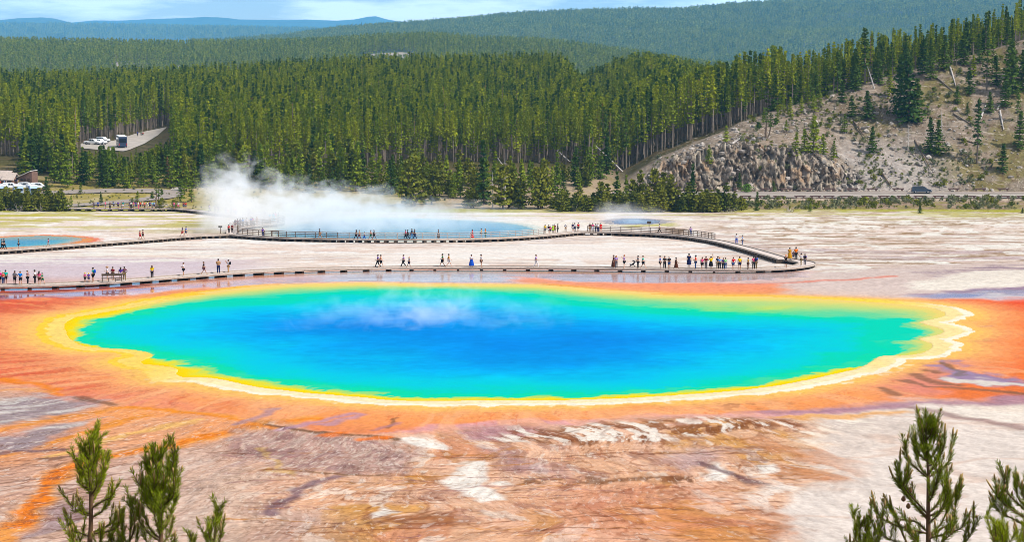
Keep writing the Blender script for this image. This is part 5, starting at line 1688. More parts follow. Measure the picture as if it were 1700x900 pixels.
allp = np.vstack([sx0, bk, lf0])
n_small = len(lf0)
allp = np.column_stack([allp, terrain(allp[:, 0], allp[:, 1]) + .1])
asc = rgen.uniform(.35, 1.25, len(allp)) * rgen.choice([.7, .8, 1.0, 1.5], len(allp))
asc[-n_small:] *= .45
scatter('scrub', allp, asc, SCRUB, 'low scrub and grass tufts dotting the bare slope and roadside bank', rgen)
# loose stones of the talus and cliff foot
m_stone = mat_plain('talus_stone', (.27, .235, .205), .95, .05, .35, 1.5, rnd=.3)
STONES = []
for k in range(5):
    bm = bmesh.new(); bmesh.ops.create_icosphere(bm, subdivisions=1, radius=.5)
    for v in bm.verts: v.co *= rm.uniform(.65, 1.25); v.co.z *= .75
    me = bpy.data.meshes.new('stone'); bm.to_mesh(me); bm.free(); me.materials.append(m_stone); STONES.append(me)
st0 = np.column_stack([rgen.uniform(36, 150, 2600), 590.5 + np.abs(rgen.normal(0, 22, 2600))])
ct0 = np.interp(st0[:, 0], CT_X, CT_Z, left=-11.2, right=-11.2)
w0 = np.where(ct0 > -9, 1.0, np.where((st0[:, 0] > 84) & (st0[:, 0] < 125), .55, .22))
cd0 = np.interp(st0[:, 0], CR_X, CR_D)
st0 = st0[(rgen.uniform(0, 1, len(st0)) < w0) & (st0[:, 1] < cd0)]
st0 = np.column_stack([st0, terrain(st0[:, 0], st0[:, 1])])
scatter('rubble', st0, rgen.choice([.3, .5, .7, 1.1, 1.9], len(st0), p=[.3, .3, .22, .13, .05]), STONES, 'loose rubble below and above the cliff', rgen)
# ------------------------------------------------------------------ walkways
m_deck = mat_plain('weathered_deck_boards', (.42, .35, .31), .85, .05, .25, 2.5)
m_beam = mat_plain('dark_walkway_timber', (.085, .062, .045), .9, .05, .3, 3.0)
m_curb = mat_plain('walkway_edge_timber', (.30, .245, .20), .9, .05, .25, 3.0)
m_rail = mat_plain('railing_timber', (.16, .115, .085), .9, .05, .3, 3.0)
m_rail2 = mat_plain('lit_railing_timber', (.36, .31, .28), .9, .05, .25, 3.0)  # same railing timber, sunlit look put into its paler colour

def resample(pts, step):
    P = [Vector(p) for p in pts]
    L = [0.0]
    for a, b in zip(P, P[1:]): L.append(L[-1] + (b - a).length)
    n = max(2, int(L[-1] / step) + 1)
    out = []
    for s_ in np.linspace(0, L[-1], n):
        i = min(np.searchsorted(L, s_, side='right') - 1, len(P) - 2)
        t = (s_ - L[i]) / max(L[i + 1] - L[i], 1e-6)
        out.append(P[i].lerp(P[i + 1], t))
    return out

LIFT = .60
def walkway(label, px_pts, width, step=2.0, rails=(), sup=2.4, group='walkways over the hot ground', LIFT=LIFT):
    """rails: (start fraction, end fraction, side, material)"""
    flat = smooth_poly(np.array(px_pts, float), 2, closed=False)
    P = resample([gp(a, b, LIFT) for a, b in flat], .8)
    e = empty('boardwalk', P[len(P) // 2] - Vector((0, 0, LIFT)))
    tag(e, label, 'boardwalk', group)
    o_ = e.location.copy()
    def nrm(i, S=P):
        t = S[min(i + 1, len(S) - 1)] - S[max(i - 1, 0)]
        return Vector((-t.y, t.x, 0)).normalized()
    def strip(z0, z1, a, b):
        mb = MB(); vs = []; fs = []
        for i, p in enumerate(P):
            n = nrm(i)
            q = p - o_
            for off, dz in ((a, z0), (b, z0), (b, z1), (a, z1)):
                vs.append(q + n * off + Vector((0, 0, dz)))
        m = len(P)
        for i in range(m - 1):
            for k in range(4):
                k2 = (k + 1) % 4
                fs.append((i * 4 + k, i * 4 + k2, (i + 1) * 4 + k2, (i + 1) * 4 + k))
        fs += [(3, 2, 1, 0), tuple((m - 1) * 4 + k for k in range(4))]
        return mb.add(vs, fs)
    h = width / 2
    strip(-.07, 0, -h, h).build('deck', m_deck, e)
    for sd in (-1, 1):
        a, b = sorted((sd * (h + .003), sd * (h - .16)))
        strip(.004, .13, a, b).build('curb', m_curb, e)
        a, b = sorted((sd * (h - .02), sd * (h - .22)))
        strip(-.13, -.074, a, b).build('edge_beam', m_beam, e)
    S = resample(P, sup)
    S = S[:100]
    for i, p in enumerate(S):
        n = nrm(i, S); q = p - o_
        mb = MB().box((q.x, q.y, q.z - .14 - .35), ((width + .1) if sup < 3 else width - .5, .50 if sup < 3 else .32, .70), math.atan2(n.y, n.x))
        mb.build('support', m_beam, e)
    for f0, f1, side, mat in rails:
        Q = P[int(f0 * (len(P) - 1)):int(f1 * (len(P) - 1)) + 1]
        base = MB()
        off = lambda i: Q[i] - o_ + nrm(i, Q) * side * (h - .1)
        for zz in (.42, .74, 1.08):
            base.tube([off(i) + Vector((0, 0, zz)) for i in range(0, len(Q))], .065, 4)
        r = base.build('railing', mat, e)
        R = resample([Q[i] - o_ + nrm(i, Q) * side * (h - .1) for i in range(len(Q))], 2.2)
        for p in R[:90]:
            MB().box((p.x, p.y, p.z + .56), (.13, .13, 1.12)).build('post', mat, r)
    return P

NEAR = [(-40, 475.5), (0, 475), (60, 474), (140, 470.5), (200, 467), (260, 462.5), (330, 457), (400, 452), (430, 450.5), (500, 447.5), (620, 445), (700, 444), (860, 444), (1000, 445.5), (1100, 446.6),
        (1200, 447.6), (1270, 447.2), (1310, 444.8), (1335, 441), (1342, 438), (1336, 435), (1318, 432.5), (1300, 430)]
RIGHT = [(1302, 430.5), (1285, 425.5), (1250, 415), (1215, 406), (1190, 400), (1150, 393.5), (1100, 389), (1040, 386.6), (985, 385.2), (955, 385.5)]
MIDW = [(957, 385.5), (935, 387.5), (900, 391), (860, 394), (800, 396.5), (720, 397.8), (640, 398), (560, 397), (480, 395.5), (430, 393), (384, 389.5)]
LEFTW = [(386, 389.6), (350, 390.5), (300, 393), (250, 397.4), (180, 402.5), (100, 408.5), (50, 412.5), (0, 416), (-50, 419.5)]
LOOP = [(286, 346), (320, 349), (350, 352.5), (400, 358), (440, 363.5), (462, 367.2), (464, 370), (450, 372.3), (420, 374.5), (396, 377.5), (384, 382), (386, 388.5)]
walkway('long low boardwalk along the far shore of the rainbow spring', NEAR, 2.6, sup=3.2, LIFT=.46)
walkway('curved boardwalk climbing from the near loop to the railed walkway', RIGHT, 2.3, rails=((.62, .98, -1, m_rail),), sup=1.6)
walkway('railed boardwalk in front of the blue steaming pool', MIDW, 2.4, rails=((.14, .68, -1, m_rail2), (.68, .98, -1, m_rail)), sup=1.7)
walkway('straight boardwalk without railing past the small teal pool', LEFTW, 2.3, sup=1.7)
walkway('hairpin boardwalk with railings at the left end of the steam', LOOP, 2.4, rails=((.55, .99, 1, m_rail), (.50, .86, -1, m_rail2)), sup=2.2)
FARW = [(112, 345.5), (160, 346.2), (200, 346), (240, 346.5), (290, 346.3)]
walkway('far boardwalk crowded with visitors beside the left road', FARW, 3.0, rails=((.35, .95, 1, m_rail2),), sup=2.4)

# ------------------------------------------------------------------ roads
m_road = mat_plain('pale_road_surface', (.215, .18, .155), .9, .05, .12, .4)
m_lot = mat_plain('gravel_lot_surface', (.30, .265, .23), .95, .05, .2, .3)
m_line = mat_plain('road_paint', (.72, .70, .62), .8, .1, .1, 1.0)
def draped(name, pts, width, mat, lift, label, n=5):
    S = resample([Vector((p[0], p[1], 0)) for p in pts], 2.0)
    vs, fs = [], []
    for i, p in enumerate(S):
        t = S[min(i + 1, len(S) - 1)] - S[max(i - 1, 0)]
        nn = Vector((-t.y, t.x, 0)).normalized()
        for k in range(n):
            q = p + nn * width * (k / (n - 1) - .5)
            vs.append((q.x, q.y, tz(q.x, q.y) + lift))
    for i in range(len(S) - 1):
        for k in range(n - 1):
            a = i * n + k
            fs.append((a, a + n, a + n + 1, a + 1))
    return tag(MB().add(vs, fs).build(name, mat), label, kind='structure')

ROADY = (568, 583)
draped('road', [(26, 575.5), (60, 575.5), (110, 575), (160, 574), (215, 573)], 13, m_road, .20, 'two lane road running below the bare hill')
for yy in (575.6, 575.2):
    pass
draped('road_line', [(26, 575.4), (60, 575.4), (110, 574.9), (160, 573.9), (215, 572.9)], .35, m_line, .215, 'pale centre line of the road', 2)
def groundline(px):
    return [on_ground(a, b, 505)[:2] for a, b in smooth_poly(np.array(px, float), 2, closed=False)]
draped('road', groundline([(60, 322), (110, 320.5), (160, 318.5), (220, 317.5), (265, 318.5), (288, 322.5), (276, 328), (240, 332.5), (190, 337), (130, 341.5), (60, 345)]), 7.0, m_road, .22, 'looping service road beside the cabins')
draped('path', groundline([(276, 324), (300, 312), (318, 300), (352, 300)]), 3.0, m_lot, .20, 'pale footpath climbing behind the left end of the steam')

LOTN = lambda px: np.interp(px, [120, 160, 205, 215, 240, 262, 277], [700, 690, 680, 688, 722, 772, 828])
LOTF = lambda px: np.interp(px, [120, 150, 190, 230, 276, 290], [722, 728, 742, 792, 832, 836])
U = np.linspace(134, 277, 50); V_ = np.linspace(0, 1, 30)
PX, VV = np.meshgrid(U, V_)
YL = LOTN(PX) * (1 - VV) + LOTF(PX) * VV
XL = (PX - 850) / FOC * YL
ZL = terrain(XL.ravel(), YL.ravel()).reshape(XL.shape) + .22
tag(link('parking_lot', grid_mesh('parking_lot', XL, YL, ZL, None, m_lot)), 'pale upper parking lot cut into the left forest', kind='structure')

def lot(px, py):
    """point of the upper lot seen at a photo position"""
    u, a, b_ = ray(px, py)
    d = np.arange(640, 900, .5)
    g = terrain(u / a * d, d) + .22 - (H + b_ / a * d)
    i = int(np.argmax(g > 0)); y = d[i]
    return Vector((u / a * y, y, tz(u / a * y, y) + .23))

# ------------------------------------------------------------------ vehicles
m_tyre = mat_plain('tyre_rubber', (.02, .02, .02), .85, .1, .1)
m_rim = mat_plain('wheel_metal', (.45, .45, .47), .35, .5, .1, metal=.7)
m_glass = mat_plain('dark_window_glass', (.015, .02, .028), .06, .6, .1)
m_lamp = mat_plain('lamp_glass', (.75, .75, .72), .15, .6, .05)
m_red = mat_plain('tail_lamp', (.45, .02, .015), .25, .5, .05)
m_white = mat_plain('white_vehicle_paint', (.74, .75, .77), .3, .5, .04)
m_navy = mat_plain('dark_blue_vehicle_paint', (.018, .03, .055), .22, .6, .05)
m_busd = mat_plain('dark_bus_paint', (.03, .045, .085), .25, .5, .1)
m_rvb = mat_plain('pale_blue_vehicle_paint', (.30, .42, .66), .35, .5, .06)
m_bump_ = mat_plain('dark_bumper', (.05, .05, .055), .6, .3, .1)

def bevel(o, w):
    b_ = o.modifiers.new('edges', 'BEVEL'); b_.width = w; b_.segments = 2; b_.limit_method = 'ANGLE'
    return o

def vehicle(name, label, cat, loc, rz, prof, glass, width, paint, wheels, r=.34, group=None, lamp_z=.75, tumble=.14):
    """profile (x, z) of the side; front is +x"""
    e = empty(name, loc, rz); tag(e, label, cat, group)
    zmax = max(z for x, z in prof); zw = .95
    def mb_profile(pf, w):
        n = len(pf); vs = []
        for sgn in (-1, 1):
            for x, z in pf:
                k = max(0, (z - zw) / max(zmax - zw, .1)) * tumble
                vs.append((x, sgn * (w / 2 - k), z))
        fs = [tuple(range(n)), tuple(reversed(range(n, 2 * n)))] + [(i, i + n, (i + 1) % n + n, (i + 1) % n) for i in range(n)]
        return MB().add(vs, fs)
    bevel(mb_profile(prof, width).build('body', paint, e), .06)
    for pg in glass:
        mb_profile(pg, width + .03).build('window', m_glass, e)
    x0, x1 = min(x for x, z in prof), max(x for x, z in prof)
    # windscreen and rear window lie on the slopes between roof and bonnet
    for wx_ in wheels:
        for sgn in (-1, 1):
            t = MB().tube([(wx_, sgn * (width / 2 - .20), r), (wx_, sgn * (width / 2 + .015), r)], r, 16).build('wheel', m_tyre, e)
            MB().tube([(wx_, sgn * (width / 2 + .02), r), (wx_, sgn * (width / 2 + .035), r)], r * .6, 10).build('rim', m_rim, t)
    for sgn in (-1, 1):
        MB().box((x1 - .02, sgn * (width / 2 - .28), lamp_z), (.08, .36, .16)).build('headlight', m_lamp, e)
        MB().box((x0 + .02, sgn * (width / 2 - .18), lamp_z + .12), (.08, .2, .34)).build('tail_light', m_red, e)
    MB().box((x1 + .02, 0, .42), (.14, width * .92, .2)).build('bumper', m_bump_, e)
    MB().box((x0 - .02, 0, .42), (.14, width * .92, .2)).build('bumper', m_bump_, e)
    return e

VAN = [(-2.5, .32), (2.5, .30), (2.54, .62), (2.40, .88), (1.62, 1.06), (.82, 1.66), (.35, 1.76), (-2.05, 1.74), (-2.42, 1.45), (-2.52, .9)]
VANG = [[(.98, 1.10), (.62, 1.58), (.30, 1.66), (.22, 1.10)], [(.12, 1.10), (.20, 1.67), (-.88, 1.67), (-.92, 1.10)], [(-1.02, 1.10), (-.98, 1.67), (-1.98, 1.64), (-2.25, 1.16)]]
p = on_ground(1537, 327.0, 505)
p = Vector((p.x, 579.0, tz(p.x, 579.0) + .22))
vehicle('minivan', 'dark blue minivan driving on the road below the bare hill', 'minivan', p, radians(-3), VAN, VANG, 1.95, m_navy, (1.6, -1.55), .35)
# windscreen and rear glass of the minivan
PICK = [(-2.8, .5), (2.7, .5), (2.75, .85), (2.62, 1.08), (1.35, 1.15), (.65, 1.82), (.2, 1.9), (-.75, 1.88), (-.95, 1.14), (-2.75, 1.12)]
PICKG = [[(1.05, 1.2), (.6, 1.75), (.1, 1.8), (.08, 1.2)], [(-.02, 1.2), (0, 1.8), (-.68, 1.78), (-.75, 1.2)]]
q = lot(154, 240)
vehicle('pickup_truck', 'white pickup truck at the left side of the upper lot', 'pickup truck', q, radians(-18), PICK, PICKG, 1.95, m_white, (1.7, -1.75), .42, lamp_z=.9)
SUV = [(-2.2, .4), (2.2, .4), (2.25, .8), (2.1, 1.0), (1.2, 1.1), (.55, 1.65), (.1, 1.74), (-1.9, 1.7), (-2.25, 1.1)]
SUVG = [[(.95, 1.14), (.5, 1.58), (.1, 1.64), (.08, 1.14)], [(-.02, 1.14), (0, 1.64), (-.9, 1.62), (-.92, 1.14)], [(-1.02, 1.14), (-1.0, 1.62), (-1.8, 1.58), (-2.05, 1.16)]]
q = lot(166, 239.5)
vehicle('parked_car', 'white car half hidden by a pine right of the white pickup', 'car', q, radians(-25), SUV, SUVG, 1.85, m_white, (1.4, -1.4), .36)
q = lot(171, 236)
vehicle('parked_car', 'white car behind the half hidden white car in the upper lot', 'car', q, radians(-25), SUV, SUVG, 1.85, m_white, (1.4, -1.4), .36)

def box_vehicle(name, label, cat, loc, rz, L_, W_, Hh, low, paint, roofp, rows, group=None):
    e = empty(name, loc, rz); tag(e, label, cat, group)
    pr = [(-L_ / 2, low), (L_ / 2, low), (L_ / 2 + .04, low + .7), (L_ / 2 - .05, Hh * .62), (L_ / 2 - .35, Hh - .22), (-L_ / 2 + .05, Hh - .22)]
    bevel(MB().prism(pr, -W_ / 2, W_ / 2).build('body', paint, e), .08)
    bevel(MB().box((-.1, 0, Hh - .10), (L_ - .5, W_ - .12, .21)).build('roof', roofp, e), .06)
    for sgn in (-1, 1):
        for (xa, xb, za, zb) in rows:
            MB().box(((xa + xb) / 2, sgn * (W_ / 2 + .008), (za + zb) / 2), (xb - xa, .02, zb - za)).build('window', m_glass, e)
    MB().box((L_ / 2 - .02, 0, Hh * .60), (.24, W_ * .86, Hh * .26)).build('windscreen', m_glass, e)
    MB().box((-L_ / 2 - .008, 0, Hh * .62), (.02, W_ * .8, Hh * .34)).build('rear_window', m_glass, e)
    for sgn in (-1, 1):
        MB().box((-L_ / 2 - .012, sgn * (W_ / 2 - .16), low + .75), (.02, .18, .6)).build('tail_light', m_red, e)
        MB().box((L_ / 2 + .05, sgn * (W_ / 2 - .3), low + .4), (.04, .34, .2)).build('headlight', m_lamp, e)
        for wx_ in (L_ * .33, -L_ * .28):
            t = MB().tube([(wx_, sgn * (W_ / 2 - .25), .45), (wx_, sgn * (W_ / 2 + .01), .45)], .45, 16).build('wheel', m_tyre, e)
            MB().tube([(wx_, sgn * (W_ / 2 + .015), .45), (wx_, sgn * (W_ / 2 + .03), .45)], .26, 10).build('rim', m_rim, t)
    return e
q = lot(202, 244)
box_vehicle('tour_bus', 'dark blue tour bus with white roof in the upper lot', 'bus', q, radians(104), 11.0, 2.55, 3.6, .35, m_busd, m_white,
            [(-4.9 + k * 1.45, -4.9 + k * 1.45 + 1.3, 1.7, 2.9) for k in range(6)])
for k, (px, py, rz, lab) in enumerate([(6, 325, 80, 'white and blue motorhome at the left border behind the hedge'), (30, 325, 74, 'middle pale blue motorhome parked below the gabled cabin'), (54, 325, 68, 'rightmost pale blue motorhome, next to the dark pine')]):
    q = on_ground(px, py, 505)
    box_vehicle('motorhome', lab, 'motorhome', q + Vector((0, 0, .2)), radians(-rz), 6.4, 2.3, 2.55, .4, m_rvb, m_white, [(-2.6, -1.6, 1.6, 2.3), (-.9, .2, 1.6, 2.3), (.9, 1.7, 1.6, 2.3)], 'motorhomes parked behind the hedge')
for k, (px, py, lab) in enumerate([(18, 315.5, 'white car parked behind the motorhomes'), (44, 315, 'white car below the shed roofed cabin'), (64, 315.5, 'white car at the right end of the motorhome row')]):
    q = on_ground(px, py, 505)
    vehicle('parked_car', lab, 'car', q + Vector((0, 0, .2)), radians(4), SUV, SUVG, 1.85, m_white, (1.4, -1.4), .36, 'white cars parked below the cabins')

# ------------------------------------------------------------------ cabins
m_log = mat_plain('brown_cabin_boards', (.165, .098, .075), .85, .1, .25, 2.0)
m_logd = mat_plain('dark_cabin_boards', (.07, .048, .04), .85, .1, .25, 2.0)
m_roofm = mat_plain('pale_brown_shingles', (.42, .34, .29), .85, .1, .18, 2.5)
m_roofp = mat_plain('pale_grey_roofing', (.56, .53, .50), .8, .1, .12, 2.5)
def gable(e, name_roof, W_, D_, hw, hr, cx, cy, mat_wall, mat_roof):
    pr = [(-W_ / 2, 0), (W_ / 2, 0), (W_ / 2, hw), (0, hr), (-W_ / 2, hw)]
    m = Matrix.Translation((cx, cy, 0))
    MB().prism(pr, -D_ / 2, D_ / 2, m).build('wall', mat_wall, e)
    rf = MB()
    for s_ in (-1, 1):
        a = Vector((s_ * (W_ / 2 + .5), 0, hw - .5 * (hr - hw) / (W_ / 2))); b_ = Vector((0, 0, hr))
        up = Vector((0, 0, .16))
        vs = []
        for yy in (-D_ / 2 - .6, D_ / 2 + .6):
            for v in (a, b_, b_ + up, a + up):
                vs.append(m @ (v + Vector((0, yy, .01))))
        rf.add(vs, [(0, 1, 2, 3), (7, 6, 5, 4), (0, 4, 5, 1), (1, 5, 6, 2), (2, 6, 7, 3), (3, 7, 4, 0)])
    rf.build(name_roof, mat_roof, e)
q = on_ground(11, 307.5, 505)
e = empty('gabled_cabin', q, radians(72)); tag(e, 'brown cabin with two stepped pale shingle gables near the left border', 'cabin')
gable(e, 'roof', 3.2, 2.8, 2.0, 3.6, 1.2, .9, m_log, m_roofm)
gable(e, 'porch_roof', 2.8, 2.6, 1.8, 3.1, -.2, -1.4, m_log, m_roofm)
for yy in (-1.9, -.9):
    d_ = MB().box((-1.63, yy, .9), (.06, .75, 1.75)).build('door', m_logd, e)
    MB().box((-1.68, yy + .25, .9), (.05, .08, .08)).build('handle', m_rim, d_)
MB().box((-.2, -2.73, 1.2), (.8, .06, .7)).build('window', m_glass, e)
MB().tube([(2.0, .9, 2.6), (2.0, .9, 4.3)], .12, 8).build('chimney', m_logd, e)
q = on_ground(48, 306.5, 505)
e = empty('shed_roofed_cabin', q, radians(-12)); e.scale = (.78, .78, .78); tag(e, 'brown cabin with one sloping pale roof right of the gabled cabin', 'cabin')
MB().prism([(-2.4, 0), (2.2, 0), (2.2, 4.3), (1.2, 4.3), (-2.4, 2.7)], -2.4, 2.4).build('wall', m_log, e)
MB().prism([(-3.1, 2.42), (1.9, 4.64), (1.9, 4.86), (-3.1, 2.64)], -3.0, 3.0).build('roof', m_roofp, e)
for x_ in (-.4, 1.0):
    d_ = MB().box((x_, -2.43, 1.05), (.9, .06, 2.1)).build('door', m_logd, e)
    MB().box((x_ + .3, -2.48, 1.0), (.08, .05, .08)).build('handle', m_rim, d_)
MB().tube([(1.7, -1.2, 4.2), (1.7, -1.2, 5.7)], .1, 8).build('vent_pipe', m_logd, e)
MB().box((-1.5, -2.43, 1.7), (.8, .05, .5)).build('window', m_glass, e)

# ------------------------------------------------------------------ road guards, signs, bench
m_guard = mat_plain('brown_guard_timber', (.11, .07, .06), .85, .05, .25, 2.0)
def guard(px, py, wpx, d, lab, grp):
    u, a, b_ = ray(px, py)
    x = u / a * d
    e = empty('road_guard', (x, d, tz(x, d) + .2), 0); tag(e, lab, 'road guard', grp)
    L_ = wpx * d / FOC
    bevel(MB().box((0, 0, .55), (L_, .30, .34)).build('beam', m_guard, e), .03)
    for s_ in (-1, 1):
        MB().box((s_ * (L_ / 2 - .5), .02, .18), (.42, .36, .40)).build('post', m_guard, e)
FG = [1238, 1268, 1293, 1328, 1354, 1376, 1403, 1439, 1467, 1498, 1526, 1558, 1584, 1611, 1640, 1667, 1697]
for k, px in enumerate(FG):
    guard(px, 330, 18.5, 567.0, 'brown timber guard beam on the near edge of the road', 'near row of road guards')
for px in (1227, 1273, 1305, 1339, 1377, 1415, 1448, 1491, 1583, 1627, 1666):
    guard(px, 322, 19, 583.5, 'brown timber guard beam on the hill side of the road', 'hill side row of road guards')

m_signd = mat_plain('dark_sign_panel', (.05, .04, .035), .6, .2, .15)
def sign(px, py, hgt, w, h_, lab, legs=1, face=0.0):
    p = gp(px, py)
    e = empty('sign', p, face); tag(e, lab, 'sign')
    if legs == 1:
        MB().box((0, 0, hgt / 2 - .1), (.13, .13, hgt + .2)).build('post', m_rail, e)
    else:
        for s_ in (-1, 1):
            MB().box((s_ * w * .42, 0, hgt / 2 - .1), (.12, .12, hgt + .2)).build('post', m_rail, e)
    bevel(MB().box((0, -.09, hgt), (w, .05, h_)).build('panel', m_signd, e), .01)
sign(366, 390, 1.6, .75, .34, 'small dark sign on a post beside the left boardwalk junction')
sign(1077.5, 386, 2.0, .8, .5, 'small dark sign on a post behind the railed walkway')
sign(457, 397.5, 1.55, 1.35, .3, 'wide low information board in front of the railing', 2)
p = gp(186, 468, .47)
e = empty('bench', p, radians(8)); tag(e, 'long dark bench on the near boardwalk with visitors behind it', 'bench')
MB().box((0, 0, .46), (2.6, .42, .07)).build('seat', m_beam, e)
MB().box((0, .24, .86), (2.6, .06, .28)).build('backrest', m_beam, e)
for s_ in (-1.2, -.4, .4, 1.2):
    MB().box((s_, 0, .21), (.1, .4, .42)).build('leg', m_beam, e)
for s_ in (-1.2, 1.2):
    MB().box((s_, .24, .59), (.08, .07, .30)).build('support', m_beam, e)

# stroller pushed along the near boardwalk
p = gp(1050, 445, .47)
m_str = mat_plain('black_stroller_fabric', (.03, .025, .03), .8, .1, .2)
e = empty('stroller', p, radians(180)); tag(e, 'dark baby stroller pushed along the near boardwalk', 'stroller')
MB().tube([(-.55, -.22, 1.02), (-.1, -.22, .55), (.45, -.22, .16)], .022, 5).tube([(-.55, .22, 1.02), (-.1, .22, .55), (.45, .22, .16)], .022, 5).tube([(-.55, -.22, 1.02), (-.55, .22, 1.02)], .022, 5).tube([(-.1, -.22, .5), (-.32, -.22, .14)], .02, 5).tube([(-.1, .22, .5), (-.32, .22, .14)], .02, 5).build('frame', m_tyre, e)
MB().prism([(-.18, .42), (.32, .36), (.42, .55), (.10, .52), (-.22, .82), (-.34, .78)], -.2, .2).build('seat', m_str, e)
MB().prism([(-.36, .8), (-.30, 1.0), (-.08, 1.08), (.12, 1.0), (-.06, .96), (-.22, .82)], -.21, .21).build('hood', m_str, e)
for x_, r in ((.45, .12), (-.32, .14)):
    for s_ in (-.24, .24):
        MB().tube([(x_, s_ - .02, r), (x_, s_ + .02, r)], r, 12).build('wheel', m_tyre, e)
# ------------------------------------------------------------------ visitors
CLOTH = {'white': (236, 232, 236), 'pale grey': (190, 188, 196), 'grey': (120, 118, 126), 'black': (24, 22, 28), 'navy': (30, 36, 82), 'blue': (40, 84, 190), 'bright blue': (20, 128, 220), 'light blue': (120, 170, 226), 'teal': (20, 150, 150),
 'turquoise': (20, 190, 170), 'green': (20, 120, 84), 'pale green': (150, 210, 150), 'lime': (190, 230, 20), 'yellow': (250, 210, 20), 'mustard': (206, 150, 40), 'tan': (190, 150, 110), 'khaki': (140, 120, 84), 'brown': (90, 52, 36), 'mauve': (130, 90, 100),
 'purple': (90, 60, 160), 'lilac': (190, 160, 220), 'pink': (240, 110, 150), 'magenta': (230, 30, 150), 'coral': (240, 100, 80), 'peach': (236, 170, 140), 'orange': (244, 130, 20), 'orange red': (236, 74, 20), 'red': (214, 26, 44), 'dark red': (120, 20, 36), 'denim': (52, 80, 132), 'cyan': (30, 190, 220), 'olive': (70, 70, 50)}
_cm = {}
def cloth(c):
    if c not in _cm:
        _cm[c] = mat_plain(c.replace(' ', '_') + '_cloth', tuple(lin(CLOTH[c], .62)), .85, .1, .12, 6.0)
    return _cm[c]
SKIN = [mat_plain('light_skin', (.50, .29, .20), .6, .2, .06), mat_plain('tanned_skin', (.34, .18, .11), .6, .2, .06), mat_plain('dark_skin', (.13, .065, .04), .6, .2, .06)]
HAIRC = {'dark': (.025, .017, .013), 'brown': (.09, .045, .022), 'fair': (.34, .22, .10), 'ginger': (.32, .11, .03), 'grey': (.36, .34, .33)}
HAIRM = {k: mat_plain(k + '_hair', v, .6, .25, .15, 20) for k, v in HAIRC.items()}
m_face = mat_plain('face_features', (.20, .09, .07), .6, .2, .1)
rp = random.Random(99)
SEEN_LABEL = set()

def person(px, py, pose, face, top, bot, btype, hair='dark', height=1.0, place='', extra=None, long=False, hat=None, lift=None, pos=None, jacket=False, grp=''):
    P = pos if pos is not None else gp(px, py, LIFT + .01)
    if lift is not None and pos is None: P = gp(px, py, lift)
    fa = {'out': 180, 'in': 0, 'left': 90, 'right': -90}.get(face, face)
    e = empty('person', P, radians(fa + rp.uniform(-14, 14)))
    k = height * rp.uniform(.97, 1.03) * 1.0
    e.scale = (k * rp.uniform(1.0, 1.12), k * 1.05, k)
    M = POSES[pose]
    link('body', M['body'], e, rp.choice(SKIN[:2] * 3 + SKIN[2:]))
    link('face', M['face'], e, m_face)
    link('jacket' if jacket else 'shirt', M['jacket' if jacket else 'shirt'], e, cloth(top))
    link(btype, M[btype], e, cloth(bot))
    hn = 'hat' if hat else 'hair'
    link(hn, M['hat' if hat else 'long_hair' if long else 'hair'], e, cloth(hat) if hat else HAIRM[hair])
    if extra: link('backpack', M['backpack'], e, cloth(extra))
    act = {'stand': 'standing', 'walk': 'walking', 'photo': 'raising a camera', 'hip': 'hand on hip', 'up': 'one arm up', 'wide': 'arms out', 'lean': 'leaning forward', 'hold': 'holding something', 'sit': 'sitting'}[pose]
    who = 'child' if height < .85 else 'person'
    what = ('%s %s' % (bot, btype)) if not (btype == 'dress' and top == bot) else 'dress'
    lab = '%s in %s top, %s%s, %s %s' % (who, top, what, (' and %s hat' % hat if hat else ' with %s pack' % extra if extra else ''), act, place)
    w = lab.split()
    lab = ' '.join(w[:16])
    if lab in SEEN_LABEL:
        print('DUP LABEL', lab)
    SEEN_LABEL.add(lab)
    tag(e, lab, who if who == 'person' else 'child', grp)
    return e

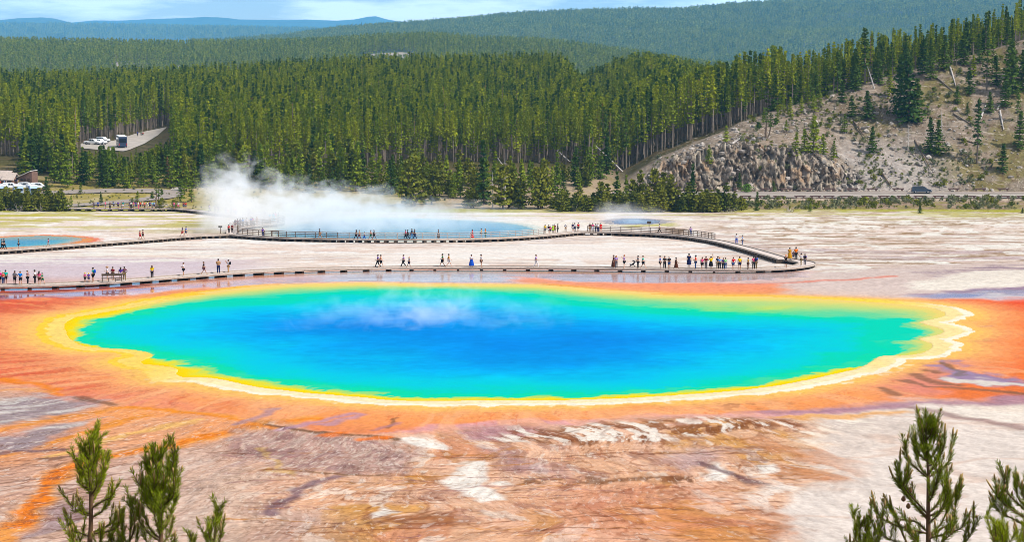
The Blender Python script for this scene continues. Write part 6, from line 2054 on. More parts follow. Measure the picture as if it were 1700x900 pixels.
nb = 'on the near boardwalk'
G1, G2, G3, G4, G5 = 'visitors on the near boardwalk', 'visitors on the railed walkway', 'visitors on the left boardwalk', 'visitors on the hairpin walkway', 'visitors on the far left boardwalk'
NEARP = [
 (0, 472, 'stand', 'in', 'magenta', 'black', 'shorts', dict(place='at the left border')),
 (5.2, 472, 'stand', 'in', 'coral', 'denim', 'trousers', dict(hair='fair', height=.9, place='near the left border')),
 (9.7, 471.5, 'stand', 'in', 'turquoise', 'black', 'shorts', dict(place='near the left border')),
 (24.8, 473.3, 'hold', 'out', 'grey', 'black', 'shorts', dict(place='left of the bright blue shirt')),
 (34, 473.5, 'hip', 'out', 'bright blue', 'black', 'shorts', dict(hair='brown', place=nb)),
 (46, 472.4, 'hold', 'right', 'mauve', 'black', 'trousers', dict(hair='brown', place=nb)),
 (58, 471.9, 'hold', 'right', 'white', 'black', 'trousers', dict(place='left of a pink top')),
 (65.4, 473.2, 'stand', 'in', 'pink', 'brown', 'shorts', dict(long=True, place='left of a green child')),
 (70.5, 471.9, 'walk', 'right', 'green', 'green', 'shorts', dict(height=.82, place=nb)),
 (141.3, 469.3, 'stand', 'in', 'pink', 'black', 'shorts', dict(height=.72, hat='yellow', place=nb)),
 (147.3, 469.3, 'stand', 'in', 'purple', 'navy', 'shorts', dict(height=.70, hat='yellow', place=nb)),
 (154.6, 468.8, 'stand', 'left', 'teal', 'black', 'shorts', dict(height=1.06, extra='blue', place='beside two small children')),
 (178.3, 466.6, 'hold', 'left', 'white', 'black', 'shorts', dict(hat='tan', height=1.05, place='behind the bench')),
 (187.4, 466.2, 'hold', 'out', 'dark red', 'black', 'shorts', dict(place='behind the bench')),
 (200.6, 466.0, 'stand', 'in', 'purple', 'white', 'shorts', dict(long=True, place='right of the bench')),
 (206.8, 465.8, 'hip', 'in', 'mauve', 'khaki', 'trousers', dict(height=1.02, place='right of the bench')),
 (252.6, 462.2, 'stand', 'in', 'yellow', 'black', 'trousers', dict(hair='brown', long=True, height=.95, place='alone ' + nb)),
 (304.8, 458.3, 'hold', 'left', 'white', 'black', 'shorts', dict(hair='brown', place='alone ' + nb)),
 (338.4, 455.9, 'walk', 'right', 'black', 'mauve', 'shorts', dict(hair='brown', place='alone ' + nb)),
 (362.7, 454.3, 'hold', 'in', 'tan', 'navy', 'trousers', dict(height=1.1, place=nb)),
 (379.4, 452.8, 'photo', 'left', 'pale grey', 'tan', 'trousers', dict(extra='black', height=1.02, place=nb)),
 (627.4, 444.3, 'walk', 'left', 'purple', 'black', 'trousers', dict(place='left of a pair walking')),
 (632.4, 444.4, 'walk', 'right', 'peach', 'black', 'shorts', dict(place='right of a pair')),
 (669.9, 443.6, 'walk', 'left', 'lilac', 'black', 'trousers', dict(place='next to a child ' + nb)),
 (679.2, 444.3, 'walk', 'left', 'navy', 'navy', 'shorts', dict(hair='ginger', height=.84, place=nb)),
 (734.6, 443.5, 'walk', 'left', 'green', 'black', 'shorts', dict(height=1.08, place=nb)),
 (745.2, 443.5, 'walk', 'right', 'mustard', 'white', 'shorts', dict(height=1.06, place=nb)),
 (782.7, 443.7, 'hold', 'out', 'white', 'blue', 'dress', dict(place=nb)),
 (798.9, 443.9, 'stand', 'right', 'pale grey', 'brown', 'shorts', dict(height=1.02, place=nb)),
 (890, 444.1, 'walk', 'right', 'lilac', 'white', 'trousers', dict(hair='brown', place='alone mid way ' + nb)),
 (1018.6, 445.2, 'stand', 'left', 'brown', 'brown', 'dress', dict(extra='brown', height=1.02, hair='brown', place=nb)),
 (1023, 445.7, 'hold', 'out', 'lilac', 'grey', 'trousers', dict(hair='ginger', place=nb)),
 (1036.3, 446.0, 'photo', 'left', 'lilac', 'black', 'shorts', dict(hair='ginger', height=1.06, place=nb)),
 (1059.2, 446.0, 'hold', 'left', 'grey', 'black', 'trousers', dict(place='pushing the stroller')),
 (1067.6, 446.2, 'walk', 'right', 'turquoise', 'black', 'shorts', dict(hair='brown', place=nb)),
 (1095.9, 446.4, 'stand', 'right', 'blue', 'black', 'shorts', dict(height=1.02, place=nb)),
 (1103.4, 446.6, 'hold', 'out', 'black', 'black', 'trousers', dict(place=nb)),
 (1110.8, 446.8, 'hold', 'out', 'black', 'denim', 'shorts', dict(hair='grey', place=nb)),
 (1122.4, 447.0, 'walk', 'right', 'brown', 'brown', 'dress', dict(height=.92, place=nb)),
 (1143.8, 445.6, 'stand', 'in', 'navy', 'navy', 'skirt', dict(height=1.16, place='on the raised step')),
 (1154.8, 446.8, 'hold', 'left', 'orange red', 'denim', 'trousers', dict(height=1.1, place=nb)),
 (1165.8, 447.6, 'stand', 'out', 'pink', 'black', 'shorts', dict(height=.95, place=nb)),
 (1172, 447.2, 'hold', 'out', 'dark red', 'grey', 'trousers', dict(height=1.02, place=nb)),
 (1180.3, 447.5, 'up', 'in', 'yellow', 'black', 'skirt', dict(height=1.02, place=nb)),
 (1191.6, 447.1, 'stand', 'in', 'navy', 'khaki', 'trousers', dict(height=1.0, place=nb)),
 (1194.5, 447.6, 'hold', 'out', 'light blue', 'black', 'trousers', dict(hair='ginger', height=.96, place=nb)),
 (1200.7, 447.5, 'stand', 'in', 'purple', 'black', 'trousers', dict(hair='brown', height=.9, place=nb)),
 (1204.3, 447.6, 'stand', 'in', 'pale green', 'denim', 'trousers', dict(height=.94, place=nb)),
 (1217.3, 447.7, 'hip', 'in', 'red', 'denim', 'shorts', dict(hair='brown', place=nb)),
 (1227.9, 447.6, 'stand', 'out', 'yellow', 'navy', 'shorts', dict(height=1.02, place='right of a red shirt')),
 (1241.9, 447.5, 'stand', 'left', 'mustard', 'brown', 'trousers', dict(height=.95, place=nb)),
 (1251, 447.3, 'stand', 'in', 'pink', 'black', 'trousers', dict(height=1.04, place='beside a navy pack')),
 (1254.5, 447.2, 'stand', 'in', 'blue', 'khaki', 'trousers', dict(extra='navy', height=1.04, place=nb)),
 (1304.5, 445.2, 'photo', 'out', 'black', 'black', 'shorts', dict(hat='orange', height=1.02, place='at the loop end')),
 (1311, 431.2, 'stand', 'out', 'mustard', 'mustard', 'dress', dict(long=True, height=1.05, place='on the far side of the loop')),
 (1317, 431.2, 'stand', 'out', 'navy', 'navy', 'shorts', dict(height=.7, place='between two adults at the loop')),
 (1321.4, 431.6, 'stand', 'in', 'orange', 'black', 'trousers', dict(height=1.1, place='on the far side of the loop')),
 (1330, 441.6, 'photo', 'left', 'white', 'khaki', 'trousers', dict(height=1.06, place='at the tip of the loop')),
 (1336.2, 440.6, 'stand', 'in', 'purple', 'grey', 'trousers', dict(height=.95, extra='black', place='at the tip of the loop')),
]
for r in NEARP:
    person(*r[:7], **r[7], grp=G1, lift=.47)
cb = 'on the curved boardwalk'
for r in [(1222.6, 405.2, 'wide', 'out', 'white', 'blue', 'trousers', dict(height=1.0, place=cb)), (1232.4, 407.6, 'stand', 'left', 'light blue', 'denim', 'trousers', dict(height=1.04, place=cb)),
          (1146.7, 391.6, 'stand', 'out', 'lilac', 'denim', 'trousers', dict(height=.98, place='alone ' + cb)), (1095, 387.4, 'walk', 'left', 'white', 'black', 'trousers', dict(height=1.05, place='beside the last rail post'))]:
    person(*r[:7], **r[7], grp='visitors on the curved boardwalk')
rw = 'by the railing'
RAILP = [
 (905, 387.6, 'stand', 'in', 'yellow', 'grey', 'shorts', dict(place='left end of the railing crowd')), (911, 388.0, 'stand', 'in', 'black', 'white', 'shorts', dict(place='in the railing crowd')),
 (913.8, 388.2, 'stand', 'in', 'pink', 'black', 'shorts', dict(height=.85, place='in the railing crowd')), (918, 387.8, 'stand', 'in', 'lime', 'lime', 'shorts', dict(place='in the railing crowd')),
 (921, 387.4, 'stand', 'in', 'dark red', 'khaki', 'shorts', dict(place='in the railing crowd')), (926, 387.0, 'stand', 'left', 'olive', 'black', 'trousers', dict(height=1.05, place='in the railing crowd')),
 (939, 385.6, 'lean', 'in', 'pale grey', 'tan', 'shorts', dict(hat='white', place='over the rail')), (951, 385.2, 'stand', 'in', 'navy', 'pale grey', 'shorts', dict(place='beside a white shirt at the rail')),
 (954.2, 385.2, 'stand', 'in', 'white', 'navy', 'shorts', dict(place='between navy and red shirts')), (960, 385.2, 'stand', 'in', 'red', 'black', 'shorts', dict(height=1.06, place='at the rail corner')),
 (979.4, 385.4, 'stand', 'in', 'brown', 'tan', 'shorts', dict(place='at the right rail group')), (984, 385.5, 'stand', 'in', 'pink', 'white', 'skirt', dict(place='at the right rail group')),
 (989, 385.6, 'hold', 'left', 'white', 'navy', 'trousers', dict(place='at the right rail group')), (992.6, 385.7, 'stand', 'in', 'white', 'navy', 'trousers', dict(extra='white', place='at the right rail group')),
 (997.3, 385.5, 'stand', 'in', 'red', 'red', 'shorts', dict(place='at the right rail group')),
 (591.4, 397.6, 'walk', 'left', 'brown', 'black', 'trousers', dict(long=True, place='before the steam')), (596.6, 397.7, 'walk', 'left', 'tan', 'mauve', 'trousers', dict(place='before the steam')),
 (605, 397.8, 'walk', 'left', 'white', 'blue', 'trousers', dict(height=.8, place=rw)), (615.6, 397.7, 'walk', 'left', 'peach', 'green', 'shorts', dict(place='before the steam')),
 (621, 397.7, 'walk', 'right', 'black', 'black', 'shorts', dict(hair='brown', place='before the steam')), (673.4, 397.6, 'walk', 'left', 'pink', 'black', 'trousers', dict(place=rw)),
 (677, 397.6, 'walk', 'left', 'black', 'black', 'trousers', dict(place='beside a pink top')), (684, 397.5, 'walk', 'right', 'navy', 'light blue', 'trousers', dict(height=1.08, place=rw)),
 (688.4, 397.5, 'walk', 'right', 'black', 'navy', 'trousers', dict(height=1.08, place=rw)), (728, 396.8, 'stand', 'right', 'black', 'black', 'dress', dict(place='alone ' + rw)),
 (784, 396.0, 'walk', 'right', 'red', 'red', 'dress', dict(place=rw)), (799, 395.6, 'hold', 'left', 'mustard', 'black', 'shorts', dict(place=rw)),
 (806, 395.4, 'stand', 'left', 'orange', 'green', 'trousers', dict(hair='fair', place=rw)),
 (436.4, 393.0, 'stand', 'in', 'purple', 'navy', 'trousers', dict(place='left of the information board')), (530.9, 396.0, 'walk', 'right', 'black', 'tan', 'shorts', dict(place='right of the information board')),
 (380, 387.6, 'stand', 'in', 'red', 'black', 'trousers', dict(place='at the left junction')), (385.5, 387.0, 'stand', 'in', 'dark red', 'black', 'trousers', dict(place='at the left junction')),
]
for r in RAILP:
    person(*r[:7], **r[7], grp=G2)
lb = 'beside the small teal pool'
for r in [(3.6, 415.0, 'walk', 'right', 'olive', 'black', 'trousers', dict(place=lb)), (7, 414.6, 'walk', 'right', 'black', 'black', 'trousers', dict(place=lb)), (31, 414.0, 'stand', 'right', 'black', 'navy', 'shorts', dict(height=1.0, place=lb)),
          (80.4, 410.0, 'walk', 'left', 'pink', 'white', 'shorts', dict(height=.8, place=lb)), (232.6, 398.0, 'walk', 'right', 'red', 'red', 'shorts', dict(place='on the left boardwalk')), (237.4, 397.8, 'walk', 'left', 'dark red', 'black', 'shorts', dict(height=1.05, place='on the left boardwalk')),
          (303, 392.6, 'walk', 'left', 'navy', 'red', 'shorts', dict(place='on the left boardwalk')), (309, 392.3, 'walk', 'left', 'blue', 'denim', 'shorts', dict(place='on the left boardwalk'))]:
    person(*r[:7], **r[7], grp=G3)
hp = 'on the hairpin walkway'
for r in [(348, 352.0, 'walk', 'right', 'lilac', 'black', 'trousers', dict(place=hp, height=1.0)), (357.5, 353.2, 'stand', 'in', 'black', 'black', 'trousers', dict(place=hp)), (362.6, 353.8, 'stand', 'in', 'navy', 'navy', 'trousers', dict(place=hp)),
          (374.7, 355.0, 'stand', 'in', 'grey', 'blue', 'trousers', dict(place=hp)), (378.8, 355.6, 'stand', 'in', 'white', 'pink', 'shorts', dict(place=hp)), (384, 356.2, 'stand', 'in', 'black', 'navy', 'trousers', dict(place=hp, height=1.08)),
          (389, 356.8, 'stand', 'in', 'mustard', 'blue', 'shorts', dict(place=hp, extra='orange')), (391.8, 357.2, 'stand', 'in', 'red', 'denim', 'trousers', dict(place=hp)), (414.4, 360.0, 'stand', 'in', 'grey', 'grey', 'trousers', dict(place='dim in the steam')),
          (412, 360.2, 'stand', 'in', 'grey', 'black', 'trousers', dict(place='dim in the steam')), (439, 363.6, 'stand', 'in', 'mauve', 'grey', 'trousers', dict(place='dim in the steam')),
          (448, 368.2, 'stand', 'in', 'cyan', 'grey', 'shorts', dict(place='at the hairpin bend')), (454, 368.6, 'stand', 'in', 'cyan', 'cyan', 'dress', dict(place='at the hairpin bend', height=1.1)), (457.5, 367.4, 'stand', 'in', 'pink', 'white', 'shorts', dict(place='at the hairpin bend', height=1.1)),
          (462.3, 369.6, 'stand', 'left', 'teal', 'black', 'trousers', dict(place='at the hairpin bend', height=1.15)),
          (390.5, 378.6, 'stand', 'in', 'black', 'dark red', 'shorts', dict(place='behind the hairpin rail')), (394.4, 377.8, 'stand', 'in', 'dark red', 'black', 'shorts', dict(place='behind the hairpin rail')), (398.9, 377.2, 'stand', 'in', 'black', 'grey', 'shorts', dict(place='behind the hairpin rail')),
          (403.4, 376.6, 'stand', 'in', 'light blue', 'grey', 'trousers', dict(place='behind the hairpin rail')), (410, 375.8, 'stand', 'in', 'white', 'navy', 'trousers', dict(place='behind the hairpin rail')), (417, 375.0, 'stand', 'in', 'blue', 'grey', 'trousers', dict(place='behind the hairpin rail')),
          (419.6, 374.8, 'stand', 'in', 'magenta', 'grey', 'trousers', dict(place='behind the hairpin rail')), (426.5, 374.0, 'stand', 'in', 'tan', 'tan', 'shorts', dict(place='behind the hairpin rail', hat='tan'))]:
    person(*r[:7], **r[7], grp=G4)
fb = 'in the far left crowd'
FARP = [(156, 'navy', 'navy'), (163, 'blue', 'navy'), (175, 'pink', 'grey'), (182.6, 'black', 'black'), (189, 'bright blue', 'black'), (196.3, 'purple', 'black'), (201.5, 'black', 'grey'), (204.7, 'teal', 'white'), (214.7, 'navy', 'grey'), (217.6, 'white', 'black'),
        (222, 'magenta', 'grey'), (226, 'purple', 'denim'), (230, 'white', 'pink'), (233, 'red', 'black'), (237, 'white', 'denim'), (240, 'coral', 'brown'), (245, 'white', 'white'), (249, 'purple', 'black'), (252.5, 'cyan', 'black'), (256, 'light blue', 'navy')]
for k, (px, a, b_) in enumerate(FARP):
    person(px, 347.0 - (k % 3) * .25, 'stand', 'in' if k % 2 else 'right', a, b_, 'shorts' if k % 3 else 'trousers', place=fb, grp=G5, hair=rp.choice(['dark', 'brown', 'fair']))
for px, a, b_ in [(289, 'pink', 'grey'), (296.3, 'white', 'pink'), (305, 'dark red', 'denim'), (308.5, 'red', 'grey')]:
    person(px, 347.4, 'stand', 'in', a, b_, 'shorts', place='at the start of the hairpin walkway', grp=G4)
for px, a in [(228.4, 'blue'), (234.3, 'green'), (237.4, 'red')]:
    q = lot(px, 226.5 - (px - 228) * .2)
    person(0, 0, 'sit' if a == 'red' else 'stand', 'out', a, 'black', 'trousers', place='at the edge of the upper lot', pos=q + Vector((0, 0, .02)), grp='visitors at the upper lot')
for px, py, a, b_ in [(1, 311, 'red', 'black'), (7, 310, 'light blue', 'grey'), (10.5, 310.5, 'pale grey', 'brown'), (25.5, 308, 'white', 'pink'), (29, 308, 'lilac', 'white')]:
    q = on_ground(px, py, 505)
    person(0, 0, 'stand', 'left', a, b_, 'shorts', place='in front of the cabins', pos=q + Vector((0, 0, .02)), grp='visitors in front of the cabins')
# ------------------------------------------------------------------ sapling tops in front of the overlook
m_needle = leaf_mat('sapling_needles', (.036, .076, .004), (.25, .29, .008), .2)
m_stem = mat_plain('sapling_bark', (.12, .070, .040), .85, .05, .3, 12.0)
m_candle = mat_plain('new_shoot', (.30, .20, .075), .8, .1, .25, 25.0)
m_cone = mat_plain('brown_cone', (.14, .075, .035), .8, .1, .3, 30.0)
rs = random.Random(4)

def needles(V, T, pts, dens, ln, open_=.75, tip=1.0, tone=.5):
    """needles along a shoot; they lean towards its tip"""
    P = [Vector(p) for p in pts]
    for a, b_ in zip(P, P[1:]):
        d = b_ - a; L_ = d.length
        if L_ < 1e-4: continue
        d.normalize()
        u = d.cross(Vector((.3, .9, .1))).normalized(); v = d.cross(u)
        for k in range(int(L_ * dens)):
            o = a + d * (k / dens)
            an = rs.uniform(0, 2 * pi)
            r = u * cos(an) + v * sin(an)
            nd = (d * rs.uniform(.7, 1.2) + r * open_ * rs.uniform(.5, 1.1)).normalized()
            l = ln * rs.uniform(.55, 1.2)
            s_ = nd.cross(Vector((rs.gauss(0, 1), rs.gauss(0, 1), rs.gauss(0, 1)))).normalized() * .0026
            m_ = o + nd * l * .5
            V.extend([o[:], (m_ + s_)[:], (o + nd * l)[:], (m_ - s_)[:]])
            T.extend([min(1, max(0, tone + rs.gauss(0, .22)))] * 4)

def curve(pts, n=8):
    """smooth polyline through the given points"""
    P = [Vector(p) for p in pts]
    if len(P) == 2: return [P[0].lerp(P[1], i / n) for i in range(n + 1)]
    out = []
    for i in range(len(P) - 1):
        p0, p1, p2, p3 = P[max(i - 1, 0)], P[i], P[i + 1], P[min(i + 2, len(P) - 1)]
        for k in range(n):
            t = k / n
            out.append(.5 * ((2 * p1) + (p2 - p0) * t + (2 * p0 - 5 * p1 + 4 * p2 - p3) * t * t + (3 * p1 - p0 - 3 * p2 + p3) * t ** 3))
    return out + [P[-1]]

def sapling(label, D, trunk, limbs, cones=(), ndens=520, ln=.060, extra=14, r0=.030):
    """trunk: photo points bottom..top; limbs: (photo points root..tip, depth sway)"""
    base = at(trunk[0][0], trunk[0][1], D)
    gz_ = tz(base.x, base.y)
    root = Vector((base.x + .05, base.y, gz_))
    e = empty('young_pine', root); tag(e, label, 'young pine', 'pine tops in front of the overlook')
    W = lambda p, dd=0: at(p[0], p[1] + 15, D + dd) - root
    tp = curve([Vector((0, 0, -.2)), W(trunk[0]).lerp(Vector((0, 0, 0)), .5)] + [W(p) for p in trunk], 6)
    n = len(tp)
    tb = MB().tube(tp, [max(.004, r0 * (1 - i / n) + .004) for i in range(n)], 7)
    tb.build('trunk', m_stem, e, True)
    st, V, T, cd = MB(), [], [], MB()
    needles(V, T, tp[-9:], ndens * .8, ln, .6, tone=.5)
    top = tp[-1]
    def shoot(pts, r, bare=0.0, tone=.5):
        c = curve(pts, 6); m_ = len(c)
        st.tube(c, [r * (1 - .75 * i / m_) for i in range(m_)], 5)
        needles(V, T, c[int(bare * m_):], ndens, ln, .8, tone=tone)
        return c
    def candle(o, d, l):
        cd.tube([o, o + d * l * .6, o + d * l], [.008, .010, .005], 5)
    for pts, dd in limbs:
        q = [W(p, dd * i / max(1, len(pts) - 1)) for i, p in enumerate(pts)]
        c = shoot(q, .010, .10)
        tipd = (c[-1] - c[-3]).normalized()
        candle(c[-1], (tipd + Vector((0, 0, .8))).normalized(), rs.uniform(.07, .13))
        L_ = (c[-1] - c[0]).length
        for k in range(max(2, int(L_ / .085))):                  # upright side shoots
            i = rs.randrange(int(len(c) * .35), len(c))
            d = (Vector((rs.gauss(0, .45), rs.gauss(0, .6), 1.0)) + (c[-1] - c[0]).normalized() * .6).normalized()
            l = rs.uniform(.07, .17)
            shoot([c[i], c[i] + d * l * .5 + Vector((0, 0, .01)), c[i] + d * l + Vector((0, 0, .03))], .005, 0, .6)
            if rs.random() < .65: candle(c[i] + d * l + Vector((0, 0, .03)), (d + Vector((0, 0, .6))).normalized(), rs.uniform(.03, .08))
    for k in range(extra):                                       # limbs towards and away from the viewer
        f = rs.uniform(.45, .97); o = tp[int(f * (n - 1))]
        s_ = rs.choice([-1, 1]); L_ = (1.02 - f) * 1.0 * rs.uniform(.5, .9) + .08
        d = Vector((rs.uniform(-.45, .45), s_ * 1.0, rs.uniform(.3, .8))).normalized()
        c = shoot([o, o + d * L_ * .55, o + d * L_ + Vector((0, 0, .22 * L_))], .009, .15, .45)
        for q in range(4):
            i = rs.randrange(len(c) // 3, len(c)); l = rs.uniform(.06, .15)
            dd = Vector((rs.gauss(0, .4), rs.gauss(0, .4), 1)).normalized()
            shoot([c[i], c[i] + dd * l], .005, 0, .55)
    for k in range(8):                                           # lower limbs, below the picture
        f = rs.uniform(.08, .28); o = tp[int(f * (n - 1))]; az = rs.uniform(0, 6.28); L_ = rs.uniform(.3, .5)
        d = Vector((cos(az), sin(az), .1))
        st.tube(curve([o, o + d * L_ * .6, o + d * L_ + Vector((0, 0, .2))], 5), .010, 5)
        needles(V, T, curve([o + d * L_ * .3, o + d * L_ * .6, o + d * L_ + Vector((0, 0, .2))], 5), 240, ln, .7)
    nf = len(st.f)
    st.add(cd.v, cd.f)
    bme = st.mesh('branches', m_stem, True)
    bme.materials.append(m_candle)
    mi = np.zeros(len(st.f), np.int32); mi[nf:] = 1
    bme.polygons.foreach_set('material_index', mi)
    link('branches', bme, e)
    link('needles', leaf_mesh('needles', np.array(V), np.array(T), m_needle), e)
    for px, py in cones:
        o = W((px, py), -.05); mb = MB()
        mb.tube([o + Vector((0, 0, -.025)), o + Vector((0, 0, -.012)), o, o + Vector((0, 0, .018)), o + Vector((0, 0, .03))], [.006, .020, .022, .014, .004], 9)
        mb.build('cone', m_cone, e, True)
    return e

sapling('tall open pine top with tiered limbs, in front of the pale crust', 20.0, [(1541, 930), (1541, 880), (1541, 830), (1541, 777), (1540, 745), (1538, 715), (1538, 690)],
  [([(1541, 737), (1532, 722), (1528, 698)], .05), ([(1541, 735), (1550, 722), (1556, 692)], -.05), ([(1541, 730), (1545, 716), (1548, 700)], .1), ([(1540, 728), (1534, 716), (1532, 704)], -.1),
   ([(1541, 752), (1528, 742), (1522, 727), (1519, 716)], .1), ([(1541, 750), (1552, 738), (1558, 724)], -.1),
   ([(1541, 779), (1527, 768), (1510, 751), (1503, 735)], -.12), ([(1541, 776), (1528, 762), (1521, 740), (1518, 722)], .2), ([(1541, 778), (1560, 766), (1577, 750), (1579, 733)], .12), ([(1541, 775), (1556, 752), (1566, 730), (1568, 712)], -.2),
   ([(1541, 845), (1516, 822), (1499, 796), (1493, 768), (1494, 748)], .15), ([(1541, 840), (1512, 808), (1500, 790), (1509, 778)], -.2), ([(1541, 850), (1520, 826), (1496, 796), (1483, 779)], .1), ([(1541, 843), (1562, 834), (1573, 818), (1575, 800)], -.1), ([(1541, 838), (1558, 820), (1568, 796), (1571, 772)], .2),
   ([(1541, 870), (1520, 852), (1490, 846), (1480, 826)], .1), ([(1541, 872), (1500, 862), (1465, 848), (1453, 828)], -.15), ([(1541, 880), (1562, 864), (1582, 850), (1587, 806)], .1), ([(1541, 880), (1570, 872), (1596, 862), (1603, 842)], -.2), ([(1541, 876), (1560, 858), (1572, 836), (1576, 818)], .3),
   ([(1541, 905), (1500, 890), (1460, 872), (1446, 850)], .2), ([(1541, 905), (1590, 895), (1612, 872), (1616, 846)], .1), ([(1541, 910), (1560, 890), (1580, 872)], -.3), ([(1541, 905), (1520, 885), (1505, 866)], -.3), ([(1541, 915), (1526, 895), (1516, 880)], .3)],
  cones=[(1500, 814), (1508, 826), (1511, 800)], extra=12)
sapling('low side limb top of a pine left of the tall open pine', 20.3, [(1440, 940), (1434, 905), (1428, 880), (1425, 842)],
  [([(1432, 895), (1420, 880), (1421, 862)], .1), ([(1434, 900), (1446, 886), (1451, 872)], .0), ([(1436, 910), (1414, 900), (1411, 888)], -.1), ([(1432, 890), (1438, 874), (1436, 858)], -.1)], extra=5, r0=.014)
sapling('pine top cut by the right border', 20.0, [(1722, 940), (1718, 880), (1712, 830), (1704, 790)],
  [([(1712, 850), (1690, 838), (1668, 815), (1650, 802)], .1), ([(1706, 836), (1680, 812), (1668, 797), (1669, 780)], -.1), ([(1706, 830), (1690, 812), (1686, 790)], .15), ([(1704, 826), (1698, 806), (1697, 795)], -.15),
   ([(1716, 870), (1690, 852), (1660, 836), (1648, 826)], .2), ([(1712, 850), (1680, 832), (1656, 812), (1656, 806)], -.2)], extra=10)
sapling('bushy little pine top at the lower right corner', 19.6, [(1668, 950), (1662, 905), (1655, 880), (1652, 858)],
  [([(1660, 900), (1668, 884), (1672, 866)], .1), ([(1662, 908), (1650, 896), (1650, 884)], -.1), ([(1680, 930), (1690, 905), (1688, 876)], .1), ([(1685, 930), (1698, 900), (1700, 880)], -.1)], extra=6, r0=.016)
sapling('ragged pine top at the left with a bent leader', 20.0, [(150, 930), (151, 860), (151, 810), (149, 770), (150, 740), (157, 718)],
  [([(150, 772), (143, 755), (146, 730)], .1), ([(150, 768), (156, 752), (156, 738)], -.1), ([(150, 800), (136, 792), (137, 776)], .1), ([(150, 798), (134, 790), (130, 784)], -.15), ([(151, 810), (164, 795), (170, 778), (172, 763)], .1), ([(151, 808), (160, 794), (161, 776)], -.1),
   ([(151, 830), (170, 818), (184, 812), (187, 804)], -.15), ([(151, 840), (134, 834), (122, 834), (121, 825)], .1), ([(151, 842), (138, 838), (130, 826)], -.1), ([(151, 846), (170, 834), (181, 820)], .2),
   ([(152, 870), (176, 860), (190, 852), (192, 845)], .1), ([(152, 872), (180, 868), (196, 860), (197, 852)], -.15), ([(152, 878), (130, 870), (118, 866), (117, 858)], .1), ([(152, 890), (128, 888), (120, 880)], -.1),
   ([(152, 895), (178, 886), (186, 872)], .2), ([(152, 905), (134, 892), (138, 870)], .25), ([(152, 905), (166, 890), (166, 866)], -.25), ([(152, 915), (190, 905), (196, 885)], .1), ([(152, 910), (120, 905), (122, 892)], -.2)], extra=16, ln=.055)
sapling('dense club shaped pine top, tallest at the left', 20.0, [(268, 940), (266, 900), (268, 862), (264, 840), (262, 800), (260, 765), (257, 727)],
  [([(262, 790), (266, 760), (269, 733)], .1), ([(263, 800), (282, 775), (290, 733)], -.1), ([(262, 800), (246, 775), (241, 749)], .1), ([(262, 795), (249, 770), (248, 750)], -.15), ([(263, 805), (276, 780), (279, 755)], .15),
   ([(264, 825), (284, 808), (291, 780)], .1), ([(264, 828), (286, 812), (289, 790)], -.2), ([(264, 830), (240, 812), (234, 790)], -.1), ([(264, 835), (244, 815), (238, 792)], .2), ([(264, 840), (280, 822), (284, 800)], .25), ([(264, 838), (250, 822), (250, 796)], .3),
   ([(264, 842), (256, 815), (256, 785)], -.3), ([(265, 842), (270, 815), (272, 785)], -.3),
   ([(267, 880), (252, 868), (240, 846), (236, 836)], .1), ([(267, 885), (248, 872), (232, 852), (232, 841)], -.1), ([(267, 890), (280, 876), (284, 866)], .1), ([(267, 905), (286, 895), (290, 882)], -.1), ([(267, 900), (246, 890), (240, 872)], .2)], extra=18)
sapling('thin single pine shoot between the two left tops', 20.2, [(212, 945), (214, 900), (217, 860), (220, 832)],
  [([(215, 890), (205, 878), (203, 864)], .1), ([(215, 885), (222, 868), (224, 852)], -.1), ([(214, 905), (226, 888), (228, 878)], .1)], extra=4, r0=.012)
sapling('small forked pine shoot right of the left tops', 20.0, [(354, 945), (354, 900), (357, 872), (359, 848)],
  [([(354, 892), (349, 876), (349, 862)], .05), ([(354, 900), (364, 888), (366, 874)], -.05), ([(354, 898), (346, 890), (343, 880)], .1)], extra=4, r0=.012)
sapling('tiny pine tip just reaching into view at the lower left', 20.0, [(317, 960), (317, 920), (317, 890)], [([(317, 915), (321, 905), (321, 898)], .05)], extra=1, r0=.010)
# ------------------------------------------------------------------ steam
def steam_box(name, label, lo, hi, build_density, colour=(.98, .985, 1.0), aniso=.2):
    c = [(a + b_) / 2 for a, b_ in zip(lo, hi)]; s_ = [b_ - a for a, b_ in zip(lo, hi)]
    m, nt, o = new_mat(name + '_vapour')
    pv = N(nt, 'ShaderNodeVolumePrincipled')
    pv.inputs['Color'].default_value = (*colour, 1)
    pv.inputs['Anisotropy'].default_value = aniso
    d = build_density(nt)
    nt.links.new(d, pv.inputs['Density'])
    nt.links.new(pv.outputs[0], o.inputs['Volume'])
    ob = MB().box((0, 0, 0), s_).build(name, m)
    ob.location = c
    return tag(ob, label, kind='stuff')

def mth(nt, op, a, b_=None, clamp=False):
    n = nt.nodes.new('ShaderNodeMath'); n.operation = op; n.use_clamp = clamp
    for i, v in enumerate((a, b_)):
        if v is None: continue
        if hasattr(v, 'links'): nt.links.new(v, n.inputs[i])
        else: n.inputs[i].default_value = v
    return n.outputs[0]

def fcurve_x(nt, x, stops):
    """piecewise linear value over x"""
    x0, x1 = stops[0][0], stops[-1][0]
    vmax = max(v for _, v in stops) or 1
    t = nt.nodes.new('ShaderNodeMapRange')
    t.inputs['From Min'].default_value = x0; t.inputs['From Max'].default_value = x1
    nt.links.new(x, t.inputs['Value'])
    cr = nt.nodes.new('ShaderNodeValToRGB')
    el = cr.color_ramp.elements
    while len(el) < len(stops): el.new(.5)
    for e_, (sx_, v) in zip(el, stops):
        e_.position = (sx_ - x0) / (x1 - x0)
        e_.color = (v / vmax, v / vmax, v / vmax, 1)
    nt.links.new(t.outputs['Result'], cr.inputs['Fac'])
    return mth(nt, 'MULTIPLY', cr.outputs['Color'], vmax)

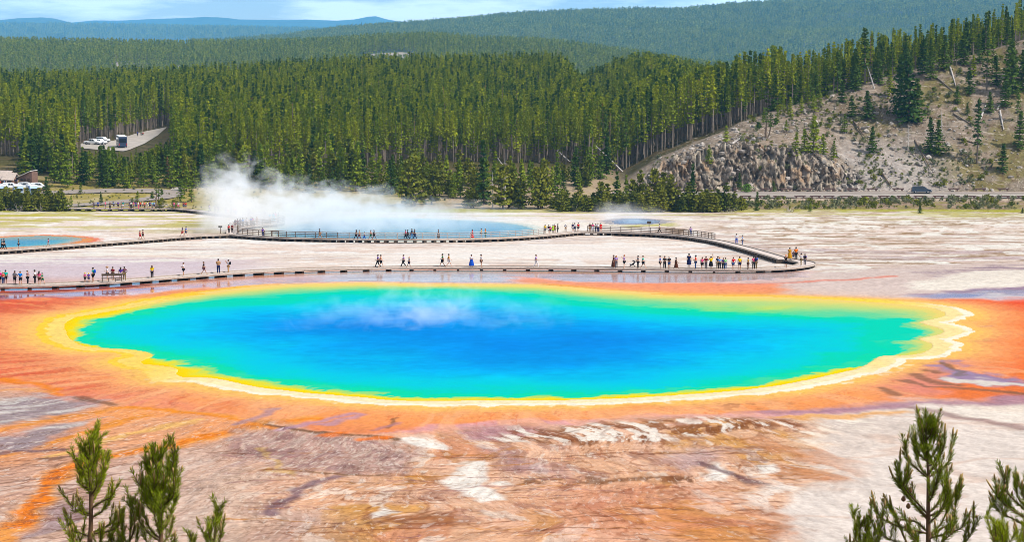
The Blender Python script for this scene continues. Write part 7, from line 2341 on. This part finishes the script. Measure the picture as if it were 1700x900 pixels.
def plume(base_z, hts, dens, yc, yw, nscale, seed, cut=.42, soft=.22, hs_=1.0):
    def f(nt):
        g = nt.nodes.new('ShaderNodeNewGeometry')
        sp = nt.nodes.new('ShaderNodeSeparateXYZ')
        nt.links.new(g.outputs['Position'], sp.inputs[0])
        X, Y, Z = sp.outputs
        mp = nt.nodes.new('ShaderNodeMapping'); mp.inputs['Scale'].default_value = (nscale, nscale, nscale * 1.25); mp.inputs['Location'].default_value = (seed, seed * .7, 0)
        nt.links.new(g.outputs['Position'], mp.inputs['Vector'])
        nz = nt.nodes.new('ShaderNodeTexNoise'); nz.inputs['Scale'].default_value = 1.0; nz.inputs['Detail'].default_value = 6; nz.inputs['Roughness'].default_value = .55
        nz.inputs['Distortion'].default_value = .7
        nt.links.new(mp.outputs[0], nz.inputs['Vector'])
        h = fcurve_x(nt, X, hts)
        zr = mth(nt, 'DIVIDE', mth(nt, 'SUBTRACT', Z, base_z), h)              # 0 at the water, 1 at the local top
        yr = mth(nt, 'ABSOLUTE', mth(nt, 'DIVIDE', mth(nt, 'SUBTRACT', Y, yc), yw))
        shape = mth(nt, 'SUBTRACT', 1.0, mth(nt, 'MAXIMUM', mth(nt, 'POWER', mth(nt, 'MAXIMUM', zr, 0.0), 1.6), mth(nt, 'POWER', yr, 3.0)))
        v = mth(nt, 'ADD', mth(nt, 'MULTIPLY', shape, .55), mth(nt, 'SUBTRACT', mth(nt, 'MULTIPLY', mth(nt, 'SUBTRACT', nz.outputs['Fac'], .5), 1.8), cut * .5))
        v = mth(nt, 'DIVIDE', v, soft, True)
        v = mth(nt, 'MULTIPLY', v, fcurve_x(nt, X, dens))
        return v
    return f

def X_(px, d): return (px - 850) / FOC * d
zb = float(plain(435)) - .3
D0 = 452.0
def HT(px, py): return (X_(px, D0), max(.3, at(px, py, D0).z - zb))
hts = [HT(330, 270), HT(360, 250), HT(400, 262), HT(440, 282), HT(490, 286), HT(560, 300), HT(640, 318), HT(720, 330), HT(800, 338), HT(860, 344), HT(930, 352)]
dens = [(X_(330, D0), 0), (X_(352, D0), .06), (X_(375, D0), .095), (X_(420, D0), .07), (X_(480, D0), .085), (X_(560, D0), .09), (X_(650, D0), .065), (X_(720, D0), .05), (X_(790, D0), .025), (X_(870, D0), .012), (X_(930, D0), 0)]
steam_box('steam', 'white steam drifting left from the blue crater pool', (X_(330, D0), 432, zb + .05), (X_(930, D0), 474, zb + 27), plume(zb, hts, dens, 453, 20, .24, 3.1, .50, .16))
# thin veil over the small vent pool
zv = float(plain(480))
steam_box('steam', 'faint steam over the small grey blue vent pool', (X_(985, 478), 462, zv + .05), (X_(1120, 478), 500, zv + 5),
          plume(zv, [(X_(985, 478), 2), (X_(1020, 478), 3.2), (X_(1120, 478), 2)], [(X_(985, 478), 0), (X_(1010, 478), .05), (X_(1060, 478), .03), (X_(1120, 478), 0)], 481, 17, .3, 7.7, .35, .3))
# wisps over the rainbow spring
dw = 246.0
steam_box('steam', 'low lilac wisps of steam on the rainbow spring', (X_(440, dw), 226, .12), (X_(960, dw), 270, 5.5),
          plume(.1, [(X_(440, dw), 1.2), (X_(560, dw), 2.2), (X_(620, dw), 4.0), (X_(700, dw), 5.0), (X_(770, dw), 4.8), (X_(840, dw), 3.2), (X_(960, dw), 1.4)],
                [(X_(440, dw), .0), (X_(560, dw), .03), (X_(610, dw), .035), (X_(650, dw), .075), (X_(760, dw), .075), (X_(800, dw), .02), (X_(860, dw), .028), (X_(960, dw), 0)], 247, 17, .34, 1.7, .90, .26))
